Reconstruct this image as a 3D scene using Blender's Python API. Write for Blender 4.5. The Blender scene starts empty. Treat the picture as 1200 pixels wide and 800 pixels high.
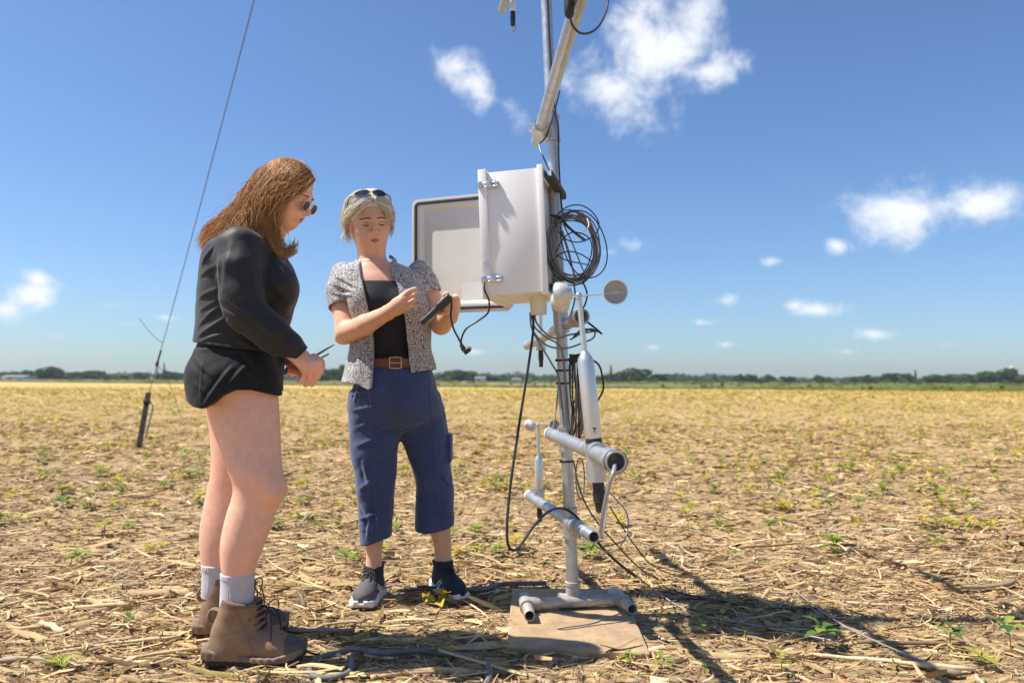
import bpy, math, random
import numpy as np
from mathutils import Vector, Matrix

random.seed(7)
LITTER = True
rng = np.random.default_rng(7)
scene = bpy.context.scene
COL = scene.collection
R = math.radians

# ------------------------------------------------------------------ camera
CAM_H = 0.90
cam_data = bpy.data.cameras.new('camera')
cam_data.sensor_width = 36.0
cam_data.lens = 27.0
cam_data.clip_start = 0.05
cam_data.clip_end = 6000.0
cam_data.dof.use_dof = True
cam_data.dof.focus_distance = 2.85
cam_data.dof.aperture_fstop = 2.6
cam = bpy.data.objects.new('camera', cam_data)
CAM_M = Matrix.Rotation(R(90 + 2.926), 4, 'X') @ Matrix.Rotation(R(0.22), 4, 'Z')
cam.matrix_world = Matrix.Translation((0, 0, CAM_H)) @ CAM_M
COL.objects.link(cam)
scene.camera = cam
FPX = 900.0

# ------------------------------------------------------------------ exposure
vs = scene.view_settings
vs.view_transform = 'Standard'
vs.look = 'None'
vs.exposure = 0.72
vs.gamma = 1.0
vs.use_curve_mapping = False

# ------------------------------------------------------------------ sun
SHADOW = Vector((0.62, -0.015, -1.0)).normalized()      # the way the light travels
SUN_EL = math.asin(-SHADOW.z)
sun_data = bpy.data.lights.new('sun', 'SUN')
sun_data.energy = 4.7
sun_data.angle = R(0.53)
sun_data.color = (1.0, 0.95, 0.865)
sun = bpy.data.objects.new('sun', sun_data)
sun.rotation_euler = SHADOW.to_track_quat('-Z', 'Y').to_euler()
sun.location = (-8, 0, 14)
COL.objects.link(sun)

# ------------------------------------------------------------------ sky
world = bpy.data.worlds.new('World')
scene.world = world
world.use_nodes = True
wt = world.node_tree
wt.nodes.clear()
def wn(t, **kw):
    n = wt.nodes.new(t)
    for k, v in kw.items():
        setattr(n, k, v)
    return n
def wmath(op, a, b=None, c=None, clamp=False):
    n = wn('ShaderNodeMath', operation=op, use_clamp=clamp)
    for i, v in enumerate((a, b, c)):
        if v is None:
            continue
        if hasattr(v, 'is_output'):
            wt.links.new(v, n.inputs[i])
        else:
            n.inputs[i].default_value = v
    return n.outputs[0]
sky = wn('ShaderNodeTexSky', sky_type='NISHITA')
sky.sun_disc = False
sky.sun_elevation = SUN_EL
sky.sun_rotation = R(-90)
sky.altitude = 0
sky.air_density = 1.0
sky.dust_density = 0.72
sky.ozone_density = 3.0
geo = wn('ShaderNodeTexCoord')
sep = wn('ShaderNodeSeparateXYZ')
wt.links.new(geo.outputs['Generated'], sep.inputs[0])
az = wmath('ARCTAN2', sep.outputs[0], sep.outputs[1])
el = wmath('ARCSINE', sep.outputs[2])
comb = wn('ShaderNodeCombineXYZ')
wt.links.new(az, comb.inputs[0]); wt.links.new(el, comb.inputs[1])

def at(px, py, Y):
    """The point seen at photo pixel (px, py) that lies Y metres in front of the camera."""
    d = CAM_M.to_3x3() @ Vector(((px - 600) / FPX, (400 - py) / FPX, -1.0))
    return Vector((0, 0, CAM_H)) + d * (Y / d.y)
def at_ground(px, py, z=0.0):
    d = CAM_M.to_3x3() @ Vector(((px - 600) / FPX, (400 - py) / FPX, -1.0))
    return Vector((0, 0, CAM_H)) + d * ((z - CAM_H) / d.z)
def azel(px, py):
    d = (CAM_M.to_3x3() @ Vector(((px - 600) / FPX, (400 - py) / FPX, -1.0))).normalized()
    return math.atan2(d.x, d.y), math.asin(d.z)

# cumulus puffs: (pixel, half sizes in pixels, tilt in degrees, strength)
PUFFS = [(775, 62, 104, 78, -25, 1.05), (715, 105, 82, 52, 30, .85), (815, 26, 66, 52, 0, 1.0), (838, 80, 46, 32, -20, .9), (745, 30, 70, 46, -30, .9), (700, 70, 44, 40, 0, .7),
         (560, 98, 70, 34, 33, .92), (592, 122, 52, 24, 35, .66), (535, 78, 46, 28, 15, .9),
         (1062, 243, 82, 42, 12, 1.05), (1140, 247, 60, 28, -4, 1.0), (1050, 262, 70, 28, 8, .85), (1102, 240, 62, 28, 0, .9),
         (38, 345, 44, 24, -8, .95), (45, 328, 26, 14, 10, .8), (6, 362, 30, 22, 0, .75), (128, 358, 22, 9, 0, .45), (70, 394, 20, 7, 5, .5),
         (742, 288, 21, 14, 0, .85), (715, 296, 18, 9, 0, .55), (905, 306, 26, 10, 5, .75), (983, 288, 20, 12, 15, .65),
         (851, 354, 22, 13, 10, .8), (960, 363, 44, 13, 0, .85), (930, 358, 20, 10, 0, .7), (1024, 391, 27, 9, 5, .75), (1038, 378, 10, 6, 0, .3),
         (765, 407, 18, 7, 0, .62), (828, 378, 20, 6, 0, .62), (150, 380, 20, 7, 0, .62), (195, 372, 16, 6, 0, .62), (560, 412, 24, 6, 0, .62),
         (850, 404, 16, 6, 0, .62), (990, 412, 26, 6, 0, .62), (1110, 404, 20, 7, 0, .62),
         (-220, 250, 90, 46, 10, .9), (-420, 120, 120, 60, -10, .9), (1420, 180, 110, 50, 8, .9), (1640, 60, 130, 70, 0, .9), (300, -320, 130, 70, 20, .8), (900, -420, 150, 80, -15, .9)]
mask = None
for (px, py, hw, hh, rot, amp) in PUFFS:
    a0, e0 = azel(px, py)
    n1 = wn('ShaderNodeMapping', vector_type='TEXTURE')
    n1.inputs['Location'].default_value = (a0, e0, 0)
    n1.inputs['Rotation'].default_value = (0, 0, R(-rot))
    n1.inputs['Scale'].default_value = (hw / FPX, hh / FPX, 1)
    wt.links.new(comb.outputs[0], n1.inputs['Vector'])
    ln = wn('ShaderNodeVectorMath', operation='LENGTH')
    wt.links.new(n1.outputs[0], ln.inputs[0])
    m = wmath('MULTIPLY_ADD', ln.outputs['Value'], -amp, amp)
    mask = m if mask is None else wmath('MAXIMUM', mask, m)
nz = wn('ShaderNodeTexNoise')
nz.inputs['Scale'].default_value = 15.0
nz.inputs['Detail'].default_value = 12.0
nz.inputs['Roughness'].default_value = 0.64
nz.inputs['Distortion'].default_value = 0.25
wt.links.new(comb.outputs[0], nz.inputs['Vector'])
nzc = wmath('SUBTRACT', nz.outputs[0], 0.5)
dens = wmath('MULTIPLY_ADD', nzc, 2.3, mask)
mr = wn('ShaderNodeMapRange', interpolation_type='SMOOTHSTEP')
mr.inputs['From Min'].default_value = 0.10
mr.inputs['From Max'].default_value = 0.98
wt.links.new(dens, mr.inputs['Value'])
cover = wmath('MULTIPLY', mr.outputs[0], 0.90)
mr2 = wn('ShaderNodeMapRange')
mr2.inputs['From Min'].default_value = 0.2
mr2.inputs['From Max'].default_value = 1.1
wt.links.new(dens, mr2.inputs['Value'])
ccol = wn('ShaderNodeMix', data_type='RGBA')
ccol.inputs[6].default_value = (5.6, 6.2, 7.2, 1)
ccol.inputs[7].default_value = (7.9, 8.0, 8.2, 1)
wt.links.new(mr2.outputs[0], ccol.inputs[0])
smix = wn('ShaderNodeMix', data_type='RGBA')
wt.links.new(cover, smix.inputs[0])
tint = wn('ShaderNodeVectorMath', operation='MULTIPLY')
tint.inputs[1].default_value = (.745, .905, 1.10)
wt.links.new(sky.outputs[0], tint.inputs[0])
wt.links.new(tint.outputs[0], smix.inputs[6])
wt.links.new(ccol.outputs[2], smix.inputs[7])
bg = wn('ShaderNodeBackground')
bg.inputs['Strength'].default_value = 0.084
wt.links.new(smix.outputs[2], bg.inputs['Color'])
wo = wn('ShaderNodeOutputWorld')
wt.links.new(bg.outputs[0], wo.inputs['Surface'])

# ------------------------------------------------------------------ materials
def new_mat(name):
    m = bpy.data.materials.new(name)
    m.use_nodes = True
    nt = m.node_tree
    return m, nt, nt.nodes['Principled BSDF']
def nd(nt, t, **kw):
    n = nt.nodes.new(t)
    for k, v in kw.items():
        setattr(n, k, v)
    return n
def mat(name, col, rough=.6, metal=0., noise=None, bump=None, spec=.5, attr=False, sss=0., var=None, coat=0.):
    """Procedural material: base colour varied by object-space noise (scale, amount), bump (scale, strength, distance)."""
    m, nt, b = new_mat(name)
    b.inputs['Roughness'].default_value = rough
    b.inputs['Metallic'].default_value = metal
    b.inputs['Specular IOR Level'].default_value = spec
    b.inputs['Coat Weight'].default_value = coat
    if sss:
        b.inputs['Subsurface Weight'].default_value = sss
        b.inputs['Subsurface Radius'].default_value = (.010, .004, .002)
        b.inputs['Subsurface Scale'].default_value = 1.0
    tc = nd(nt, 'ShaderNodeTexCoord')
    src = None
    if attr:
        a = nd(nt, 'ShaderNodeAttribute', attribute_name='Col')
        src = a.outputs['Color']
    if noise:
        n = nd(nt, 'ShaderNodeTexNoise')
        n.inputs['Scale'].default_value = noise[0]
        n.inputs['Detail'].default_value = 6
        n.inputs['Roughness'].default_value = .65
        nt.links.new(tc.outputs['Object'], n.inputs['Vector'])
        mr = nd(nt, 'ShaderNodeMapRange')
        mr.inputs['From Min'].default_value = .28; mr.inputs['From Max'].default_value = .72
        mr.inputs['To Min'].default_value = 1 - noise[1]; mr.inputs['To Max'].default_value = 1 + noise[1]
        nt.links.new(n.outputs[0], mr.inputs['Value'])
        mx = nd(nt, 'ShaderNodeVectorMath', operation='SCALE')
        if src is not None:
            nt.links.new(src, mx.inputs[0])
        else:
            mx.inputs[0].default_value = col
        nt.links.new(mr.outputs[0], mx.inputs['Scale'])
        src = mx.outputs[0]
        if var:
            mr3 = nd(nt, 'ShaderNodeMapRange')
            mr3.inputs['To Min'].default_value = rough - var; mr3.inputs['To Max'].default_value = rough + var
            nt.links.new(n.outputs[0], mr3.inputs['Value'])
            nt.links.new(mr3.outputs[0], b.inputs['Roughness'])
    if src is not None:
        nt.links.new(src, b.inputs['Base Color'])
    else:
        b.inputs['Base Color'].default_value = (*col, 1)
    if bump:
        n2 = nd(nt, 'ShaderNodeTexNoise')
        n2.inputs['Scale'].default_value = bump[0]
        n2.inputs['Detail'].default_value = 5
        nt.links.new(tc.outputs['Object'], n2.inputs['Vector'])
        bp = nd(nt, 'ShaderNodeBump')
        bp.inputs['Strength'].default_value = bump[1]
        bp.inputs['Distance'].default_value = bump[2]
        nt.links.new(n2.outputs[0], bp.inputs['Height'])
        nt.links.new(bp.outputs[0], b.inputs['Normal'])
    return m

M = {}
M['galv'] = mat('galvanised_steel', (.50, .51, .52), .42, .75, noise=(26, .22), bump=(90, .12, .002), var=.12)
M['galv_dirty'] = mat('galvanised_steel_dusty', (.45, .41, .35), .62, .45, noise=(22, .35), bump=(80, .2, .002))
M['alu'] = mat('anodised_aluminium', (.66, .67, .68), .36, .7, noise=(40, .06))
M['white'] = mat('white_fibreglass', (.84, .83, .81), .42, 0, noise=(7, .03), bump=(160, .05, .001))
M['offwhite'] = mat('ivory_fibreglass', (.74, .71, .64), .5, 0, noise=(5, .05))
M['whitep'] = mat('white_plastic', (.82, .81, .79), .4, 0, noise=(20, .03))
M['black'] = mat('black_rubber', (.018, .018, .019), .5, 0, noise=(60, .3))
M['gasket'] = mat('grey_gasket', (.05, .048, .042), .8, 0, noise=(60, .3))
M['cable'] = mat('black_cable', (.022, .022, .024), .42, 0, noise=(14, .3))
M['greycable'] = mat('grey_cable', (.20, .19, .185), .5, 0, noise=(14, .25))
M['palecable'] = mat('pale_grey_cable', (.34, .33, .33), .45, 0, noise=(14, .2))
M['hose'] = mat('dusty_grey_hose', (.16, .15, .14), .7, 0, noise=(30, .35))
M['wire'] = mat('steel_wire', (.12, .12, .125), .5, .6, noise=(30, .2))
M['zinc'] = mat('zinc_latch', (.58, .60, .62), .3, .9, noise=(60, .2))
M['plywood'] = mat('weathered_board', (.38, .255, .145), .9, 0, noise=(9, .34), bump=(55, .5, .006))
M['soilpatch'] = mat('loose_soil', (.25, .17, .112), .95, 0, noise=(40, .35))
M['rust'] = mat('rusty_dark_steel', (.010, .0065, .005), .95, 0, noise=(50, .6), bump=(60, .4, .003))
M['dark'] = mat('dark_interior', (.012, .011, .01), .9)

# ------------------------------------------------------------------ mesh helpers
def v3(p):
    return np.array(p, dtype=np.float64)
def mesh_np(name, V, F, material, parent=None, smooth=True, cols=None, base=None):
    """One mesh object from vertex and face arrays (all faces the same size) given in world space."""
    V = np.asarray(V, dtype=np.float64)
    if parent is not None:
        V = V - np.array(world_base(parent))
    elif base is not None:
        V = V - np.array(base)
    me = bpy.data.meshes.new(name)
    if isinstance(F, np.ndarray):
        F = F.astype(np.int32)
        k = F.shape[1]
        me.vertices.add(len(V)); me.vertices.foreach_set('co', V.astype(np.float32).ravel())
        me.loops.add(F.size); me.loops.foreach_set('vertex_index', F.ravel())
        me.polygons.add(len(F))
        me.polygons.foreach_set('loop_start', np.arange(0, F.size, k, dtype=np.int32))
        me.polygons.foreach_set('loop_total', np.full(len(F), k, dtype=np.int32))
    else:
        me.from_pydata(V.tolist(), [], F)
    me.update(calc_edges=True)
    if smooth:
        me.polygons.foreach_set('use_smooth', np.ones(len(me.polygons), dtype=bool))
    if cols is not None:
        ca = me.color_attributes.new('Col', 'FLOAT_COLOR', 'POINT')
        c4 = np.ones((len(V), 4), dtype=np.float32); c4[:, :3] = cols
        ca.data.foreach_set('color', c4.ravel())
    me.materials.append(material)
    o = bpy.data.objects.new(name, me)
    COL.objects.link(o)
    if parent is not None:
        o.parent = parent
    elif base is not None:
        o.location = base
    return o
BASES = {}
def world_base(o):
    p = Vector((0, 0, 0))
    while o is not None:
        p = p + o.location
        o = o.parent
    return p
def tag(o, label, cat, group=None):
    o['label'] = label; o['category'] = cat
    if group:
        o['group'] = group
    return o
def thing(name, label, cat, loc=(0, 0, 0), group=None):
    o = bpy.data.objects.new(name, None)
    o.empty_display_size = .1
    o.location = loc
    COL.objects.link(o)
    return tag(o, label, cat, group)

def catmull(pts, n):
    """Smooth resampling of a control polyline (any dimension) with n points per span."""
    P = np.asarray([list(p) for p in pts], dtype=np.float64)
    if len(P) < 3:
        t = np.linspace(0, 1, n + 1)[:, None]
        return P[0] * (1 - t) + P[1] * t
    Q = np.vstack([2 * P[0] - P[1], P, 2 * P[-1] - P[-2]])
    out = []
    for i in range(1, len(Q) - 2):
        t = np.linspace(0, 1, n, endpoint=False)[:, None]
        a, b, c, d = Q[i - 1], Q[i], Q[i + 1], Q[i + 2]
        out.append(.5 * (2 * b + (c - a) * t + (2 * a - 5 * b + 4 * c - d) * t ** 2 + (3 * b - a - 3 * c + d) * t ** 3))
    out.append(P[-1:])
    return np.vstack(out)
class MB:
    """Collects tubes, lathes and boxes into one mesh."""
    def __init__(s):
        s.V = []; s.F = []; s.n = 0
    def add(s, V, F):
        s.V.append(np.asarray(V, dtype=np.float64)); s.F += [tuple(i + s.n for i in f) for f in F]; s.n += len(V)
    def tube(s, pts, r, sides=10, caps=True, smooth=0, closed=False):
        P = np.asarray([list(p) for p in pts], dtype=np.float64)
        if smooth:
            if np.ndim(r) > 0:
                PR = catmull(np.hstack([P, np.asarray(r, dtype=float)[:, None]]), smooth); P = PR[:, :3]; r = PR[:, 3]
            else:
                P = catmull(P, smooth)
        n = len(P)
        r = np.full(n, float(r)) if np.ndim(r) == 0 else np.asarray(r, dtype=float)
        T = np.gradient(P, axis=0) if not closed else np.roll(P, -1, 0) - np.roll(P, 1, 0)
        T /= np.linalg.norm(T, axis=1)[:, None] + 1e-12
        up = np.array([0, 0, 1.0]) if abs(T[0, 2]) < .9 else np.array([1.0, 0, 0])
        N = np.cross(T[0], up); N /= np.linalg.norm(N)
        a = np.linspace(0, 2 * np.pi, sides, endpoint=False)
        V = []
        for i in range(n):
            N = N - T[i] * N.dot(T[i]); N /= np.linalg.norm(N) + 1e-12
            B = np.cross(T[i], N)
            V.append(P[i] + r[i] * (np.cos(a)[:, None] * N + np.sin(a)[:, None] * B))
        F = []
        for i in range(n if closed else n - 1):
            j = (i + 1) % n
            for k in range(sides):
                k2 = (k + 1) % sides
                F.append((i * sides + k, j * sides + k, j * sides + k2, i * sides + k2))
        if caps and not closed:
            F.append(tuple(range(sides))); F.append(tuple(range((n - 1) * sides, n * sides))[::-1])
        s.add(np.vstack(V), F)
        return s
    def pipe_end(s, a, b, r, wall, sides=20, depth=.12):
        """A hollow pipe from a to b: outer wall, rim and a recess at b."""
        a = v3(a); b = v3(b); L = np.linalg.norm(b - a); depth = min(depth, L * .95)
        return s.lathe(a, b - a, [(0, r), (L - .002, r), (L, r - .001), (L, r - wall), (L - depth, r - wall), (L - depth, 1e-4)], sides)
    def lathe(s, a, axis, prof, sides=20):
        """Profile [(distance along axis, radius)] turned about an axis through a."""
        a = v3(a); t = v3(axis); t /= np.linalg.norm(t)
        up = np.array([0, 0, 1.0]) if abs(t[2]) < .9 else np.array([1.0, 0, 0])
        N = np.cross(t, up); N /= np.linalg.norm(N); B = np.cross(t, N)
        an = np.linspace(0, 2 * np.pi, sides, endpoint=False)
        ring = np.cos(an)[:, None] * N + np.sin(an)[:, None] * B
        V = np.vstack([a + t * h + r * ring for h, r in prof])
        F = []
        for i in range(len(prof) - 1):
            for k in range(sides):
                k2 = (k + 1) % sides
                F.append((i * sides + k, i * sides + k2, (i + 1) * sides + k2, (i + 1) * sides + k))
        F.append(tuple(range(sides))[::-1]); F.append(tuple(range((len(prof) - 1) * sides, len(prof) * sides)))
        s.add(V, F)
        return s
    def box(s, c, half, ax=None, bev=0.0):
        c = v3(c); h = v3(half)
        A = np.eye(3) if ax is None else np.array([list(q) for q in ax])
        if bev <= 0:
            S = np.array([[x, y, z] for x in (-1, 1) for y in (-1, 1) for z in (-1, 1)], dtype=float) * h
            s.add(c + S @ A, [(0, 1, 3, 2), (4, 6, 7, 5), (0, 4, 5, 1), (2, 3, 7, 6), (0, 2, 6, 4), (1, 5, 7, 3)])
            return s
        import bmesh
        bm = bmesh.new()
        bmesh.ops.create_cube(bm, size=2.0)
        for v in bm.verts:
            v.co = Vector((v.co.x * h[0], v.co.y * h[1], v.co.z * h[2]))
        bmesh.ops.bevel(bm, geom=bm.edges[:], offset=bev, segments=2, affect='EDGES', profile=.5)
        bm.verts.index_update()
        V = np.array([list(v.co) for v in bm.verts]); F = [tuple(v.index for v in f.verts) for f in bm.faces]
        bm.free()
        s.add(c + V @ A, F)
        return s
    def build(s, name, material, parent=None, base=None, smooth=True, sharp=None):
        V = np.vstack(s.V)
        o = mesh_np(name, V, s.F, material, parent, smooth, None, base)
        if smooth:
            o.data.set_sharp_from_angle(angle=R(40 if sharp is None else sharp))
        return o

def sines(seed, n, lo, hi, dim=3):
    g = np.random.default_rng(seed)
    k = g.normal(size=(n, dim)); k /= np.linalg.norm(k, axis=1)[:, None]
    f = np.exp(g.uniform(np.log(lo), np.log(hi), n))
    return (k * f[:, None] * 2 * np.pi).astype(np.float32), g.uniform(0, 6.28, n).astype(np.float32), (1 / f).astype(np.float32)
def snoise(P, S):
    """Smooth pseudo-noise, about -1..1: a sum of plane waves."""
    k, ph, am = S
    am = am / np.sqrt((am ** 2).sum()) 
    out = np.zeros(len(P), dtype=np.float32)
    for i in range(len(ph)):
        out += am[i] * np.sin(P @ k[i] + ph[i])
    return out
# ------------------------------------------------------------------ signed distance modelling (bodies, clothes, shoes)
def smin(a, b, k):
    if k <= 0:
        return np.minimum(a, b)
    h = np.clip(.5 + .5 * (b - a) / k, 0, 1)
    return b + (a - b) * h - k * h * (1 - h)
def f32(p):
    return np.array([p[0], p[1], p[2]], dtype=np.float32)
def rc(a, b, ra, rb):
    a = f32(a); b = f32(b); ab = b - a; L2 = float(ab @ ab) + 1e-12
    def f(P):
        q = P - a
        t = np.clip((q @ ab) / L2, 0, 1)
        q = q - t[:, None] * ab
        return np.sqrt(np.einsum('ij,ij->i', q, q)) - (ra + (rb - ra) * t)
    return f
def chain(pts, rad, k=0.0):
    fs = [rc(pts[i], pts[i + 1], rad[i], rad[i + 1]) for i in range(len(pts) - 1)]
    def f(P):
        d = fs[0](P)
        for g in fs[1:]:
            d = smin(d, g(P), k)
        return d
    return f
def ell(c, r, A=None):
    c = f32(c); r = np.array(r, dtype=np.float32)
    AT = np.eye(3, dtype=np.float32) if A is None else np.array(A, dtype=np.float32).T
    def f(P):
        q = (P - c) @ AT
        q = q / r; k0 = np.sqrt(np.einsum('ij,ij->i', q, q)); q = q / r; k1 = np.sqrt(np.einsum('ij,ij->i', q, q)) + 1e-9
        return k0 * (k0 - 1) / k1
    return f
def rbox(c, h, A=None, rnd=.005):
    c = f32(c); h = np.array(h, dtype=np.float32) - rnd
    AT = np.eye(3, dtype=np.float32) if A is None else np.array(A, dtype=np.float32).T
    def f(P):
        q = np.abs((P - c) @ AT) - h
        return np.sqrt((np.maximum(q, 0) ** 2).sum(1)) + np.minimum(q.max(1), 0) - rnd
    return f
def plane(p, n):
    p = f32(p); n = f32(n); n = n / np.linalg.norm(n)
    return lambda P: (P - p) @ n
def loft(zs, cx, cy, ra, rb, power=2.0, grow=0.0, cut=(None, None)):
    """Elliptic sections (half sizes ra in x, rb in y) stacked along z."""
    T = catmull(np.column_stack([zs, cx, cy, ra, rb]), 12)
    T = T[np.argsort(T[:, 0])].astype(np.float32)
    z0, z1 = float(T[0, 0]), float(T[-1, 0])
    if cut[0] is not None: z0 = cut[0]
    if cut[1] is not None: z1 = cut[1]
    def f(P):
        z = P[:, 2]
        a = np.interp(z, T[:, 0], T[:, 3]).astype(np.float32) + grow
        b = np.interp(z, T[:, 0], T[:, 4]).astype(np.float32) + grow
        u = (P[:, 0] - np.interp(z, T[:, 0], T[:, 1]).astype(np.float32)) / a
        w = (P[:, 1] - np.interp(z, T[:, 0], T[:, 2]).astype(np.float32)) / b
        if power == 2.0:
            k0 = np.sqrt(u * u + w * w); k1 = np.sqrt((u / a) ** 2 + (w / b) ** 2) + 1e-6
            d = np.where(k0 > .35, k0 * (k0 - 1) / k1, -.5 * np.minimum(a, b))
        else:
            d = ((np.abs(u) ** power + np.abs(w) ** power) ** (1 / power) - 1) * np.minimum(a, b)
        return np.maximum(d, np.maximum(z0 - z, z - z1))
    return f
def loft_px(Y, rows, **kw):
    """rows: (pixel row, left, right, half thickness in metres[, offset in depth]) seen at distance Y."""
    zs = []; cx = []; cy = []; ra = []; rb = []
    for r in rows:
        y = Y + (r[4] if len(r) > 4 else 0)
        p = at((r[1] + r[2]) / 2, r[0], y)
        zs.append(p.z); cx.append(p.x); cy.append(y); ra.append((r[2] - r[1]) / 2 * y / FPX); rb.append(r[3])
    return loft(zs, cx, cy, ra, rb, **kw)
def local(f, o, A, s=1.0):
    """f in a local frame: origin o, rows of A the local axes in world space, scale s."""
    o = f32(o); AT = np.array(A, dtype=np.float32).T
    return lambda P: f(((P - o) @ AT) / s) * s
class Sdf:
    def __init__(s):
        s.p = []
    def add(s, f, k=0.0):
        s.p.append(('a', f, k)); return s
    def sub(s, f, k=0.0):
        s.p.append(('s', f, k)); return s
    def isect(s, f, k=0.0):
        s.p.append(('i', f, k)); return s
    def disp(s, f):
        s.p.append(('d', f, 0)); return s
    def __call__(s, P, use=None):
        d = None
        for i, (op, f, k) in enumerate(s.p):
            if use is not None and not use[i]:
                continue
            if op == 'd':
                if d is not None: d = d + f(P)
                continue
            v = f(P)
            if op == 'a':
                d = v if d is None else smin(d, v, k)
            elif d is None:
                d = np.full(len(P), 1.0, dtype=np.float32)
            elif op == 's':
                d = -smin(-d, v, k)
            else:
                d = -smin(-d, -v, k)
        return np.full(len(P), 1.0, dtype=np.float32) if d is None else d
def polygonize(sdf, lo, hi, h, B=16):
    """Surface nets over the blocks that hold the surface; returns vertices and quads."""
    lo = np.array(list(lo), dtype=np.float64); hi = np.array(list(hi), dtype=np.float64)
    nb = np.maximum(1, np.ceil((hi - lo) / (h * B)).astype(int))
    I = np.stack(np.meshgrid(*[np.arange(n) for n in nb], indexing='ij'), -1).reshape(-1, 3)
    C = (lo + (I + .5) * B * h).astype(np.float32)
    rad = B * h * .5 * 1.74
    vals = []
    for op, f, k in sdf.p:
        vals.append(None if op == 'd' else f(C))
    tot = sdf(C)
    act = np.abs(tot) < rad * 1.5 + .02
    ai = np.nonzero(act)[0]
    sub8 = np.array([[x, y, z] for x in (-.25, .25) for y in (-.25, .25) for z in (-.25, .25)], dtype=np.float32) * (B * h)
    d8 = sdf((C[ai][:, None, :] + sub8[None]).reshape(-1, 3)).reshape(-1, 8)
    act[ai] = (np.abs(d8) < rad * .5 * 1.5 + .008).any(1)
    s = np.arange(-1, B + 1)
    G = np.stack(np.meshgrid(s, s, s, indexing='ij'), -1).reshape(-1, 3)
    n = B + 2
    keys = []; verts = []; quads = []
    dims = nb * B + 4
    def key(ijk):
        return (ijk[:, 0] + 2).astype(np.int64) * (dims[1] * dims[2]) + (ijk[:, 1] + 2) * dims[2] + (ijk[:, 2] + 2)
    E = [((0, 0, 0), (1, 0, 0)), ((0, 1, 0), (1, 1, 0)), ((0, 0, 1), (1, 0, 1)), ((0, 1, 1), (1, 1, 1)),
         ((0, 0, 0), (0, 1, 0)), ((1, 0, 0), (1, 1, 0)), ((0, 0, 1), (0, 1, 1)), ((1, 0, 1), (1, 1, 1)),
         ((0, 0, 0), (0, 0, 1)), ((1, 0, 0), (1, 0, 1)), ((0, 1, 0), (0, 1, 1)), ((1, 1, 0), (1, 1, 1))]
    for bi in np.nonzero(act)[0]:
        use = []
        for (op, f, k), v in zip(sdf.p, vals):
            if op in ('a', 's'):
                use.append(v[bi] < rad * 1.6 + k + .02)
            else:
                use.append(True)
        off = I[bi] * B
        P = (lo + (G + off) * h).astype(np.float32)
        F = sdf(P, use).reshape(n, n, n)
        S = F < 0
        if S.all() or not S.any():
            continue
        m = n - 1
        Si = S.view(np.uint8)
        cn = np.zeros((m, m, m), dtype=np.uint8)
        for a0 in (0, 1):
            for b0 in (0, 1):
                for c0 in (0, 1):
                    cn += Si[a0:a0 + m, b0:b0 + m, c0:c0 + m]
        ci = np.argwhere((cn > 0) & (cn < 8))
        if not len(ci):
            continue
        X_, Y_, Z_ = ci.T
        cv = {(a0, b0, c0): F[X_ + a0, Y_ + b0, Z_ + c0] for a0 in (0, 1) for b0 in (0, 1) for c0 in (0, 1)}
        acc = np.zeros((len(ci), 3), dtype=np.float32); cnt = np.zeros(len(ci), dtype=np.float32)
        for a, b in E:
            fa = cv[a]; fb = cv[b]
            x = (fa < 0) != (fb < 0)
            t = np.where(x, fa / np.where(x, fa - fb, 1), 0)
            for c in range(3):
                acc[:, c] += np.where(x, a[c] + t * (b[c] - a[c]), 0)
            cnt += x
        p = acc / cnt[:, None]
        gc = ci - 1 + off
        keys.append(key(gc)); verts.append(lo + (gc + p) * h)
        for ax in range(3):
            u, w = (ax + 1) % 3, (ax + 2) % 3
            sl = [slice(1, B + 1)] * 3; sl2 = list(sl); sl2[ax] = slice(2, B + 2)
            A_ = S[tuple(sl)]; B_ = S[tuple(sl2)]
            q = np.argwhere(A_ != B_)
            if not len(q):
                continue
            flip = A_[q[:, 0], q[:, 1], q[:, 2]]
            g = q + off
            du = np.zeros(3, int); du[u] = 1
            dw = np.zeros(3, int); dw[w] = 1
            k4 = np.stack([key(g - du - dw), key(g - dw), key(g), key(g - du)], 1)
            k4[~flip] = k4[~flip][:, ::-1]
            quads.append(k4)
    K = np.concatenate(keys); V = np.concatenate(verts); Q = np.concatenate(quads)
    U, first = np.unique(K, return_index=True)
    V = V[first]
    idx = np.searchsorted(U, Q)
    ok = (idx < len(U)).all(1)
    idx = np.minimum(idx, len(U) - 1)
    ok &= (U[idx] == Q).all(1)
    return V, idx[ok]
def sdf_mesh(name, sdf, lo, hi, h, material, parent=None, color=None, base=None, under=(), depth=.006, strip=0.):
    """Mesh of a distance field; faces lying deep under the garments in `under` are left out."""
    V, Q = polygonize(sdf, lo, hi, h)
    if under:
        P = V.astype(np.float32); gone = np.zeros(len(V), dtype=bool)
        for u in under:
            for i in range(0, len(P), 60000):
                gone[i:i + 60000] |= u(P[i:i + 60000]) < -depth
        gone &= np.abs(V[:, 0] - strip) > .035                       # a strip stays, so that the body is one piece
        Q = Q[~gone[Q].all(1)]
        keep = np.unique(Q); m = np.zeros(len(V), dtype=np.int64); m[keep] = np.arange(len(keep))
        V = V[keep]; Q = m[Q]
    cols = None if color is None else color(V.astype(np.float32))
    return mesh_np(name, V, Q, material, parent, True, cols, base)
def frame(fwd, up):
    """Rows: local x (left of fwd), y = fwd, z = up."""
    f = Vector(fwd).normalized(); x = f.cross(Vector(up)).normalized(); u = x.cross(f)
    return np.array([list(x), list(f), list(u)])
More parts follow.
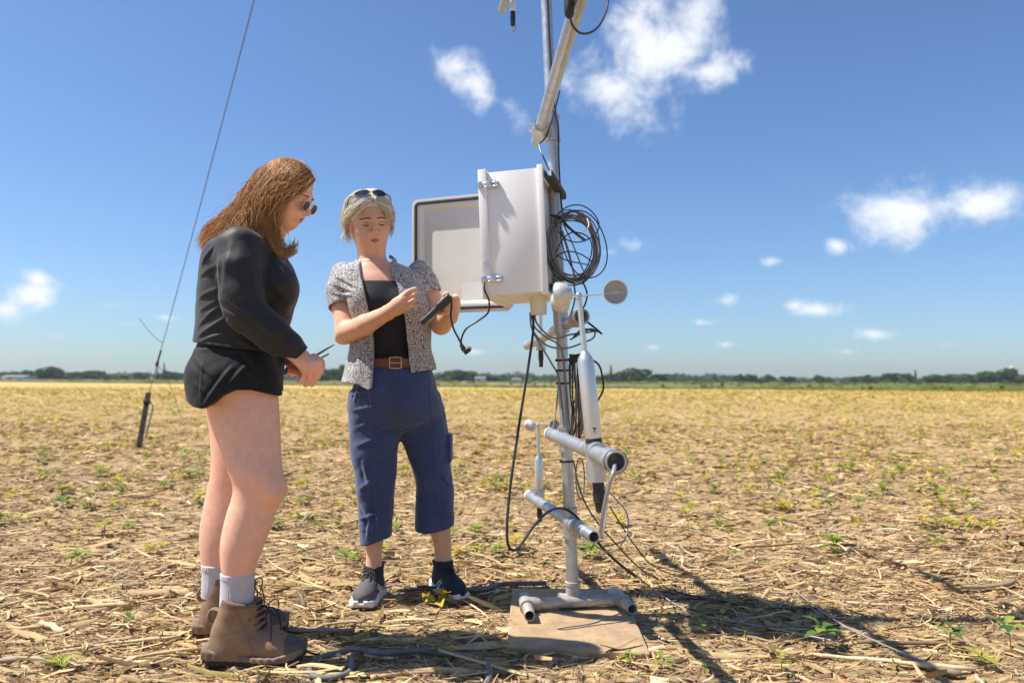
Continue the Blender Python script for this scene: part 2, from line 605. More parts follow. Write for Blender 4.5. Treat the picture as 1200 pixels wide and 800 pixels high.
# ------------------------------------------------------------------ ground
S_big = sines(11, 10, .25, .8, 2); S_mid = sines(12, 14, 1.5, 4.0, 2); S_fine = sines(13, 18, 6.0, 14.0, 2); S_cl = sines(14, 22, 18, 34, 2)
def gh(x, y):
    """Ground height: low swells, clods and small lumps; flatter under the board."""
    P = np.column_stack([np.ravel(x), np.ravel(y)]).astype(np.float32)
    r = np.sqrt((P ** 2).sum(1))
    near = np.clip(1.6 - r / 9, 0, 1)
    cl = snoise(P, S_fine)
    h = .012 * snoise(P, S_big) + .006 * snoise(P, S_mid) + near * (.0045 * cl + .0035 * np.maximum(snoise(P, S_cl), 0) * (cl > -.2))
    pl = np.clip((np.maximum(np.abs(P[:, 0] - .24) - .38, np.abs(P[:, 1] - 2.95) - .45)) / .12, 0, 1)
    return (h * pl).reshape(np.shape(x)) - .004

def soil_material():
    m, nt, b = new_mat('soil_with_residue')
    tc = nd(nt, 'ShaderNodeTexCoord')
    L = nt.links
    def noise(scale, det=6, rough=.65, vec=None, dist=0.):
        n = nd(nt, 'ShaderNodeTexNoise')
        n.inputs['Scale'].default_value = scale; n.inputs['Detail'].default_value = det; n.inputs['Roughness'].default_value = rough
        n.inputs['Distortion'].default_value = dist
        L.new(vec if vec is not None else tc.outputs['Object'], n.inputs['Vector'])
        return n.outputs[0]
    def ramp(fac, stops):
        r = nd(nt, 'ShaderNodeValToRGB')
        while len(r.color_ramp.elements) < len(stops):
            r.color_ramp.elements.new(.5)
        for e, (p, c) in zip(r.color_ramp.elements, stops):
            e.position = p; e.color = (*c, 1)
        L.new(fac, r.inputs[0])
        return r.outputs[0]
    def mix(fac, a, c):
        n = nd(nt, 'ShaderNodeMix', data_type='RGBA')
        L.new(fac, n.inputs[0]); L.new(a, n.inputs[6]); L.new(c, n.inputs[7])
        return n.outputs[2]
    soil = ramp(noise(30, 9), [(.28, (.110, .066, .036)), (.5, (.205, .128, .071)), (.75, (.32, .21, .122))])
    # streaky residue: stretched noise along the rows
    mp = nd(nt, 'ShaderNodeMapping'); mp.inputs['Scale'].default_value = (7, 46, 20)
    mp.inputs['Rotation'].default_value = (0, 0, .12)
    L.new(tc.outputs['Object'], mp.inputs[0])
    st = noise(1.0, 5, .7, mp.outputs[0], .8)
    straw = ramp(noise(22, 5), [(.3, (.36, .245, .115)), (.55, (.53, .38, .185)), (.78, (.64, .50, .28))])
    mr = nd(nt, 'ShaderNodeMapRange'); mr.inputs['From Min'].default_value = .44; mr.inputs['From Max'].default_value = .56
    L.new(st, mr.inputs['Value'])
    c1 = mix(mr.outputs[0], soil, straw)
    # far field: residue covers the soil and young plants tint it
    ln = nd(nt, 'ShaderNodeVectorMath', operation='LENGTH'); L.new(tc.outputs['Object'], ln.inputs[0])
    far = nd(nt, 'ShaderNodeMapRange'); far.inputs['From Min'].default_value = 10; far.inputs['From Max'].default_value = 55
    L.new(ln.outputs['Value'], far.inputs['Value'])
    mp2 = nd(nt, 'ShaderNodeMapping'); mp2.inputs['Scale'].default_value = (.9, .22, 1)
    L.new(tc.outputs['Object'], mp2.inputs[0])
    farc = ramp(noise(1.3, 8, .72, mp2.outputs[0]), [(.30, (.41, .285, .105)), (.5, (.52, .365, .135)), (.70, (.46, .35, .105))])
    c2 = mix(far.outputs[0], c1, farc)
    L.new(c2, b.inputs['Base Color'])
    b.inputs['Roughness'].default_value = .95
    b.inputs['Specular IOR Level'].default_value = .15
    bp = nd(nt, 'ShaderNodeBump'); bp.inputs['Strength'].default_value = .9; bp.inputs['Distance'].default_value = .012
    L.new(noise(48, 8, .7), bp.inputs['Height'])
    L.new(bp.outputs[0], b.inputs['Normal'])
    return m
M['soil'] = soil_material()
rings = np.concatenate([[0.0], np.geomspace(.5, 1.7, 8)[:-1], np.geomspace(1.7, 12, 170)[:-1], np.geomspace(12, 2400, 66)])
front = np.linspace(R(-48), R(48), 440); back = np.linspace(R(48), R(312), 60)[1:-1]
ang = np.concatenate([front, back])
Rg, Ag = np.meshgrid(rings, ang, indexing='ij')
X = Rg * np.sin(Ag); Yg = Rg * np.cos(Ag)
Z = np.where(Rg < 200, gh(X, Yg), -.004)
na = len(ang); nr = len(rings)
ii, jj = np.meshgrid(np.arange(nr - 1), np.arange(na), indexing='ij')
j2 = (jj + 1) % na
Fg = np.stack([ii * na + jj, (ii + 1) * na + jj, (ii + 1) * na + j2, ii * na + j2], -1).reshape(-1, 4)[:, ::-1]
ground = mesh_np('ground', np.column_stack([X.ravel(), Yg.ravel(), Z.ravel()]), Fg, M['soil'])
ground['kind'] = 'structure'

# ------------------------------------------------------------------ crop residue
def tint_mat(name, rough=.75, spec=.25, trans=0.):
    m, nt, b = new_mat(name)
    a = nd(nt, 'ShaderNodeAttribute', attribute_name='Col')
    tc = nd(nt, 'ShaderNodeTexCoord')
    n = nd(nt, 'ShaderNodeTexNoise'); n.inputs['Scale'].default_value = 90; n.inputs['Detail'].default_value = 4
    nt.links.new(tc.outputs['Object'], n.inputs['Vector'])
    mr = nd(nt, 'ShaderNodeMapRange'); mr.inputs['To Min'].default_value = .7; mr.inputs['To Max'].default_value = 1.3
    nt.links.new(n.outputs[0], mr.inputs['Value'])
    mx = nd(nt, 'ShaderNodeVectorMath', operation='SCALE')
    nt.links.new(a.outputs['Color'], mx.inputs[0]); nt.links.new(mr.outputs[0], mx.inputs['Scale'])
    nt.links.new(mx.outputs[0], b.inputs['Base Color'])
    b.inputs['Roughness'].default_value = rough
    b.inputs['Specular IOR Level'].default_value = spec
    if trans:
        tr = nd(nt, 'ShaderNodeBsdfTranslucent'); nt.links.new(mx.outputs[0], tr.inputs['Color'])
        ms = nd(nt, 'ShaderNodeMixShader'); ms.inputs[0].default_value = trans
        nt.links.new(b.outputs[0], ms.inputs[1]); nt.links.new(tr.outputs[0], ms.inputs[2])
        nt.links.new(ms.outputs[0], nt.nodes['Material Output'].inputs['Surface'])
    return m
M['straw'] = tint_mat('dry_straw')
M['leaf'] = tint_mat('young_leaf', .5, .4, .3)
STRAW = np.array([[.58, .425, .225], [.49, .345, .17], [.38, .26, .13], [.26, .17, .088], [.62, .49, .31], [.18, .115, .062], [.40, .32, .22], [.49, .35, .165]])
STRAW = STRAW * np.array([[1, .965, .92]])
SW = np.array([.22, .20, .16, .12, .10, .08, .05, .07])
def scatter(d0, d1, n, half=.78, power=1.0):
    """Points on the ground ahead of the camera between two distances, evenly per square metre."""
    d = np.sqrt(rng.uniform(d0 ** 2, d1 ** 2, n))
    x = rng.uniform(-1, 1, n) * (half * d + .35)
    return x, d
def ribbons(x, y, z, L, W, yaw, nseg, bend, lift, roll, tubey=0.0, cols=None):
    """Vectorised bent strips; tubey > 0 gives a ridge so that they read as split stalks."""
    n = len(x)
    t = np.linspace(-.5, .5, nseg + 1)
    k = 3 if tubey > 0 else 2
    cx = x[:, None] + np.cos(yaw)[:, None] * (t * L[:, None]) - np.sin(yaw)[:, None] * (bend[:, None] * L[:, None] * (t ** 2 - .08))
    cy = y[:, None] + np.sin(yaw)[:, None] * (t * L[:, None]) + np.cos(yaw)[:, None] * (bend[:, None] * L[:, None] * (t ** 2 - .08))
    g = gh(cx, cy) if nseg > 1 else np.repeat(gh(x, y)[:, None], 2, 1)
    gm = g.mean(1, keepdims=True)
    cz = .35 * g + .65 * np.maximum(gm, g - .004) + z[:, None] + lift[:, None] * L[:, None] * t
    taper = 1 - .55 * np.abs(t * 2) ** 3
    sx = -np.sin(yaw); sy = np.cos(yaw)
    V = np.zeros((n, nseg + 1, k, 3))
    offs = (-1, 0, 1) if k == 3 else (-1, 1)
    for j, o in enumerate(offs):
        w = o * W[:, None] * .5 * taper
        V[:, :, j, 0] = cx + sx[:, None] * w * np.cos(roll)[:, None]
        V[:, :, j, 1] = cy + sy[:, None] * w * np.cos(roll)[:, None]
        V[:, :, j, 2] = cz + w * np.sin(roll)[:, None] + (tubey * W[:, None] if o == 0 else 0)
    base = np.arange(n)[:, None, None] * ((nseg + 1) * k)
    i = np.arange(nseg)[None, :, None]; j = np.arange(k - 1)[None, None, :]
    a = base + i * k + j
    F = np.stack([a, a + k, a + k + 1, a + 1], -1).reshape(-1, 4)
    C = np.repeat(cols, (nseg + 1) * k, axis=0)
    return V.reshape(-1, 3), F, C
def straw_cols(n, bright=1.0):
    c = STRAW[rng.choice(len(STRAW), n, p=SW)] * rng.uniform(.75, 1.2, (n, 1)) * bright
    return np.clip(c + rng.normal(0, .015, (n, 3)), .02, .85)
def residue(d0, d1, n, Lr, Wr, nseg, zmax, tubey=0.0, rowy=.75, keep=None, half=.78):
    x, y = scatter(d0, d1, n, half)
    clump = snoise(np.column_stack([x, y]).astype(np.float32), S_mid) + .7 * snoise(np.column_stack([x, y]).astype(np.float32), S_big)
    ok = clump > rng.uniform(-2.2, 1.2, n)
    pl = (np.abs(x - .24) < .26) & (np.abs(y - 2.95) < .32)
    ok &= ~(pl & (rng.random(n) > np.where(y > 2.98, .14, .05)))
    x = x[ok]; y = y[ok]; n = len(x)
    L = np.exp(rng.normal(np.log(Lr), .55, n)); W = np.exp(rng.normal(np.log(Wr), .5, n))
    L = np.minimum(L, Lr * 3.2)
    yaw = np.where(rng.random(n) < rowy, rng.normal(.05, .38, n), rng.uniform(-np.pi, np.pi, n))
    z = .002 + rng.random(n) ** 2 * zmax
    return ribbons(x, y, z, L, W, yaw, nseg, rng.normal(0, .45, n), rng.normal(0, .17, n), rng.normal(0, .7, n), tubey, straw_cols(n) * (np.array([[1.04, .97, .74]]) if d0 >= 16 else np.array([[1.03, .98, .86]]) if d0 >= 8 else 1.0))
def stuff_mesh(name, sets, material):
    V = []; F = []; C = []; o = 0
    for v, f, c in sets:
        V.append(v); F.append(f + o); C.append(c); o += len(v)
    ob = mesh_np(name, np.vstack(V), np.vstack(F), material, None, False, np.vstack(C))
    ob['kind'] = 'stuff'
    return ob
if LITTER:
    sets = [residue(1.5, 4.2, 50000, .026, .0029, 2, .012, 0, .30),             # chaff
            residue(1.5, 4.2, 18000, .062, .0050, 4, .020, .20, .45),           # strips of stalk and leaf
            residue(1.5, 4.2, 3000, .115, .0095, 4, .026, .35, .55),
            residue(4.2, 8, 50000, .042, .0055, 2, .014, 0, .40),
            residue(4.2, 8, 15000, .085, .0095, 3, .026, .25, .55),
            residue(8, 16, 46000, .085, .014, 2, .024, 0, .55),
            residue(16, 34, 42000, .13, .022, 1, .03, 0, .6),
            residue(34, 75, 42000, .25, .05, 1, .04, 0, .7)]
    lit = stuff_mesh('crop_residue', sets, M['straw'])
    lit['label'] = 'dry straw and broken corn residue littering the whole field'

# ------------------------------------------------------------------ soil clods
def clods(d0, d1, n, size):
    x, y = scatter(d0, d1, n)
    cl = snoise(np.column_stack([x, y]).astype(np.float32), S_mid)
    ok = cl < rng.uniform(-.9, 1.5, n)
    ok &= ~((np.abs(x - .24) < .27) & (np.abs(y - 2.95) < .33))
    x = x[ok]; y = y[ok]; n = len(x)
    u = np.array([[1, 0, 0], [-1, 0, 0], [0, 1, 0], [0, -1, 0], [0, 0, 1], [0, 0, -1], [.6, .6, .6], [-.6, .6, .5], [.6, -.6, .5], [-.6, -.6, .6]])
    F0 = np.array([[0, 6, 8], [4, 8, 6], [2, 7, 6], [4, 6, 7], [1, 9, 7], [4, 7, 9], [3, 8, 9], [4, 9, 8], [0, 2, 6], [2, 1, 7], [1, 3, 9], [3, 0, 8]])
    r = np.minimum(size * np.exp(rng.normal(0, .5, n)), size * 2.2)
    V = u[None] * r[:, None, None] * rng.uniform(.6, 1.25, (n, 10, 1)) * np.array([1.15, 1.15, .8])
    V[:, :, 0] += x[:, None]; V[:, :, 1] += y[:, None]; V[:, :, 2] += (gh(x, y) + r * .15)[:, None]
    F = (F0[None] + (np.arange(n) * 10)[:, None, None]).reshape(-1, 3)
    C = np.repeat(np.array([[.225, .145, .083]]) * rng.uniform(.6, 1.35, (n, 1)), 10, 0)
    return V.reshape(-1, 3), F, C
if LITTER:
    cd = stuff_mesh('soil_clods', [clods(1.5, 4.2, 17000, .0045), clods(1.5, 5, 2400, .0075), clods(4.2, 9, 7000, .009)], M['straw'])
    cd['label'] = 'crumbs and clods of brown soil between the straw'

# ------------------------------------------------------------------ young plants
LEAFC = np.array([[.11, .21, .028], [.23, .30, .032], [.40, .37, .045], [.50, .39, .05], [.07, .15, .028]])
def leaf_quads(c, d, n, L, W, fold=.25, nseg=3):
    """One folded leaf: base c, direction d, normal n; returns vertices and quads."""
    d = v3(d); d /= np.linalg.norm(d); n = v3(n); n = n - d * n.dot(d); n /= np.linalg.norm(n); s = np.cross(d, n)
    V = []; F = []
    for i in range(nseg + 1):
        t = i / nseg
        w = W * (np.sin(np.pi * min(.98, t * .93 + .04)) ** .8) * .5
        p = v3(c) + d * (L * t) - n * (L * .28 * t * t)
        V += [p - s * w + n * fold * w, p, p + s * w + n * fold * w]
    for i in range(nseg):
        a = i * 3
        F += [(a, a + 3, a + 4, a + 1), (a + 1, a + 4, a + 5, a + 2)]
    return V, F
def soy_parts(seed, h=.085, leafs=4, size=.042):
    """A young soybean: stem curve and leaves as separate vertex lists (origin at the ground)."""
    g = random.Random(seed)
    lean = (g.uniform(-.2, .2), g.uniform(-.2, .2))
    top = Vector((lean[0] * h, lean[1] * h, h))
    stem = [Vector((0, 0, -.01)), Vector((lean[0] * h * .3, lean[1] * h * .3, h * .55)), top]
    leaves = []
    a0 = g.uniform(0, 6.28)
    for i in range(leafs):
        a = a0 + i * 2.4 + g.uniform(-.3, .3)
        el = g.uniform(.05, .75)
        d = Vector((math.cos(a) * math.cos(el), math.sin(a) * math.cos(el), math.sin(el)))
        b = stem[1].lerp(top, .25 + .75 * i / max(1, leafs - 1))
        s = size * g.uniform(.7, 1.15)
        leaves.append(leaf_quads(b + d * .008, d, Vector((0, 0, 1)) + d * -.2, s, s * .66))
    return stem, leaves
def soy_mesh(seed, simple=False, **kw):
    stem, leaves = soy_parts(seed, **kw)
    mb = MB(); mb.tube(stem, .0018, 4, caps=False)
    for V, F in leaves:
        mb.add(V, F)
    return np.vstack(mb.V), mb.F
# the plants that stand out near the camera: (pixel of the foot, height, leaf size, colour row, leaves)
NEAR_SOY = [(968, 758, .115, .060, 0, 7, 'bushy dark green soybean seedling at the right, beside a long pale stalk'),
            (1113, 752, .085, .052, 4, 6, 'dark green soybean seedling standing alone near the lower right'),
            (1185, 752, .125, .058, 4, 5, 'tall dark green soybean seedling at the right edge of the ground'),
            (825, 790, .055, .036, 1, 3, 'small bright green seedling standing in the mast shadow near the bottom'),
            (737, 778, .050, .038, 1, 5, 'bright green seedling growing against the front edge of the board'),
            (775, 785, .052, .036, 1, 4, 'pale green seedling just right of the board front corner'),
            (845, 738, .075, .034, 2, 3, 'yellow leaved seedling in the shadow edge right of the board'),
            (826, 742, .055, .034, 1, 3, 'green seedling left of the yellow one right of the board'),
            (917, 790, .075, .038, 1, 4, 'light green seedling near the bottom right of the board'),
            (520, 768, .035, .040, 1, 2, 'tiny round leaved seedling beside the grey hose at front'),
            (575, 762, .040, .030, 1, 3, 'green seedling touching the left front corner of the board'),
            (595, 770, .040, .030, 1, 3, 'small yellowish seedling in front of the board left corner'),
            (152, 737, .045, .036, 0, 4, 'small green seedling on bare litter left of the brown boots'),
            (72, 792, .055, .050, 2, 7, 'yellow and green seedling clump at the lower left corner'),
            (1150, 777, .050, .050, 2, 4, 'yellow green weed lying low between stalks at lower right')]
def col_for(row, n, g):
    c = LEAFC[row] * g.uniform(.8, 1.2)
    return np.clip(np.tile(c, (n, 1)) * np.array([[g.uniform(.9, 1.1), 1, 1]]), 0, 1)
if LITTER:
    g = random.Random(3)
    for i, (px, py, h, s, row, nl, lab) in enumerate(NEAR_SOY):
        p = at_ground(px, py)
        p.z = float(gh(np.array([p.x]), np.array([p.y]))[0])
        t = thing('soybean_seedling', lab, 'seedling', p, 'seedlings close to the camera')
        stem, leaves = soy_parts(100 + i, h=h * .72, leafs=nl + 1, size=s * .92)
        mb = MB(); mb.tube([q + p for q in stem], .002, 5)
        V = np.vstack(mb.V)
        mesh_np('stem', V, mb.F, M['leaf'], t, True, col_for(2, len(V), g))
        for V, F in leaves:
            mesh_np('leaf', np.array([list(q) for q in V]) + np.array(p), F, M['leaf'], t, True, col_for(row if g.random() < .75 else 1, len(V), g))
    # middle distance: single small plants that can still be told apart
    variants = []
    for k in range(8):
        V, F = soy_mesh(300 + k, h=.045, leafs=10, size=.042)
        row = [1, 1, 2, 2, 2, 3, 2, 1][k]
        me = mesh_np('soybean_seedling_proto', V, F, M['leaf'], None, True, col_for(row, len(V), g))
        variants.append(me.data); bpy.data.objects.remove(me)
    cnt = 0
    while cnt < 260:
        d = math.sqrt(g.uniform(3.6 ** 2, 9.5 ** 2)); x = g.uniform(-.68, .68) * d
        rowp = math.sin(d * 2 * math.pi / .76)                       # drilled rows, wandering
        if g.random() > .30 + .5 * max(0, rowp):
            continue
        if abs(x - .24) < .5 and abs(d - 2.95) < .5:
            continue
        o = bpy.data.objects.new('soybean_seedling', variants[g.randrange(8)])
        o.location = (x, d, float(gh(np.array([x]), np.array([d]))[0]) - .004)
        o.rotation_euler = (0, 0, g.uniform(0, 6.28))
        o.scale = [g.uniform(.8, 1.55)] * 3
        COL.objects.link(o)
        k_ = [j for j, me_ in enumerate(variants) if me_ == o.data][0]
        hue_ = ['bright green', 'bright green', 'yellow green', 'yellow green', 'yellow green', 'yellow', 'yellow green', 'bright green'][k_]
        pxx = 600 + 900 * x / d
        zone = 'at the far left, left of the guy wire stake' if pxx < 165 else 'left of the woman in black' if pxx < 260 else 'between the two women' if pxx < 415 else 'behind the older woman' if pxx < 540 else 'between the older woman and the mast' if pxx < 650 else 'just right of the mast' if pxx < 800 else 'in the open field right of the mast' if pxx < 1000 else 'near the right edge'
        tag(o, ('small ' if o.scale[0] < 1.15 else 'sturdy ') + hue_ + ' seedling ' + ('nearby ' if d < 5.2 else 'midway out ' if d < 7.4 else 'far out ') + zone, 'seedling', 'seedlings out in the field')
        cnt += 1
    # the rest of the stand, too many and too small to pick apart
    def stand(d0, d1, n, size, nl, rows=.76):
        x, y = scatter(d0, d1, n)
        ok = rng.random(n) < .45 + .45 * np.sin(y * 2 * np.pi / rows) if d1 < 30 else np.ones(n, bool)
        cl = snoise(np.column_stack([x, y]).astype(np.float32), S_big)
        ok &= cl > rng.uniform(-2.0, 1.1, n)
        x = x[ok]; y = y[ok]; n = len(x)
        x = np.repeat(x, nl) + rng.normal(0, size * .8, n * nl); y = np.repeat(y, nl) + rng.normal(0, size * .8, n * nl)
        m = n * nl
        cols = LEAFC[rng.choice(5, n, p=[.03, .18, .37, .40, .02])].repeat(nl, 0) * rng.uniform(.75, 1.3, (m, 1))
        return ribbons(x, y, .012 + rng.random(m) * size * 1.1, np.full(m, size) * rng.uniform(.6, 1.3, m), np.full(m, size * .62), rng.uniform(0, 6.28, m), 1 if size > .06 else 2, np.zeros(m), rng.normal(0, .5, m), rng.normal(0, .5, m), 0, cols)
    st = stuff_mesh('seedling_stand', [stand(4.5, 9, 1200, .034, 7), stand(9, 18, 3300, .048, 6), stand(18, 38, 4800, .08, 4), stand(38, 90, 9000, .16, 2)], M['leaf'])
    st['label'] = 'countless young soybean plants in rows across the far field'

# ------------------------------------------------------------------ loose stalks one can pick out
def stalk(px, py, length, wid, yaw, label, lift=0., col=None, z=.012, seed=0):
    g = random.Random(seed * 13 + 5)
    p = at_ground(px, py)
    p.z = float(gh(np.array([p.x]), np.array([p.y]))[0]) + z
    pts = []; rad = []
    n = 9
    bend = g.uniform(-.05, .05)
    for i in range(n):
        t = i / (n - 1) - .5
        off = bend * (t * t - .08) * 4 + g.uniform(-.004, .004)
        x = t * length
        pts.append((x * math.cos(yaw) - off * math.sin(yaw), x * math.sin(yaw) + off * math.cos(yaw), lift * length * t + g.uniform(-.001, .001) + p.z))
        r = wid * .5 * (1 + g.uniform(-.1, .1))
        if i in (3, 6):
            r *= 1.28
        rad.append(r)
    mb = MB()
    P = [(a[0] + p.x, a[1] + p.y, a[2]) for a in pts]
    mb.tube(P, rad, 7)
    V = np.vstack(mb.V)
    V[:, 2] = p.z + (V[:, 2] - p.z) * .75
    c = np.array(col if col is not None else STRAW[g.choice([0, 0, 1, 4, 6])]) * g.uniform(.85, 1.1)
    o = mesh_np('corn_stalk', V, mb.F, M['straw'], None, True, np.tile(c, (len(V), 1)) * np.random.default_rng(seed).uniform(.8, 1.15, (len(V), 1)), base=p)
    tag(o, label, 'stalk', 'broken corn stalks on the ground')
    return o
if LITTER:
    STALKS = [(568, 747, .22, .013, .32, 'pale bare stalk leaning from the shadow towards the board corner', .03),
              (95, 712, .42, .016, .10, 'long bent tan stalk lying level left of the boots', 0),
              (92, 722, .34, .022, .48, 'thick brown stalk angled up to the right, left of the boots', .02),
              (62, 745, .17, .024, -.65, 'short broad pale stalk slanting down at the lower left', 0),
              (20, 782, .22, .022, .12, 'bleached broad stalk reaching in from the bottom left edge', 0),
              (22, 744, .16, .018, -.2, 'pale flat stalk at the left edge above the bottom', 0),
              (20, 687, .10, .014, .0, 'short white stalk at the left edge', 0),
              (165, 775, .36, .015, .5, 'tan stalk lying aslant just left of the boots', 0),
              (135, 762, .40, .013, .45, 'slender tan stalk parallel to the others left of the boots', 0),
              (80, 617, .30, .015, .1, 'pale stalk in the middle ground at far left', 0),
              (60, 660, .26, .013, .05, 'thin straw coloured stalk lying level at left', 0),
              (1040, 775, .50, .018, -.28, 'long pale stalk lying across the boom shadow at lower right', .01),
              (1065, 757, .34, .015, -.06, 'dark thin stalk level with the green seedling at right', 0, (.22, .15, .09)),
              (1090, 778, .18, .026, -1.0, 'grey brown crooked stalk at lower right beside the shadow', 0, (.30, .22, .14)),
              (1060, 663, .17, .028, -.18, 'short broad pale stalk right of the boom shadow', .02),
              (1032, 690, .12, .012, -.9, 'small tilted stalk in the middle right ground', .05),
              (1110, 625, .46, .016, .28, 'pale stalk slanting up to the right in the right middle ground', .02),
              (985, 622, .40, .013, -.02, 'long pale level stalk in the right middle ground', 0),
              (880, 763, .20, .012, .03, 'thin tan stalk right of the board in sunlight', 0),
              (905, 772, .28, .012, .0, 'level tan stalk near the bottom right of the board', 0),
              (1045, 711, .34, .012, -.04, 'long level straw at right beyond the shadow', 0),
              (1165, 690, .30, .022, .3, 'thick shadowed stalk near the right edge', .02, (.32, .23, .14)),
              (430, 792, .30, .015, .12, 'broad tan stalk at the bottom beside the coiled hose', 0),
              (505, 790, .36, .020, .1, 'thick pale stalk along the bottom below the shadow', 0),
              (520, 706, .20, .010, .12, 'thin dark stick between the two sneakers', 0, (.20, .15, .11)),
              (535, 722, .12, .010, -.6, 'small pale stick leaning in the shadow before the sneakers', .03),
              (580, 693, .09, .014, -1.1, 'short whitish sliver right of the right sneaker', .04, (.6, .55, .45)),
              (360, 742, .34, .020, -.1, 'thick grey stick behind the near boot toe', .02, (.25, .21, .17)),
              (352, 716, .11, .013, 1.5, 'short dark upright stub behind the boot laces', .9, (.22, .17, .12)),
              (390, 735, .20, .013, .5, 'pale stick sloping up behind the near boot toe', .04),
              (600, 640, .30, .013, .1, 'tan stalk behind the mast base', 0),
              (860, 640, .36, .016, -.03, 'pale level stalk right of the mast in mid ground', 0),
              (900, 590, .40, .014, .2, 'thin pale stalk in the right mid ground', 0),
              (700, 640, .26, .013, .5, 'slanted straw behind the lower boom', .03)]
    for i, s in enumerate(STALKS):
        stalk(s[0], s[1], s[2], s[3], s[4], s[5], s[6], s[7] if len(s) > 7 else None, seed=i)
    # yellow fallen leaf by the right sneaker
    p = at_ground(512, 709); mb = MB()
    g = random.Random(9)
    for k in range(11):
        a = k * 2.4
        V, F = leaf_quads((p.x + g.uniform(-.035, .035), p.y + g.uniform(-.02, .02), .012 + .004 * k), (math.cos(a), math.sin(a) * .7, g.uniform(-.2, .8)), (g.uniform(-.5, .5), -.5, 1), g.uniform(.03, .06), g.uniform(.025, .045), g.uniform(.3, .9))
        mb.add(V, F)
    V = np.vstack(mb.V)
    yl = mesh_np('yellow_leaf', V, mb.F, M['leaf'], None, True, np.tile((.60, .45, .03), (len(V), 1)) * np.random.default_rng(4).uniform(.6, 1.15, (len(V), 1)), base=(p.x, p.y, 0))
    tag(yl, 'crumpled bright yellow leaf in front of the right sneaker', 'leaf')

# ------------------------------------------------------------------ green crop beyond the field edge
def crop_edge(x):
    """Distance of the far field edge: farther to the left, nearer to the right."""
    return np.interp(x, [-260, -150, -60, 0, 50, 190], [300, 225, 148, 98, 75, 60])
def band():
    sets = []
    for n, dep, size in ((16000, 8, .22), (16000, 40, .5), (14000, 200, 1.2)):
        x = rng.uniform(-240, 170, n); y = crop_edge(x) + rng.random(n) ** 1.6 * dep
        cols = np.array([[.165, .195, .042]]) * rng.uniform(.6, 1.5, (n, 1)) * np.array([[1.1, 1, 1]])
        pick = rng.random(n) < .3
        cols[pick] = np.array([.27, .26, .075]) * rng.uniform(.8, 1.2, (pick.sum(), 1))
        V, F, C = ribbons(x, y, rng.uniform(.02, .74, n), np.full(n, size) * rng.uniform(.6, 1.6, n), np.full(n, .28) * rng.uniform(.6, 1.5, n), rng.uniform(-.6, .6, n), 1, np.zeros(n), rng.normal(0, .12, n), rng.normal(1.1, .5, n), 0, cols)
        sets.append((V, F, C))
    # solid understorey so that the rows are not see-through
    xs = np.linspace(-260, 190, 300); ys = np.concatenate([[0, .02, .4], np.geomspace(1, 700, 26)])
    Xb, D = np.meshgrid(xs, ys, indexing='ij')
    Yb = crop_edge(Xb) + D
    Zb = np.where(D <= 0, 0, .55 + .12 * np.sin(Xb * 2.1) * np.sin(Yb * 1.7) + rng.uniform(-.06, .06, Xb.shape))
    a = np.arange(len(xs) - 1)[:, None] * len(ys) + np.arange(len(ys) - 1)[None, :]
    Fb = np.stack([a, a + len(ys), a + len(ys) + 1, a + 1], -1).reshape(-1, 4)
    Cb = np.tile((.175, .19, .05), (Xb.size, 1)) * rng.uniform(.7, 1.2, (Xb.size, 1))
    sets.append((np.column_stack([Xb.ravel(), Yb.ravel(), Zb.ravel()]), Fb, Cb))
    return sets
cr = stuff_mesh('green_crop', band(), M['leaf'])
cr['label'] = 'strip of green standing crop along the far field edge'

# ------------------------------------------------------------------ trees on the horizon
M['foliage'] = tint_mat('tree_foliage', .7, .2, .25)
M['bark'] = mat('bark', (.10, .08, .06), .9, 0, noise=(3, .3))
def crown_mesh(seed, kind):
    """Crown of many leaf clumps in a unit box (height 1, half width .5), uneven outline and gaps."""
    g = np.random.default_rng(seed)
    if kind == 'spire':
        lobes = [(0, 0, z, .26 * (1.02 - z) + .03) for z in np.linspace(.12, .95, 9)]
    else:
        lobes = [(g.normal(0, .20), g.normal(0, .20), g.uniform(.30, .86), g.uniform(.13, .24)) for _ in range(12)]
        lobes += [(g.normal(0, .3), g.normal(0, .3), g.uniform(.22, .5), g.uniform(.1, .18)) for _ in range(6)]
    V = []; C = []
    for (x, y, z, r) in lobes:
        n = int(70 * (r / .18) ** 1.5) + 14
        d = g.normal(size=(n, 3)); d /= np.linalg.norm(d, axis=1)[:, None]
        c = np.array([x, y, z]) + d * r * g.uniform(.55, 1.12, (n, 1)) * np.array([1, 1, .85])
        s = g.uniform(.03, .065, (n, 1))
        a = g.normal(size=(n, 3)); a /= np.linalg.norm(a, axis=1)[:, None]
        b = np.cross(a, d + .4 * g.normal(size=(n, 3))); b /= np.linalg.norm(b, axis=1)[:, None] + 1e-9
        q = np.stack([c - a * s - b * s * .6, c + a * s - b * s * .7, c + a * s * .8 + b * s * .7, c - a * s + b * s * .6], 1)
        V.append(q.reshape(-1, 3))
        C.append(np.repeat(np.array([[.050, .098, .026]]) * g.uniform(.65, 1.5, (n, 1)), 4, 0))
    V = np.vstack(V); C = np.vstack(C)
    F = np.arange(len(V)).reshape(-1, 4)
    return V, F, C
def trunk_mesh(seed):
    g = random.Random(seed)
    mb = MB()
    mb.tube([(0, 0, -.02), (.01, 0, .2), (g.uniform(-.03, .03), g.uniform(-.03, .03), .62)], [.03, .024, .008], 6)
    for k in range(5):
        a = k * 1.3; z = .2 + .07 * k
        mb.tube([(0, 0, z), (.12 * math.cos(a), .12 * math.sin(a), z + .12), (.25 * math.cos(a), .25 * math.sin(a), z + .2)], [.012, .009, .004], 5)
    return np.vstack(mb.V), mb.F
CR = []; TR = []
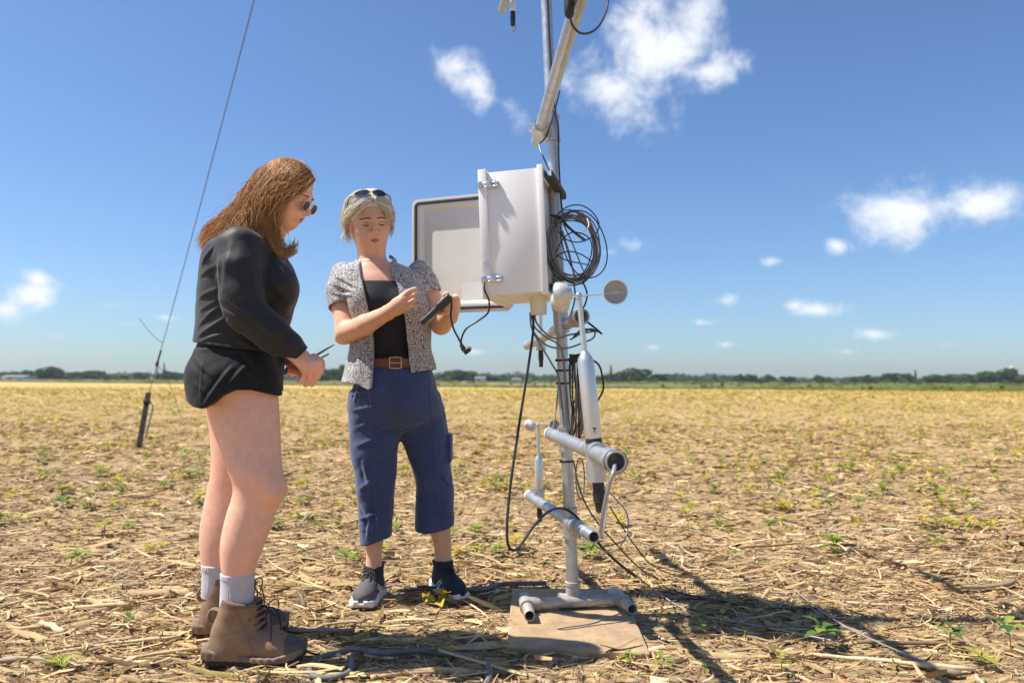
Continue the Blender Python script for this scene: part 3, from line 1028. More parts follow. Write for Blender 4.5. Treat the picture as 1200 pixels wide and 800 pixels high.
for k in range(7):
    V, F, C = crown_mesh(40 + k, 'spire' if k == 6 else 'round')
    o = mesh_np('crown_proto', V, F, M['foliage'], None, False, C); CR.append(o.data); bpy.data.objects.remove(o)
    V, F = trunk_mesh(60 + k)
    o = mesh_np('trunk_proto', V, F, M['bark']); TR.append(o.data); bpy.data.objects.remove(o)
def tree(px, top, wpx, Y, kind, label, group='trees along the horizon'):
    top = top - 2.5; wpx = wpx * (1.0 if kind == 6 else 1.35)
    p = at(px, 446, Y); p.z = 0
    h = at(px, top, Y).z; w = wpx * Y / FPX
    t = thing('horizon_tree', label, 'tree', p, group)
    a = random.uniform(0, 6.28)
    for nm, me in (('trunk', TR[kind]), ('crown', CR[kind])):
        o = bpy.data.objects.new(nm, me); COL.objects.link(o); o.parent = t
        o.scale = (w, w, h * (1.14 if nm == 'crown' else 1)); o.rotation_euler = (0, 0, a)
        if nm == 'crown': o.location.z = -.14 * h
    return t
TREES = [(1165, 433, 40, 420, 0, 'large dark rounded tree left of the tan silo at far right'),
         (1140, 440, 34, 430, 1, 'low dark tree left of the large one near the silo'),
         (1197, 441, 26, 440, 2, 'tree at the right edge beside the silo'),
         (1073, 436, 10, 450, 6, 'narrow upright tree standing clear near the right'),
         (1055, 440, 18, 460, 3, 'left of two round trees beside the narrow upright one'),
         (1042, 439, 22, 455, 4, 'wide round tree left of the narrow upright one'),
         (1098, 441, 28, 460, 5, 'low wide tree right of the narrow upright one'),
         (1118, 441, 24, 455, 2, 'low tree between the wide low one and the silo trees'),
         (1018, 441, 20, 470, 0, 'middling tree in the right hedgerow'),
         (1003, 443, 16, 480, 1, 'small tree in the right hedgerow'),
         (964, 442, 13, 470, 3, 'small lone round tree in the right hedgerow'),
         (924, 443, 14, 480, 4, 'small tree left of the lone round one'),
         (898, 441, 13, 470, 5, 'left small tree of the right hedgerow pair'),
         (880, 441, 14, 470, 2, 'right hand neighbour of the first hedgerow trees'),
         (866, 440, 13, 465, 0, 'first dark tree at the left end of the right hedgerow'),
         (748, 433, 26, 430, 1, 'dark rounded tree just right of the tall anemometer'),
         (730, 438, 20, 440, 2, 'smaller tree close to the right of the anemometer body'),
         (716, 430, 11, 440, 6, 'pointed tree between the mast cables and the anemometer'),
         (706, 441, 26, 450, 3, 'low bushy tree behind the mast cables'),
         (772, 440, 26, 450, 4, 'low tree right of the dark rounded one'),
         (192, 428, 9, 400, 6, 'tall pointed tree beside the guy wire at left'),
         (184, 431, 8, 402, 6, 'second pointed tree left of the tallest by the guy wire'),
         (203, 436, 22, 400, 0, 'rounded tree right of the pointed pair by the guy wire'),
         (166, 438, 16, 420, 1, 'grey green tree left of the pointed pair'),
         (212, 439, 20, 405, 5, 'tree half hidden behind the black shorts'),
         (145, 442, 14, 440, 2, 'small tree left of the guy wire stake'),
         (126, 442, 18, 440, 3, 'low tree in the left hedgerow'),
         (107, 436, 20, 430, 4, 'rounded tree in the left hedgerow'),
         (64, 432, 30, 420, 5, 'largest rounded tree at the left'),
         (40, 433, 26, 425, 0, 'tall tree left of the largest one at left'),
         (18, 437, 24, 430, 1, 'tree near the left edge of the picture'),
         (84, 438, 22, 440, 2, 'tree between the largest and the rounded one at left'),
         (398, 430, 14, 400, 3, 'light green tree between the two women'),
         (388, 434, 18, 405, 4, 'darker tree just left of the light green one between the women'),
         (375, 437, 18, 405, 0, 'tree behind the hand with pliers'),
         (530, 436, 30, 430, 2, 'left tree of the clump right of the older woman'),
         (548, 437, 26, 432, 5, 'right tree of the clump right of the older woman'),
         (575, 441, 26, 440, 1, 'low tree right of the clump behind the hanging cable')]
for t in TREES:
    tree(*t)
# far woods that read as one mass
def woods():
    V = []; F = []; C = []; o = 0
    g = np.random.default_rng(5)
    def put(px, top, w, Y):
        nonlocal o
        v, f, c = crown_mesh(int(g.integers(1, 6)) + 200, 'round')
        keep = g.random(len(f)) < .28
        f = f[keep]; idx = f.ravel(); v = v[idx]; c = c[idx]; f = np.arange(len(v)).reshape(-1, 4)
        p = at(px, 446, Y); h = max(2.0, at(px, top, Y).z); ww = w * Y / FPX
        V.append(v * np.array([ww, ww, h * 1.2]) + np.array([p.x, Y, -.2 * h])); F.append(f + o); C.append(c); o += len(v)
    for px in range(-80, 330, 9): put(px + g.uniform(-4, 4), 437.5 + g.uniform(-2.5, 3), 20, 640 + g.uniform(-20, 40))
    for px in range(330, 640, 9): put(px + g.uniform(-4, 4), 436 + g.uniform(-2.5, 2.5), 20, 620 + g.uniform(-20, 40))
    for px in range(640, 860, 9): put(px + g.uniform(-4, 4), 438.5 + g.uniform(-1.5, 1.5), 20, 620 + g.uniform(-20, 40))
    for px in range(860, 1290, 9): put(px + g.uniform(-4, 4), 441.5 + g.uniform(-1, 1), 18, 700 + g.uniform(-20, 40))
    return V, F, C
V, F, C = woods()
wd = mesh_np('far_woods', np.vstack(V), np.vstack(F), M['foliage'], None, False, np.vstack(C)); wd['kind'] = 'stuff'
wd['label'] = 'low continuous band of woods on the horizon'

# ------------------------------------------------------------------ farm buildings far off
M['silo'] = mat('silo_concrete', (.50, .40, .30), .85, 0, noise=(.6, .12))
M['shedw'] = mat('pale_metal_siding', (.62, .62, .60), .6, 0, noise=(.3, .06))
M['shedroof'] = mat('shed_roof', (.20, .20, .21), .6, .2, noise=(.3, .1))
p = at(1186.5, 446, 455); p.z = 0
si = thing('silo', 'tan cylindrical silo with a narrow cap above the trees at far right', 'silo', p)
hz = at(1186, 432, 455).z; rr = 5.2 * 455 / FPX
MB().lathe((p.x, p.y, 0), (0, 0, 1), [(0, rr), (hz, rr), (hz + .01, rr * .9)], 24).build('barrel', M['silo'], si)
MB().lathe((p.x, p.y, hz + .02), (0, 0, 1), [(0, rr * .55), (1.0, rr * .52), (1.5, rr * .3), (1.7, .2)], 24).build('cap', M['silo'], si)
for k in range(7):
    MB().lathe((p.x, p.y, .8 + k * (hz - 1) / 7), (0, 0, 1), [(0, rr + .06), (.12, rr + .06)], 24).build('hoop', M['shedroof'], si)
def shed(px, Y, wpx, hpx, label):
    p = at(px, 446, Y); p.z = 0; w = wpx * Y / FPX / 2; h = hpx * Y / FPX
    t = thing('farm_shed', label, 'shed', p)
    MB().box((p.x, p.y, h * .35), (w, 5, h * .35)).build('wall', M['shedw'], t, smooth=False)
    mb = MB(); e = w * 1.06; z0 = h * .702
    V = [(p.x - e, p.y - 5.3, z0), (p.x + e, p.y - 5.3, z0), (p.x + e, p.y + 5.3, z0), (p.x - e, p.y + 5.3, z0), (p.x - e, p.y, h), (p.x + e, p.y, h)]
    mb.add(V, [(0, 1, 5, 4), (2, 3, 4, 5), (0, 4, 3), (1, 2, 5), (0, 3, 2, 1)])
    mb.build('roof', M['shedroof'], t, smooth=False)
    MB().box((p.x - w * .3, p.y - 5.06, h * .25), (w * .22, .05, h * .25)).build('door', M['shedroof'], t, smooth=False)
shed(563, 380, 12, 7, 'small white shed on the horizon right of the older woman')
shed(22, 400, 26, 6.5, 'long low grey roofed shed on the horizon at far left')
shed(605, 390, 10, 5.5, 'small pale shed on the horizon just left of the mast')
# ------------------------------------------------------------------ board under the mast
M_board = M['plywood']
bl, br = at_ground(600, 689, .022), at_ground(729, 686, .034)
fl, fr = at_ground(594, 757, .022), at_ground(762, 765, .022)
mb = MB()
tops = [fl, fr, br, bl]
V = [(p.x, p.y, .022) for p in tops] + [(p.x, p.y, -.006) for p in tops]
mb.add(V, [(0, 1, 2, 3), (7, 6, 5, 4), (0, 4, 5, 1), (1, 5, 6, 2), (2, 6, 7, 3), (3, 7, 4, 0)])
board = mb.build('base_board', M_board, None, base=(float((fl.x + fr.x) / 2), float(fl.y), 0), smooth=False)
tag(board, 'weathered brown board lying flat under the mast base', 'board')
bv = board.modifiers.new('edge', 'BEVEL'); bv.width = .004; bv.segments = 2

KM = .947
def am(px, py, Y):
    return at(px, py, Y * KM)
# ------------------------------------------------------------------ mast
MY = 3.2
base = am(672, 700, MY); base.z = .022
def mast_at(z):
    """Axis of the leaning mast at height z."""
    a = am(671.5, 690, MY); b = am(640, 0, MY)
    return a.lerp(b, (z - a.z) / (b.z - a.z))
mast_dir = (am(640, 0, MY) - am(671.5, 690, MY)).normalized()
mast = thing('weather_mast', 'leaning galvanised pipe mast with cross booms standing on a pipe base', 'mast', base)
z_tee_top = am(648, 150, MY).z
mb = MB(); mb.tube([mast_at(.06), mast_at(z_tee_top)], .0230, 28); mb.build('pole', M['galv'], mast)
mb = MB(); mb.tube([mast_at(z_tee_top - .05), mast_at(6.9)], .0222, 24); mb.build('pole', M['galv'], mast)
# base pipes
zb = .022 + .0285
tee = mast_at(zb); tee.z = zb
bL = am(617, 704, 3.14); bL.z = zb
bR = am(727, 695, 3.22); bR.z = zb
mb = MB(); mb.tube([bL, bR], .0215, 24); mb.build('base_pipe', M['galv_dirty'], mast)
axis = (bR - bL).normalized()
mb = MB(); mb.tube([tee - axis * .055, tee + axis * .055], .0275, 24); mb.tube([tee, tee + mast_dir * .070], .0285, 24)
mb.tube([tee + mast_dir * .060, tee + mast_dir * .072], .0310, 24); mb.tube([tee - axis * .058, tee - axis * .045], .0300, 24); mb.tube([tee + axis * .045, tee + axis * .058], .0300, 24)
mb.build('tee_fitting', M['galv_dirty'], mast)
fdirL = (at_ground(621, 722, zb) - bL); fdirL.z = 0
fdirR = (at_ground(742, 714, zb) - bR); fdirR.z = 0
for (c, fd) in ((bL, fdirL), (bR, fdirR)):
    u = fd.normalized()
    mb = MB(); mb.pipe_end(c, c + u * max(.10, fd.length * .95), .0205, .004, 24); mb.build('foot_pipe', M['galv_dirty'], mast)
    mb = MB(); mb.pipe_end(c, c - u * .10, .0205, .004, 24); mb.build('foot_pipe', M['galv_dirty'], mast)
    mb = MB(); mb.tube([c - u * .05, c + u * .042], .0262, 24); mb.tube([c, c + axis * (.05 if c is bL else -.05)], .0262, 24)
    mb.tube([c + u * .034, c + u * .045], .0285, 24)
    mb.build('elbow_fitting', M['galv_dirty'], mast)

def sleeve(c, d, r, L, name='tee_fitting', material=None):
    mb = MB(); d = v3(d) / np.linalg.norm(v3(d)); c = v3(c)
    mb.tube([c - d * L, c + d * L], r, 24); mb.tube([c - d * L, c - d * (L - .012)], r + .003, 24); mb.tube([c + d * (L - .012), c + d * L], r + .003, 24)
    return mb
# top boom runs from behind the mast towards and over the camera
tA = am(628.5, 166, 3.32); tB = am(683, -14, 2.05)
tdir = (tB - tA).normalized()
tB2 = tA + tdir * 1.75
mb = MB(); mb.pipe_end(tB2, tA, .0225, .004, 24); mb.build('boom', M['galv'], mast)
tc_ = tA + tdir * .16
sl = sleeve(mast_at(z_tee_top - .005), mast_dir, .0300, .052); sl.tube([tc_, mast_at(z_tee_top + .01)], .026, 18); sl.tube([tc_ - tdir * .045, tc_ + tdir * .045], .031, 24)
sl.build('cross_clamp', M['galv'], mast)
mb = MB()
for s in (-.03, .03):
    q = tc_ + tdir * (.012 + s * .3)
    mb.tube([q + Vector((-.036, 0, s * .3)), q + Vector((-.045, 0, s * .3))], .008, 6)
mb.build('set_screw', M['zinc'], mast)
# upper boom, mostly above the picture
uA = am(588, 12, 4.5); uz = uA.z
uM = mast_at(uz)
udir = (Vector((uM.x + .05, uM.y, uz)) - uA); udir.z = 0; udir.normalize()
mb = MB(); mb.pipe_end(uA + udir * 2.5, uA, .0225, .004, 24); mb.build('boom', M['galv'], mast)
sleeve(mast_at(uz), mast_dir, .0285, .055).build('cross_clamp', M['galv'], mast)
# middle boom
mA = am(618, 405, 4.25); mB = am(681, 371, 2.92)
mdir = (mB - mA).normalized()
mb = MB(); mb.tube([mA, mB - mdir * .075], .0225, 24); mb.build('boom', M['galv'], mast)
mb = MB(); mb.pipe_end(mB - mdir * .08, mB + mdir * .006, .031, .006, 24, .07); mb.build('end_fitting', M['galv_dirty'], mast)
mm = mast_at(am(659, 375, MY).z)
sleeve(mm, mast_dir, .0300, .05).build('tee_fitting', M['galv'], mast)
# lower front boom: clamped to the front of the mast
lA = am(645, 508, 3.10); lB = am(722, 541, 2.10)
ldir = (lB - lA).normalized()
mb = MB(); mb.tube([lA, lB - ldir * .085], .0225, 24); mb.build('boom', M['galv'], mast)
lt = am(697, 528, 2.37)
sl = MB(); sl.tube([lA - ldir * .004, lA + ldir * .02], .0245, 24)
sl.build('end_cap', M['whitep'], mast)
up = Vector((-.03, 0, 1)).normalized()
lt2 = am(698, 541, 2.37)
sl = MB(); sl.tube([lt2 - up * .056, lt2 + up * .054], .0280, 24); sl.tube([lt - ldir * .045, lt + ldir * .05], .0285, 24)
sl.build('tee_fitting', M['galv'], mast)
mb = MB(); mb.pipe_end(lB - ldir * .09, lB, .0295, .006, 28, .085); mb.tube([lB - ldir * .022, lB - ldir * .004], .0325, 28, caps=False); mb.build('end_fitting', M['galv'], mast)
lm = mast_at(am(661, 514, MY).z)
sl = sleeve(lm, mast_dir, .0285, .05); sl.tube([lm, lm + Vector((0, -.075, 0)) + Vector((-.005, 0, 0))], .027, 18)
sl.build('cross_clamp', M['galv'], mast)
# lowest boom
oA = am(620, 580, 3.94); oB = am(696, 629, 2.90)
odir = (oB - oA).normalized()
mb = MB(); mb.pipe_end(oA, oB, .0225, .005, 24); mb.build('boom', M['galv'], mast)
om = mast_at(am(668, 612, MY).z)
sl = sleeve(om, mast_dir, .0300, .058); sl.tube([om, om + odir * .10], .0285, 22); sl.build('tee_fitting', M['galv'], mast)
mb = MB(); mb.tube([oA - odir * .004, oA + odir * .02], .0245, 22); mb.build('end_cap', M['whitep'], mast)
# cable ties on the pole
for py in (422, 434, 449, 540):
    c = mast_at(am(660, py, MY).z)
    mb = MB(); mb.tube([c - mast_dir * .004, c + mast_dir * .004], .0248, 24)
    e = c + Vector((-.0255, -.004, 0)); mb.box(e, (.004, .005, .005))
    mb.build('cable_tie', M['black'], mast)

# ------------------------------------------------------------------ cup anemometers
def anemometer(label, foot, top, r_body, r_neck, z_neck, z_body, cup_r, arm_len, ang0, conn, name='cup_anemometer'):
    """foot..top: axis of the instrument; z_neck and z_body are fractions of the axis where neck and body end."""
    foot = Vector(foot); top = Vector(top); ax = top - foot; Ln = ax.length; u = ax / Ln
    t = thing(name, label, 'anemometer', foot, 'cup anemometers on the mast booms')
    zb_ = Ln * z_body; zn = Ln * z_neck
    MB().lathe(foot, u, [(0, r_body * .96), (.004, r_body), (zb_, r_body), (zb_ + r_body * .5, r_body * .86), (zb_ + r_body * 1.3, r_neck * 1.12)], 32).build('body', M['alu'], t)
    MB().lathe(foot + u * (zb_ + r_body * 1.25), u, [(0, r_neck), (zn - zb_ - r_body * 1.25, r_neck * .9)], 24).build('neck', M['alu'], t)
    MB().lathe(foot + u * zn, u, [(0, r_neck * .8), (.003, r_neck * 1.15), (Ln - zn - .006, r_neck * 1.15), (Ln - zn, r_neck * .8)], 24).build('rotor_hub', M['alu'], t)
    MB().lathe(foot - u * .022, u, [(0, r_body * .9), (.004, r_body * .985), (.018, r_body * .985), (.0222, r_body * .9)], 28).build('collar_ring', M['black'], t)
    MB().lathe(foot - u * conn[0], u, [(0, conn[2] * .5), (.004, conn[2] * .8), (conn[1] * .35, conn[2] * .85), (conn[1] * .36, conn[2]), (conn[1] * .7, conn[2]), (conn[1] * .71, conn[2] * .9), (conn[1], conn[2] * .9)], 24).build('cable_connector', M['black'], t)
    hub = foot + u * (zn + (Ln - zn) * .5)
    e1 = Vector((1, 0, 0)); e1 = (e1 - u * e1.dot(u)).normalized(); e2 = u.cross(e1)
    for k in range(3):
        a = ang0 + k * 2 * math.pi / 3
        d = e1 * math.cos(a) + e2 * math.sin(a)
        tan = e2 * math.cos(a) - e1 * math.sin(a)
        MB().tube([hub, hub + d * (arm_len + cup_r * 1.02)], [r_neck * .34, r_neck * .26], 10).build('cup_arm', M['alu'], t)
        c = hub + d * arm_len
        prof = []
        n = 12
        for i in range(n + 1):
            th = i / n * math.pi / 2
            prof.append((cup_r * (1.0 - math.cos(th)) * 1.15, cup_r * math.sin(th) + 1e-4))
        prof += [(cup_r * 1.18, cup_r * 1.02), (cup_r * 1.2, cup_r * .96)]
        for i in range(n, -1, -1):
            th = i / n * math.pi / 2
            prof.append((cup_r * 1.15 - cup_r * 1.08 * math.cos(th), cup_r * .93 * math.sin(th) + 1e-4))
        MB().lathe(c + tan * cup_r * .6, -tan, prof, 28).build('cup', M['cup'], t)
    return t
M['cup'] = mat('cup_metal', (.62, .61, .59), .38, .35, noise=(40, .06))
fr_foot = am(695.5, 513, 2.37); fr_top = am(678, 343, 2.37)
an = anemometer('large silver cup anemometer on the front boom, nearest the camera', fr_foot, fr_top, .0245, .0085, .955, .52, .036, .105, R(3), (.215, .088, .019))
# two dark printed bars near the foot of the body
ua = (fr_top - fr_foot).normalized()
mb = MB()
for k, (w, dz) in enumerate(((.006, .030), (.0018, .024))):
    a = R(-98 + k * 4)
    c = fr_foot + ua * dz + Vector((math.cos(R(-82)) * .0247, math.sin(R(-82)) * .0247, 0))
    mb.box(c, (w, .0006, .0014 if k == 0 else .006))
mb.build('print_mark', M['black'], an)
an_mid_top = am(633.5, 330, 4.05); an_mid_foot = am(634.5, 398, 4.05)
anemometer('white cup anemometer behind the box, hanging its connector below the middle boom', am(633.5, 398, 4.0), am(631, 262, 4.0), .0115, .006, .94, .62, .034, .10, R(40), (.135, .10, .013))
anemometer('small silver cup anemometer at the far end of the lowest boom', am(632, 578, 3.78), am(630.5, 496, 3.78), .0185, .0085, .955, .47, .024, .075, R(10), (.13, .065, .013))
for (c, r_, d_) in ((am(632, 582, 3.78), .024, None), (am(634, 402, 4.0), .022, None)):
    sl = sleeve(c, (0, 0, 1), r_, .035); sl.build('tee_fitting', M['galv'], mast)
# sensor tubes on the two upper booms: only their lower ends and connectors are in the picture
def hanging(label, p, r, hgt, conn):
    t = thing('cup_anemometer', label, 'anemometer', p, 'cup anemometers on the mast booms')
    MB().lathe(p, (0, 0, 1), [(0, r * .9), (.004, r), (hgt, r), (hgt + .02, r * .5), (hgt + .2, r * .36)], 24).build('body', M['alu'], t)
    MB().lathe(p - Vector((0, 0, conn[0])), (0, 0, 1), [(0, conn[1] * .5), (.006, conn[1] * .85), (conn[0] * .4, conn[1]), (conn[0], conn[1] * .9)], 20).build('cable_connector', M['black'], t)
    top = p + Vector((0, 0, hgt + .2))
    for k in range(3):
        a = k * 2.094 + .4
        d = Vector((math.cos(a), math.sin(a), 0)); tan = Vector((-math.sin(a), math.cos(a), 0))
        MB().tube([top, top + d * .13], .0032, 8).build('cup_arm', M['alu'], t)
        prof = [(.036 * (1 - math.cos(i / 8 * math.pi / 2)), .036 * math.sin(i / 8 * math.pi / 2) + 1e-4) for i in range(9)]
        prof += [(.033 - .033 * math.cos(i / 8 * math.pi / 2) + .003, .033 * math.sin(i / 8 * math.pi / 2) + 1e-4) for i in range(8, -1, -1)]
        MB().lathe(top + d * .105 - tan * .02, tan, prof, 20).build('cup', M['cup'], t)
    return t
hp = am(601, 14, 4.42)
hanging('sensor tube with black connector on the upper boom at the top edge', hp, .017, .26, (.082, .015))
hn = am(668.5, 0, 2.12)
hanging('black ribbed connector and sensor tube on the top boom at the top edge', hn + Vector((-.004, -.012, .02)), .02, .24, (.075, .0145))

# ------------------------------------------------------------------ instrument box
BA = R(12)                                                         # turned a little so that its side faces the camera's left
bxu = Vector((math.cos(BA), -math.sin(BA), 0))                     # from the opening towards the mast
byu = Vector((math.sin(BA), math.cos(BA), 0))                      # from the near side to the far side
lean = mast_dir
bxu = (bxu - lean * bxu.dot(lean)).normalized(); byu = lean.cross(bxu)
n_bl = am(570, 346, 2.98)                                          # near side, lower corner at the opening
BH, BD, BWd = .456, .210, .38                                      # height, depth (opening to back), width (near to far)
ebx = thing('instrument_box', 'white fibreglass instrument enclosure on the mast with its door open', 'enclosure', n_bl)
def bp(a, b, c):
    """Point in the box: a from opening to back, b from near to far, c up (metres)."""
    return n_bl + bxu * a + byu * b + lean * c
def bbox(name, a0, a1, b0, b1, c0, c1, material, parent, bev=.006):
    c = bp((a0 + a1) / 2, (b0 + b1) / 2, (c0 + c1) / 2)
    return MB().box(c, (abs(a1 - a0) / 2, abs(b1 - b0) / 2, abs(c1 - c0) / 2), [bxu, byu, lean], bev).build(name, material, parent)
w_ = .006
shell = bbox('side_panel', .02, BD, 0, w_, 0, BH, M['white'], ebx, .002)
bbox('side_panel', .02, BD, BWd - w_, BWd, 0, BH, M['white'], ebx, .002)
bbox('top_panel', .02, BD, w_ + .0005, BWd - w_ - .0005, BH - w_, BH, M['white'], ebx, .002)
bbox('bottom_panel', .02, BD, w_ + .0005, BWd - w_ - .0005, 0, w_, M['white'], ebx, .002)
bbox('back_panel', BD - w_, BD - .0005, w_ + .0005, BWd - w_ - .0005, w_ + .0005, BH - w_ - .0005, M['white'], ebx, .002)
# rim round the opening and flange at the back
for nm, a0, a1, o in (('opening_rim', -.012, .0195, .012), ('back_flange', BD + .0005, BD + .022, .010)):
    mb = MB()
    for (b0, b1, c0, c1) in ((-o, .004, -o, BH + o), (BWd - .004, BWd + o, -o, BH + o), (.0042, BWd - .0042, -o, .004), (.0042, BWd - .0042, BH - .004, BH + o)):
        mb.box(bp((a0 + a1) / 2, (b0 + b1) / 2, (c0 + c1) / 2), ((a1 - a0) / 2, (b1 - b0) / 2, (c1 - c0) / 2), [bxu, byu, lean], .002)
    mb.build(nm, M['white'], ebx)
bbox('mounting_plate', .17, .176, .03, BWd - .03, .03, BH - .03, M['galv'], ebx, .001)
for k, (b0, b1, c0, c1) in enumerate(((.06, .20, .26, .42), (.22, .34, .28, .42), (.06, .34, .08, .2))):
    o = bbox('logger_module', .11, .169, b0, b1, c0, c1, M['whitep'] if k else M['gasket'], ebx, .004)
# latches on the near side
for cz in (.408, .057):
    mb = MB()
    mb.box(bp(.040, -.004, cz), (.026, .004, .011), [bxu, byu, lean], .002)
    mb.box(bp(.030, -.011, cz), (.012, .006, .013), [bxu, byu, lean], .003)
    mb.tube([bp(.055, -.012, cz - .012), bp(.055, -.012, cz + .012)], .005, 10)
    mb.tube([bp(.010, -.012, cz - .007), bp(.06, -.015, cz - .007)], .0022, 6)
    mb.tube([bp(.010, -.012, cz + .007), bp(.06, -.015, cz + .007)], .0022, 6)
    mb.box(bp(-.004, -.018, cz), (.008, .005, .012), [bxu, byu, lean], .002)
    mb.build('latch', M['zinc'], ebx)
mb = MB(); mb.tube([bp(.008, -.0135, .115), bp(.008, -.017, .115)], .010, 16); mb.build('rivet', M['zinc'], ebx)
# conduit hub below
cb = bp(.165, .16, 0)
MB().lathe(cb - lean * .070, lean, [(0, .028), (.004, .031), (.064, .034), (.0695, .036)], 28).build('conduit_hub', M['offwhite'], ebx)
# strut channels that clamp the box to the mast
for cz in (BH - .035, .008):
    mb = MB()
    c = bp(BD + .040, BWd * .5, cz)
    mb.box(c, (.013, .185, .003), [bxu, byu, lean]); mb.box(c + lean * .012 + bxu * .013, (.002, .185, .011), [bxu, byu, lean]); mb.box(c + lean * .012 - bxu * .013, (.002, .185, .011), [bxu, byu, lean])
    mb.build('strut_channel', M['gasket'], ebx)
    mc = mast_at(c.z + .01)
    mb = MB(); mb.tube([mc - mast_dir * .008, mc + mast_dir * .008], .0262, 24); mb.box(mc + Vector((.016, -.024, 0)), (.010, .007, .008)); mb.build('pipe_clamp', M['galv_dirty'], ebx)
# open door, hinged on the far edge of the opening
hinge_p = bp(-.014, BWd + .006, 0)
LW, LH = .448, BH + .024
d1 = at(486, 243, 3.37); d0 = hinge_p
ldv = Vector((d1.x - d0.x, d1.y - d0.y, 0)).normalized()
ldv = (ldv - lean * ldv.dot(lean) * .0).normalized()
lup = (lean - ldv * lean.dot(ldv)).normalized()
lnm = ldv.cross(lup).normalized()
if lnm.y > 0: lnm = -lnm                                            # inside face looks at the camera
def dp(a, b, c):
    return hinge_p + ldv * a + lnm * b + lup * c
def rounded_rect(a0, a1, c0, c1, r, n=6):
    pts = []
    for (ca, cc, s) in ((a1 - r, c1 - r, 0), (a0 + r, c1 - r, 1), (a0 + r, c0 + r, 2), (a1 - r, c0 + r, 3)):
        for i in range(n + 1):
            th = (s + i / n) * math.pi / 2
            pts.append((ca + r * math.cos(th), cc + r * math.sin(th)))
    return pts
def door_shell():
    mb = MB()
    rings_ = []
    A0, A1, C0, C1 = -.02, LW, -.024, LH
    for (ins, dep) in ((0, .0), (0, -.030), (.004, -.034), (.02, -.034)):
        rings_.append([dp(a, dep, c) for a, c in rounded_rect(A0 + ins, A1 - ins, C0 + ins, C1 - ins, .028 - min(ins, .015))])
    inner = []
    for (ins, dep) in ((0, .0), (.012, .0), (.012, -.010), (.024, -.010), (.024, -.002), (.036, -.002), (.052, -.021)):
        inner.append([dp(a, dep, c) for a, c in rounded_rect(A0 + ins, A1 - ins, C0 + ins, C1 - ins, max(.008, .028 - ins * .5))])
    n = len(rings_[0])
    seq = rings_[::-1] + inner[1:]
    V = [p for rr_ in seq for p in rr_]
    F = [tuple(range(n))[::-1]]
    for i in range(len(seq) - 1):
        for k in range(n):
            k2 = (k + 1) % n
            F.append((i * n + k, i * n + k2, (i + 1) * n + k2, (i + 1) * n + k))
    F.append(tuple(range((len(seq) - 1) * n, len(seq) * n)))
    mb.add([list(p) for p in V], F)
    return mb
door = door_shell().build('door', M['offwhite'], ebx)
g_ring = [dp(a, -.004, c) for a, c in rounded_rect(-.02 + .018, LW - .018, -.024 + .018, LH - .018, .018)]
mb = MB(); mb.tube(g_ring, .0085, 8, closed=True); mb.build('gasket', M['gasket'], door)
sl = MB()  # sunlit patch low on the door's inside, painted as a flat white sheet
V = [dp(a, -.0195, c) for a, c in ((.05, .03), (.21, .03), (.21, .105), (.05, .105))]
sl.add([list(p) for p in V], [(0, 1, 2, 3)]); sl.build('sunlit_patch', M['whitep'], door, smooth=False)
for cz in (.09, LH - .1):
    mb = MB(); mb.tube([dp(LW + .004, -.015, cz - .02), dp(LW + .004, -.015, cz + .02)], .004, 8); mb.build('catch', M['zinc'], door)
    mb = MB(); mb.tube([dp(-.024, -.004, cz - .03), dp(-.024, -.004, cz + .03)], .006, 10); mb.build('hinge', M['zinc'], door)

# ------------------------------------------------------------------ cables
def cable(name, label, pts, r, material, smooth=8, sides=7, cat='cable', group=None):
    mb = MB(); mb.tube(pts, r, sides, smooth=smooth)
    o = mb.build(name, material, None, base=tuple(pts[0]))
    return tag(o, label, cat, group)
def cpx(rows):
    return [am(*q) for q in rows]
# coil of spare cable hung on the right of the pole
coil = thing('cable_coil', 'untidy coil of grey cable tied to the right of the pole', 'cable coil', am(678, 320, 3.12))
cg = random.Random(21)
def loop_pts(cx, cy, rx, ry, tilt, Y, turns=1.0, n=26, ph=0.0, wob=2.0):
    pts = []
    w1, w2 = cg.uniform(-wob, wob), cg.uniform(-wob, wob)
    for i in range(int(n * turns)):
        t = ph + i / n * 2 * math.pi
        x = rx * math.cos(t) + w1 * math.cos(2 * t); y = ry * math.sin(t) + w2 * math.sin(3 * t)
        c, s = math.cos(R(tilt)), math.sin(R(tilt))
        pts.append(am(cx + x * c - y * s, cy + x * s + y * c, Y + .02 * math.sin(t + w1) + .03 * math.cos(t)))
    return pts
for k in range(17):
    mb = MB(); mb.tube(loop_pts(671 + cg.uniform(-2, 3), 290 + cg.uniform(-3, 5), 27.5 + cg.uniform(-3.5, 2.5), 38 + cg.uniform(-4, 4), cg.uniform(-16, 4), 3.10 + cg.uniform(-.02, .02)), .0026, 7, closed=True)
    mb.build('cable_loop', M['greycable'], coil)
for (cx, cy, rx, ry, ti) in ((684, 286, 25, 42, -18), (676, 262, 26, 21, 10), (672, 300, 20, 30, 20), (669, 312, 26, 16, 0)):
    mb = MB(); mb.tube(loop_pts(cx, cy, rx, ry, ti, 3.08), .0025, 7, closed=True); mb.build('cable_loop', M['cable'], coil)
for rows in ([(656, 266, 3.09), (664, 290, 3.08), (672, 318, 3.09), (679, 332, 3.1)], [(660, 262, 3.1), (672, 288, 3.09), (684, 318, 3.1), (690, 326, 3.1)], [(659, 270, 3.1), (668, 300, 3.08), (673, 326, 3.09)],
             [(646, 253, 3.12), (658, 258, 3.08), (670, 270, 3.08), (684, 282, 3.1)], [(660, 262, 3.07), (672, 272, 3.07), (685, 283, 3.07)], [(654, 300, 3.08), (664, 305, 3.07), (688, 310, 3.08), (698, 312, 3.1)]):
    mb = MB(); mb.tube(cpx(rows), .0028, 7, smooth=6); mb.build('cable_strand', M['greycable'], coil)
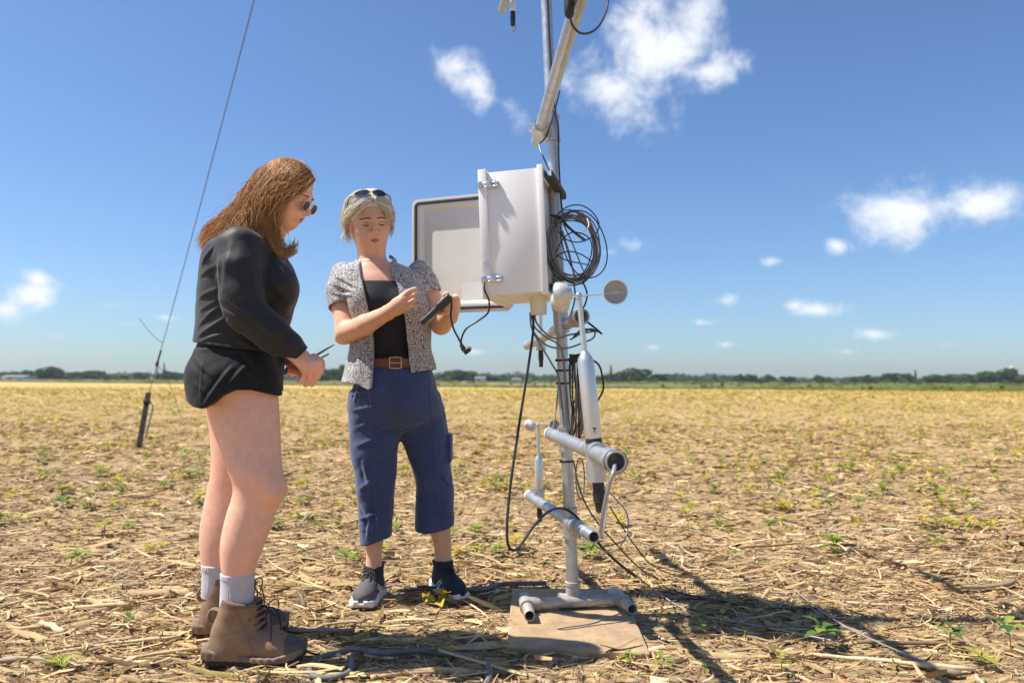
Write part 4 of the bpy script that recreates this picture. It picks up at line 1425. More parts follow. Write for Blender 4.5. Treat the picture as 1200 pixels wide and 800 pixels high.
mb = MB(); mb.tube(cpx([(645, 252, 3.1), (656, 255, 3.06), (668, 268, 3.06), (686, 282, 3.08)]), .005, 7, smooth=6); mb.build('tie_strap', M['black'], coil)
mb = MB(); mb.tube(cpx([(688, 256, 3.07), (690, 264, 3.06), (684, 272, 3.06), (677, 275, 3.07)]), .0028, 7, smooth=6); mb.build('zip_tie', M['whitep'], coil)
CB = 'cables on the mast'
cable('signal_cable', 'black cable running up the right of the pole above the coil', cpx([(663, 262, 3.12), (658, 240, 3.16), (655, 190, 3.17), (654, 150, 3.16), (650, 125, 3.165), (645, 60, 3.17), (641, -20, 3.17)]), .0036, M['cable'], group=CB)
cable('signal_cable', 'thin dark wire curving from the box top to the cross clamp', cpx([(644, 200, 3.12), (637, 185, 3.1), (632, 170, 3.14), (640, 160, 3.15), (650, 130, 3.14), (656, 106, 3.12)]), .0030, M['cable'], group=CB)
cable('signal_cable', 'black cable loop hanging from the top boom connector at the top edge', cpx([(668, 19, 2.11), (671, 30, 2.12), (680, 39, 2.15), (693, 38, 2.2), (704, 27, 2.26), (712, 5, 2.3), (712, -30, 2.32)]), .0034, M['cable'], group=CB)
cable('signal_cable', 'short wire loop below the upper boom connector at the top edge', cpx([(599, 32, 4.42), (601, 37, 4.42), (604, 35, 4.42), (603, 20, 4.42), (603, 8, 4.42)]), .0035, M['palecable'], smooth=5, group=CB)
cable('hanging_cable', 'long black cable hanging from the conduit hub almost to the ground', cpx([(623, 362, 3.12), (625, 385, 3.12), (619, 430, 3.1), (608, 500, 3.05), (598, 570, 2.98), (594, 620, 2.93), (597, 641, 2.93), (607, 642, 2.95), (625, 617, 3.0), (640, 601, 3.08), (656, 595, 3.14), (672, 602, 3.12), (690, 622, 3.1), (705, 640, 3.15), (722, 657, 3.18), (745, 675, 3.26)]), .0052, M['cable'], group=CB)
for k, rows in enumerate(([(624, 366, 3.12), (626, 382, 3.12), (640, 395, 3.1), (655, 404, 3.1), (660, 420, 3.13), (664, 460, 3.14), (667, 500, 3.15)],
             [(622, 366, 3.13), (623, 384, 3.13), (634, 405, 3.1), (646, 425, 3.12), (655, 445, 3.14), (661, 500, 3.16)],
             [(626, 366, 3.13), (630, 380, 3.12), (648, 396, 3.09), (668, 392, 3.08), (684, 390, 3.1), (697, 388, 3.1)],
             [(621, 366, 3.12), (624, 386, 3.12), (640, 404, 3.09), (662, 408, 3.07), (682, 402, 3.1), (695, 396, 3.12), (697, 388, 3.12), (690, 386, 3.13), (668, 398, 3.13)])):
    cable('signal_cable', ['dark cable from the conduit hub bending down along the pole front', 'thin cable from the conduit hub sloping down to the pole ties', 'cable crossing from the conduit hub to the right of the pole', 'looping cable around the pole below the middle boom'][k], cpx(rows), .0036, M['greycable'], group=CB)
cable('signal_cable', 'stiff black cable bent to a point right of the anemometer neck', cpx([(672, 395, 3.08), (683, 386, 3.08), (700, 388, 3.08), (705, 391, 3.08), (697, 384, 3.1), (688, 377, 3.12)]), .0040, M['cable'], smooth=5, group=CB)
cable('signal_cable', 'black cable curving right of the anemometer body', cpx([(692, 420, 3.0), (702, 428, 2.98), (706, 442, 2.98), (707, 455, 3.0), (701, 468, 3.02), (690, 478, 3.04)]), .0038, M['cable'], group=CB)
cable('signal_cable', 'dark cable from the coil curving down to the middle boom', cpx([(672, 328, 3.1), (674, 345, 3.08), (672, 358, 3.05), (668, 370, 3.06)]), .0034, M['greycable'], group=CB)
cable('signal_cable', 'dark cable from the coil falling right of the cup', cpx([(683, 330, 3.1), (688, 344, 3.1), (685, 358, 3.1), (678, 366, 3.1)]), .0034, M['cable'], group=CB)
bun = thing('cable_bundle', 'black bundle of cables strapped down the right of the pole', 'cable bundle', am(674, 440, 3.12))
for k in range(12):
    x0 = 668 + k * 1.15
    rows = [(x0 - cg.uniform(-2, 4), 415, 3.11), (x0 + cg.uniform(-1, 1), 432, 3.10 + cg.uniform(-.02, .02)), (x0 + cg.uniform(-1.5, 2.5), 460, 3.1 + cg.uniform(-.02, .03)), (x0 + cg.uniform(-2, 4), 490, 3.1), (x0 + cg.uniform(-3, 3), 508 + cg.uniform(-8, 6), 3.12), (x0 - 2 + cg.uniform(-3, 2), 520 + cg.uniform(-14, 4), 3.13)]
    mb = MB(); mb.tube(cpx(rows), .0031, 6, smooth=6); mb.build('cable_strand', M['greycable'] if k % 2 else M['cable'], bun)
mb = MB(); mb.tube(cpx([(668, 422, 3.09), (675, 420, 3.07), (682, 419, 3.06), (686, 424, 3.05)]), [.011, .016, .015, .010], 12, smooth=4); mb.build('tape_wrap', M['black'], bun)
for (cx, cy, rx, ry) in ((679, 482, 5, 26), (676, 492, 6, 30), (684, 470, 5, 22), (680, 560, 5, 24)):
    mb = MB(); mb.tube(loop_pts(cx, cy, rx, ry, cg.uniform(-8, 8), 3.12, wob=1), .0026, 6, closed=True); mb.build('cable_loop', M['greycable'], bun)
cable('signal_cable', 'thin brown wire straying left of the pole', cpx([(654, 462, 3.1), (652, 480, 3.08), (648, 502, 3.06), (652, 475, 3.1), (655, 440, 3.12)]), .0022, M['greycable'], group=CB)
cable('signal_cable', 'pale grey cable looping from the front boom pipe end', cpx([(721, 541, 2.16), (719, 552, 2.05), (713, 572, 2.06), (707, 600, 2.1), (704, 622, 2.14), (705, 629, 2.15), (708, 610, 2.2), (710, 590, 2.26)]), .0052, M['palecable'], group=CB)
cable('signal_cable', 'pale thin cable sagging from the lowest boom pipe end', cpx([(692, 633, 2.95), (702, 642, 2.92), (714, 646, 2.92), (728, 638, 2.94), (736, 618, 3.0), (734, 600, 3.05), (722, 585, 3.1), (708, 570, 3.1)]), .0028, M['palecable'], group=CB)
g_pts = [am(672, 540, 3.15), am(680, 575, 3.1), am(695, 605, 3.12), am(720, 635, 3.2), am(748, 664, 3.3)]
e = at_ground(790, 692, .015); e2 = at_ground(860, 706, .012); e3 = at_ground(945, 716, .012)
cable('ground_cable', 'thin black cable running from the pole down to the ground at right', g_pts + [at_ground(770, 678, .03), e, e2, e3], .0030, M['cable'], group=CB)
cable('ground_cable', 'second thin cable slanting from the front boom to the ground at right', [am(714, 592, 3.0), am(728, 615, 3.1), am(745, 640, 3.25), am(765, 662, 3.4), at_ground(800, 676, .02), at_ground(880, 690, .012)], .0026, M['cable'], group=CB)
cable('ground_cable', 'pale thin cable straggling across the ground to the lower right', [am(735, 665, 3.3), at_ground(765, 690, .03), at_ground(800, 712, .012), at_ground(830, 722, .010), at_ground(900, 735, .012), at_ground(985, 752, .01)], .0026, M['palecable'], group=CB)
cable('ground_cable', 'grey cable lying from the board to the right across the shadow', [at_ground(745, 690, .03), at_ground(780, 700, .015), at_ground(830, 702, .012), at_ground(900, 712, .015), at_ground(960, 712, .012)], .0048, M['cable'], group=CB)
cable('ground_cable', 'thin pale wire slanting over the ground at the right', [at_ground(930, 690, .02), at_ground(972, 722, .02), at_ground(1020, 748, .02), at_ground(1085, 775, .01)], .0022, M['palecable'], group=CB)
# thick hoses on the ground at the front
cable('ground_hose', 'dusty grey hose looped on the ground in front of the boot toe', [at_ground(412, 770, .012), at_ground(410, 786, .012), at_ground(392, 793, .012), at_ground(368, 792, .012), at_ground(363, 782, .012), at_ground(375, 770, .014), at_ground(400, 764, .018), at_ground(416, 760, .03), at_ground(450, 765, .02), at_ground(490, 762, .012), at_ground(530, 766, .012), at_ground(556, 770, .01)], .0095, M['hose'], smooth=8, sides=10, cat='hose', group='hoses on the ground')
cable('ground_hose', 'short grey hose end bending into the soil at the bottom', [at_ground(566, 806, .01), at_ground(574, 792, .012), at_ground(572, 780, .02), at_ground(564, 776, -.02)], .0095, M['hose'], smooth=8, sides=10, cat='hose', group='hoses on the ground')
cable('ground_hose', 'dark hose lying behind the right sneaker towards the board', [at_ground(460, 688, .012), at_ground(500, 690, .012), at_ground(560, 691, .02), at_ground(590, 684, .02), at_ground(640, 683, .02)], .010, M['hose'], smooth=8, sides=10, cat='hose', group='hoses on the ground')
# cable from the box to the plug and on to the meter
cable('plug_cable', 'black cable hanging from the box rim to the loose plug', [at(*q) for q in ((567, 326, 2.81), (568, 340, 2.79), (573, 352, 2.80), (572, 366, 2.82), (560, 376, 2.84), (546.5, 385, 2.85), (540.5, 398, 2.86), (542.5, 408, 2.86))], .0036, M['cable'], group='cables by the meter')

# ------------------------------------------------------------------ guy wire and stake
gtop = mast_at(6.75)
gy = [at(312, 0, 8.4), at(254, 200, 9.45), at(196, 390, 10.25)]
s_top = at(174, 460, 10.35); s_bot = at_ground(162, 527)
stk = thing('guy_stake', 'dark rusty steel stake leaning in the field at left', 'stake', (s_bot.x, s_bot.y, 0))
ax_ = (s_top - s_bot).normalized()
mb = MB(); ex = Vector((1, 0, 0)); ex = (ex - ax_ * ex.dot(ax_)).normalized(); ey = ax_.cross(ex)
c = s_bot.lerp(s_top, .5) - ax_ * .1; hl = (s_top - s_bot).length / 2 + .1
mb.box(c, (.034, .006, hl), [ex, ey, ax_]); mb.box(c + ey * .024, (.006, .022, hl), [ex, ey, ax_])
for k in range(5):
    mb.box(c - ey * .009 + ax_ * (-.5 + k * .22), (.010, .006, .012), [ex, ey, ax_])
mb.build('post', M['rust'], stk, smooth=False)
mb = MB(); q = s_top - ax_ * .16
for k in range(3):
    mb.tube([q + ax_ * (.015 * k) + ex * .04 * math.cos(t) + ey * .05 * math.sin(t) for t in np.linspace(0, 6.0, 14)], .005, 6)
mb.tube([q + ex * .05, q + ex * .09 - ax_ * .10, q + ex * .07 - ax_ * .42, q + ex * .075 - ax_ * .6], [.006, .012, .012, .004], 6, smooth=4)
mb.build('wire_wrap', M['wire'], stk)
P0 = s_top - ax_ * .1
guy = thing('guy_wire', 'thin dark guy wire running from the stake up to the mast top', 'guy wire', tuple(P0))
wr = MB(); pts = [P0.lerp(gtop, t) - Vector((0, 0, .55 * t * (1 - t))) for t in np.linspace(0, 1, 40)]
wr.tube(pts, .0042, 6); wr.build('wire', M['wire'], guy)
tb = lambda t: P0.lerp(gtop, t) - Vector((0, 0, .55 * t * (1 - t)))
mb = MB(); mb.tube([tb(.085), tb(.11)], .011, 8); mb.tube([tb(.078), tb(.085)], .018, 8); mb.build('turnbuckle', M['rust'], guy)
mb = MB(); q = tb(.125); mb.tube([q, q + Vector((-.13, 0, .10)), q + Vector((-.3, 0, .30))], .0032, 5, smooth=3); mb.build('wire_tail', M['wire'], guy)
mb = MB(); q = tb(.08); mb.tube([q, q + Vector((.15, 0, -.2)), q + Vector((.33, 0, -.68))], .0034, 5, smooth=3); mb.build('wire_tail', M['wire'], guy)
# ------------------------------------------------------------------ people: shared pieces
def skin_mat(name, col, rough=.5):
    m = mat(name, col, rough, 0, noise=(38, .09), bump=(420, .15, .0008), attr=True, sss=.06, spec=.4)
    return m
def head_sdf(p):
    """Adult head about the eye line: x to the person's right, y forward, z up; p tunes the features."""
    S = Sdf()
    S.add(ell((0, -.014, .030), (.073, .094, .084)))
    S.add(ell((0, .022, -.034), (.0600, .064, .086)), .03)
    S.add(ell((0, .060, -.090), (.027, .024, .022)), .035)                          # chin
    for s in (-1, 1):
        S.add(rc((s * .048, -.002, -.058), (s * .026, .052, -.092), .016, .014), .03)    # jaw line
        S.add(ell((s * .040, .056, -.030), (.022, .020, .019)), .024)               # cheekbone
        S.add(ell((s * .034, .058, -.058), (.018, .020, .026)), .02)
    S.add(rc((-.034, .076, .018), (.034, .076, .018), .011, .011), .016)            # brow
    if p.get('age'):
        for z_ in (.040, .049, .058):
            S.sub(chain([(-.034, .0835, z_ - .002), (-.012, .0905, z_ + .001), (.012, .0905, z_), (.034, .0835, z_ - .002)], [.0008] * 4), .003)
        for sx in (-1, 1):
            S.sub(rc((sx * .005, .0935, .018), (sx * .006, .0925, .030), .0010, .0008), .003)
            S.sub(chain([(sx * .018, .0955, -.040), (sx * .027, .0875, -.054), (sx * .031, .079, -.072)], [.0012, .0016, .0010]), .005)
            for q_ in (-.008, 0, .008):
                S.sub(rc((sx * .051, .062, -.004 + q_ * .5), (sx * .061, .048, -.006 + q_ * 1.6), .0008, .0006), .0025)
            S.sub(chain([(sx * .020, .0865, -.017), (sx * .032, .083, -.0225), (sx * .043, .074, -.018)], [.0008, .0012, .0008]), .004)
    for s in (-1, 1):
        S.sub(ell((s * .031, .0985, -.003), (.0195, .0150, .0135)), .010)           # eye sockets
        S.add(ell((s * .0305, .0725, -.004), (.0150, .0130, .0120)), .003)          # lids over the eyeball
    S.add(rc((0, .084, .010), (0, .1085, -.031), .0066, .0088), .010)               # nose
    S.add(ell((0, .1095, -.0335), (.0098, .0095, .0082)), .006)
    for s in (-1, 1):
        S.add(ell((s * .0125, .0985, -.0365), (.0072, .0098, .0068)), .006)
        S.sub(ell((s * .0062, .1035, -.0435), (.0036, .0052, .0030)), .003)
    S.add(ell((0, .083, -.058), (.026, .016, .020)), .016)                          # muzzle
    S.add(chain([(-.0235, .0830, -.0625), (-.009, .0955, -.0580), (0, .0965, -.0590), (.009, .0955, -.0580), (.0235, .0830, -.0625)], [.0022, .0046, .0042, .0046, .0022], .003), .004)
    op = p.get('mouth', .0)
    S.add(chain([(-.0215, .0820, -.0650), (0, .0940, -.0705 - op), (.0215, .0820, -.0650)], [.0025, .0062, .0025], .003), .004)
    S.sub(chain([(-.0225, .0880, -.0640), (0, .1010, -.0648 - op * .5), (.0225, .0880, -.0640)], [.0010, .0022 + op * .5, .0010]), .0022)
    for s in (-1, 1):
        S.add(rc((s * .019, .090, -.037), (s * .031, .078, -.066), .003, .003), .012)   # cheek fold
        S.add(ell((s * .0735, -.004, -.008), (.0085, .0185, .0310), frame((.18 * s, 1, 0), (0, -.2, 1))), .006)  # ear
        S.sub(ell((s * .0830, .000, -.002), (.0060, .0095, .0165)), .004)
        S.add(ell((s * .0720, .002, -.033), (.0065, .0085, .0090)), .004)
    return S
def head_cols(P, o, A, s, base, lip, warm):
    """Colours of a face by position in the head frame: lips, cheeks, nose and ears a little redder."""
    q = ((P - f32(o)) @ np.array(A, dtype=np.float32).T) / s
    n = len(P)
    C = np.tile(np.array(base), (n, 1))
    def blend(w, col):
        nonlocal C
        C = C * (1 - w[:, None]) + np.array(col) * w[:, None]
    for sx in (-1, 1):
        d = np.sqrt(((q - np.array([sx * .040, .062, -.036])) ** 2).sum(1)); blend(np.clip(1 - d / .032, 0, 1) * .55, warm)
        d = np.sqrt(((q - np.array([sx * .078, 0, -.008])) ** 2).sum(1)); blend(np.clip(1 - d / .04, 0, 1) * .5, warm)
    d = np.sqrt(((q - np.array([0, .106, -.034])) ** 2).sum(1)); blend(np.clip(1 - d / .02, 0, 1) * .6, warm)
    lipd = np.minimum(chain([(-.0225, .0850, -.0625), (0, .0975, -.0590), (.0225, .0850, -.0625)], [.002, .0050, .002])(q.astype(np.float32)), chain([(-.0205, .0840, -.0655), (0, .0955, -.0705), (.0205, .0840, -.0655)], [.002, .0060, .002])(q.astype(np.float32)))
    blend(np.clip(1 - lipd / .0022, 0, 1) * .85, lip)
    md = chain([(-.0215, .0870, -.0640), (0, .0990, -.0650), (.0215, .0870, -.0640)], [.0006, .0016, .0006])(q.astype(np.float32))
    blend(np.clip(1 - md / .0016, 0, 1) * .8, (.10, .03, .025))
    return C
def finger(S, pts, r0, r1, k=.0025):
    n = len(pts)
    rad = [r0 + (r1 - r0) * i / (n - 1) for i in range(n)]
    S.add(chain(pts, rad, .001), k)
def strands(name, guides, n, parent, colors, width, seed, wave=.0, wlen=.09, jit=.004, pts=22, clump=1, tipfrac=.35, lenvar=.25, sides=3, hug=None):
    """Hair as thin tapering locks: each follows a blend of neighbouring guide curves, with waves and fly-aways."""
    g = np.random.default_rng(seed)
    G = np.stack([catmull(gu, 12)[np.linspace(0, len(catmull(gu, 12)) - 1, pts).astype(int)] for gu in guides])   # guides x pts x 3
    m = len(G)
    Vs = []; Cs = []
    a = np.linspace(0, 2 * np.pi, sides, endpoint=False)
    t = np.linspace(0, 1, pts)
    off0 = 0
    for i in range(n):
        u = g.uniform(0, m - 1); k = min(int(u), m - 2); f = u - k
        P = G[k] * (1 - f) + G[k + 1] * f
        L = 1 - lenvar * g.random() ** 2
        P = np.stack([np.interp(t * L, t, P[:, c]) for c in range(3)], 1)
        arc = np.concatenate([[0], np.cumsum(np.linalg.norm(np.diff(P, axis=0), axis=1))])
        T = np.gradient(P, axis=0); T /= np.linalg.norm(T, axis=1)[:, None] + 1e-9
        N = np.cross(T, np.array([.3, .9, .2])); N /= np.linalg.norm(N, axis=1)[:, None] + 1e-9
        B = np.cross(T, N)
        ph = g.uniform(0, 6.28) if g.random() < .6 else (u * 4.3 + g.normal(0, .5))
        am = wave * g.uniform(.5, 1.3) * np.clip(t * 2.2, 0, 1)
        wl = wlen * g.uniform(.85, 1.2)
        j = g.normal(0, jit, 3)
        P = P + N * (am * np.sin(arc / wl * 6.28 + ph))[:, None] + B * (am * .6 * np.cos(arc / wl * 6.28 + ph * 1.3))[:, None] + j * np.clip(t * 1.6 + .25, 0, 1.6)[:, None]
        if g.random() < .11:
            P = P + g.normal(0, .012, 3) * (t ** 1.5)[:, None]
        if hug is not None:
            o_, A_, s_, c_, r_ = hug
            q = ((P - np.array(o_)) @ A_.T) / s_ - c_
            k0 = np.sqrt(((q / r_) ** 2).sum(1))
            lift_ = 1.0 + .045 * g.random()
            sc_ = np.where(k0 < lift_, lift_ / np.maximum(k0, .2), 1.0)
            P = (q * sc_[:, None] + c_) * s_ @ A_ + np.array(o_)
        w = width * g.uniform(.5, 1.25) * (1 - tipfrac * t) * np.clip((1 - t) * 7, .12, 1)
        ring = P[:, None, :] + w[:, None, None] * (np.cos(a)[None, :, None] * N[:, None, :] + np.sin(a)[None, :, None] * B[:, None, :])
        Vs.append(ring.reshape(-1, 3))
        c = colors[int(g.integers(len(colors)))] * g.uniform(.8, 1.2)
        Cs.append(np.tile(c, (pts * sides, 1)))
    i = np.arange(pts - 1)[:, None] * sides; k = np.arange(sides)[None, :]; k2 = (k + 1) % sides
    F1 = np.stack([i + k, i + sides + k, i + sides + k2, i + k2], -1).reshape(-1, 4)
    F = (F1[None] + (np.arange(n) * pts * sides)[:, None, None]).reshape(-1, 4)
    return mesh_np(name, np.vstack(Vs), F, M['hair'], parent, True, np.vstack(Cs))
M['hair'] = mat('hair_fibre', (.3, .2, .1), .55, 0, noise=(160, .18), attr=True, spec=.22)
_nt = M['hair'].node_tree; _tr = nd(_nt, 'ShaderNodeBsdfTranslucent'); _ms = nd(_nt, 'ShaderNodeMixShader'); _ms.inputs[0].default_value = .3
_nt.links.new(_nt.nodes['Principled BSDF'].inputs['Base Color'].links[0].from_socket, _tr.inputs['Color']); _nt.links.new(_nt.nodes['Principled BSDF'].outputs[0], _ms.inputs[1]); _nt.links.new(_tr.outputs[0], _ms.inputs[2]); _nt.links.new(_ms.outputs[0], _nt.nodes['Material Output'].inputs['Surface'])

def cloth_mat(name, col, rough=.85, weave=900, noise=(9, .10), sheen=.15, bump=.18, attr=False):
    m = mat(name, col, rough, 0, noise=noise, bump=(weave, bump, .0012), spec=.25, attr=attr)
    b = m.node_tree.nodes['Principled BSDF']
    b.inputs['Sheen Weight'].default_value = sheen
    return m
def folds(S, Y, segs, ymax, gain=1.35):
    """Cloth folds: ridges raised on the camera side of a garment; seg = (x0, y0, x1, y1 in photo pixels, height, width in m)."""
    L = []
    for (x0, y0, x1, y1, amp, w) in segs:
        a = at(x0, y0, Y); b = at(x1, y1, Y)
        L.append((np.array([a.x, a.z], dtype=np.float32), np.array([b.x - a.x, b.z - a.z], dtype=np.float32), amp * gain, w * .85))
    def f(P):
        q = P[:, (0, 2)]; out = np.zeros(len(P), dtype=np.float32)
        if P[:, 1].min() > ymax:
            return out
        lo_ = q.min(0); hi_ = q.max(0)
        for a, d, amp, w in L:
            b = a + d; m = 4 * w
            if (np.maximum(a, b) + m < lo_).any() or (np.minimum(a, b) - m > hi_).any():
                continue
            r = q - a
            t = np.clip((r @ d) / (d @ d), 0, 1)
            e = r - t[:, None] * d
            side = (e[:, 0] * d[1] - e[:, 1] * d[0]) / np.sqrt(d @ d)
            k = (e * e).sum(1) / (w * w)
            out -= amp * np.exp(-k) * (.25 + 1.5 * t * (1 - t)) - amp * .55 * np.exp(-((side - 1.5 * w) ** 2 + np.maximum((e * e).sum(1) - side ** 2, 0)) / (w * w)) * (.25 + 1.5 * t * (1 - t))
        return np.where(P[:, 1] < ymax, out, 0)
    S.disp(f)

def shoe_axes(yaw, pitch=0.0):
    f = Vector((math.cos(yaw) * math.cos(pitch), math.sin(yaw) * math.cos(pitch), -math.sin(pitch)))
    up = Vector((0, 0, 1)); x = f.cross(up).normalized(); u = x.cross(f)
    return np.array([list(x), list(f), list(u)])
def outline(P, rows):
    """Half widths and centre of a foot outline along its length (rows: y, centre x, half width)."""
    T = catmull(rows, 8)
    y = P[:, 1]
    return np.interp(y, T[:, 0], T[:, 1]), np.interp(y, T[:, 0], T[:, 2])
def slab(rows, z0, z1, flare=0.0, rnd=.004, toe=0.0):
    """A sole: outline rows extruded from z0 to z1; toe lifts the front end."""
    T = catmull(rows, 8); ya, yb = T[0, 0], T[-1, 0]
    z0f = z0 if callable(z0) else (lambda y: z0 + 0 * y)
    z1f = z1 if callable(z1) else (lambda y: z1 + 0 * y)
    def f(P):
        y = P[:, 1]; yc = np.clip(y, ya, yb)
        c = np.interp(yc, T[:, 0], T[:, 1]); w = np.interp(yc, T[:, 0], T[:, 2])
        lo = z0f(yc); hi = z1f(yc)
        w = w - flare * (P[:, 2] - lo)
        ex = np.abs(P[:, 0] - c) - w
        ey = np.abs(y - yc)
        lat = np.where(ey > 0, np.sqrt(np.maximum(ex, 0) ** 2 + ey ** 2), ex * .85)
        dz = np.abs(P[:, 2] - (lo + hi) / 2) - (hi - lo) / 2
        q = np.stack([lat + rnd, dz + rnd], 1)
        return (np.sqrt((np.maximum(q, 0) ** 2).sum(1)) + np.minimum(q.max(1), 0) - rnd).astype(np.float32)
    return f
def cpx(rows):
    return [at(*q) for q in rows]
# ------------------------------------------------------------------ younger woman in black, side on
YA = 2.60
A_base = at_ground(290, 763)
womanA = thing('person', 'person in black long sleeved top, black shorts and brown boots, looking down', 'person', (A_base.x, A_base.y, 0))
SK = np.array([.85, .465, .325]); SKw = (.80, .34, .23)
M['skinA'] = skin_mat('fair_skin', tuple(SK))
# head frame: chin down, turned slightly towards the camera
hpA = R(27); hyA = R(9)
fwdA = Vector((math.cos(hpA) * math.cos(hyA), -math.cos(hpA) * math.sin(hyA), -math.sin(hpA)))
HA = frame(fwdA, (0, 0, 1)); HoA = at(337, 226, YA + .005); HsA = .93
def hA(x, y, z):
    return HoA + Vector(HA[0]) * (x * HsA) + Vector(HA[1]) * (y * HsA) + Vector(HA[2]) * (z * HsA)
def bodyA():
    S = Sdf()
    S.add(local(head_sdf({'mouth': .001}), HoA, HA, HsA))
    S.add(rc(hA(0, -.030, -.05), at(300, 288, YA + .01), .054, .060), .03)
    S.add(rc(hA(0, .02, -.07), at(312, 284, YA + .01), .036, .045), .03)
    torso = [(280, 277, 317, .11), (292, 255, 321, .155), (310, 249, 329, .155), (340, 245, 333, .145), (370, 245, 329, .135), (400, 241, 322, .145), (430, 235, 317, .160), (455, 237, 317, .160), (470, 245, 313, .14)]
    S.add(loft_px(YA, torso), .03)
    # near leg
    YN = 2.49
    S.add(loft_px(YN, [(440, 234, 322, .082, .04), (468, 241, 325.5, .082, .035), (500, 250, 327.5, .080, .025), (530, 261, 328.5, .077, .015), (552, 269, 330.5, .074), (570, 274, 332.5, .067), (585, 272, 329, .061), (600, 267, 322.5, .060), (620, 262, 316, .060), (640, 259, 308.5, .058), (660, 259.5, 301, .051), (680, 262, 296, .044), (705, 264, 294, .040), (735, 262, 294, .040)]), .03)
    S.add(ell(at(322, 573, YN - .012), (.030, .048, .040)), .03)      # kneecap
    # far leg
    YF = 2.74
    S.add(loft_px(YF, [(440, 236, 312, .08, -.04), (470, 241, 314, .082, -.03), (500, 246, 318, .082), (530, 248.5, 316, .076), (555, 247.5, 314, .068), (575, 243, 311, .060), (595, 239, 303, .057), (615, 235.5, 296, .056), (635, 234.5, 289, .053), (655, 236, 280, .046), (675, 238.5, 273, .040), (700, 240, 272, .038), (722, 238, 272, .038)]), .03)
    # arms
    S.add(chain([at(283, 293, 2.45), at(284, 350, 2.42), at(289, 366, 2.42), at(318, 390, 2.43), at(351, 418, 2.46)], [.052, .045, .042, .038, .026], .01), .03)
    S.add(chain([at(290, 295, 2.76), at(293, 355, 2.80), at(330, 400, 2.76), at(341, 420, 2.70)], [.05, .044, .034, .028], .01), .03)
    # right hand closed round the pliers
    wr_ = at(351, 417, 2.465)
    S.add(rc(wr_, at(362, 428, 2.462), .0265, .029), .012)
    S.add(rc(at(356, 425, 2.465), at(369, 426, 2.455), .024, .021), .010)
    S.add(rc(at(360, 432, 2.468), at(368, 431, 2.452), .021, .019), .010)
    kn = [(373.5, 424, 2.440), (370.5, 431, 2.444), (364.5, 435.5, 2.452), (358, 437, 2.462)]
    mids = [(376, 434.5, 2.452), (372, 441.5, 2.458), (363.5, 444.5, 2.466), (355.5, 444, 2.474)]
    tips = [(369.5, 444, 2.478), (365.5, 450.5, 2.480), (358, 451, 2.484), (350, 447.5, 2.488)]
    for i in range(4):
        r_ = (.0098, .0100, .0096, .0086)[i]
        finger(S, [at(*kn[i]), at(*mids[i]), at(*tips[i])], r_ * 1.12, r_ * .82, .004)
    finger(S, [at(357, 422, 2.485), at(368, 418, 2.492), at(377, 424, 2.488), at(378, 430, 2.482)], .013, .0088, .006)
    # left hand behind, holding the handles
    S.add(rc(at(341, 420, 2.70), at(347, 431, 2.64), .026, .024), .012)
    for i in range(4):
        finger(S, [at(347 + i, 429 + i * 2, 2.63), at(345 - i, 436 + i, 2.60), at(341 - i, 433 + i, 2.58)], .0092, .0075, .004)
    return S
def colA(P):
    C = head_cols(P, HoA, HA, HsA, SK, (.50, .17, .14), SKw)
    z = P[:, 2]
    w = np.clip(1 - np.abs(z - at(320, 575, 2.5).z) / .06, 0, 1) * .2
    C = C * (1 - w[:, None]) + np.array([.78, .39, .26]) * w[:, None]
    dh = np.sqrt(((P - f32(at(364, 440, 2.46))) ** 2).sum(1)); w = np.clip(1 - dh / .07, 0, 1) * .4
    C = C * (1 - w[:, None]) + np.array([.76, .34, .22]) * w[:, None]
    return C
loA = (at(205, 0, YA).x, 2.28, -.03); hiA = (at(405, 0, YA).x, 2.98, 1.72)
# eyebrows and lashes
def brow_hairs(name, hf, parent, colr, down=.0, inner=.010, outer=.046, zc=.0185, n=46, rad=.0006, seed=2):
    g = random.Random(seed); V = MB(); HS = head_sdf({}); ys = np.linspace(.12, .03, 181)
    def sy(x, z):
        d = HS(np.column_stack([np.full(181, x), ys, np.full(181, z)]).astype(np.float32)); return float(ys[np.argmax(d < 0)]) + .0006
    for s in (-1, 1):
        for i in range(n):
            t = g.random(); x = s * (inner + (outer - inner) * t)
            z = zc + .004 * math.sin(t * 2.6) - .004 * t + g.uniform(-.0022, .0022)
            z2 = z + .0022 - .004 * t; V.tube([hf(x, sy(x, z), z), hf(x + s * .005, sy(x + s * .005, z2), z2)], rad, 3, caps=False)
    P = np.vstack(V.V)
    return mesh_np(name, P, V.F, M['hair'], parent, True, np.tile(colr, (len(P), 1)))
brow_hairs('eyebrow', hA, womanA, (.16, .075, .035))

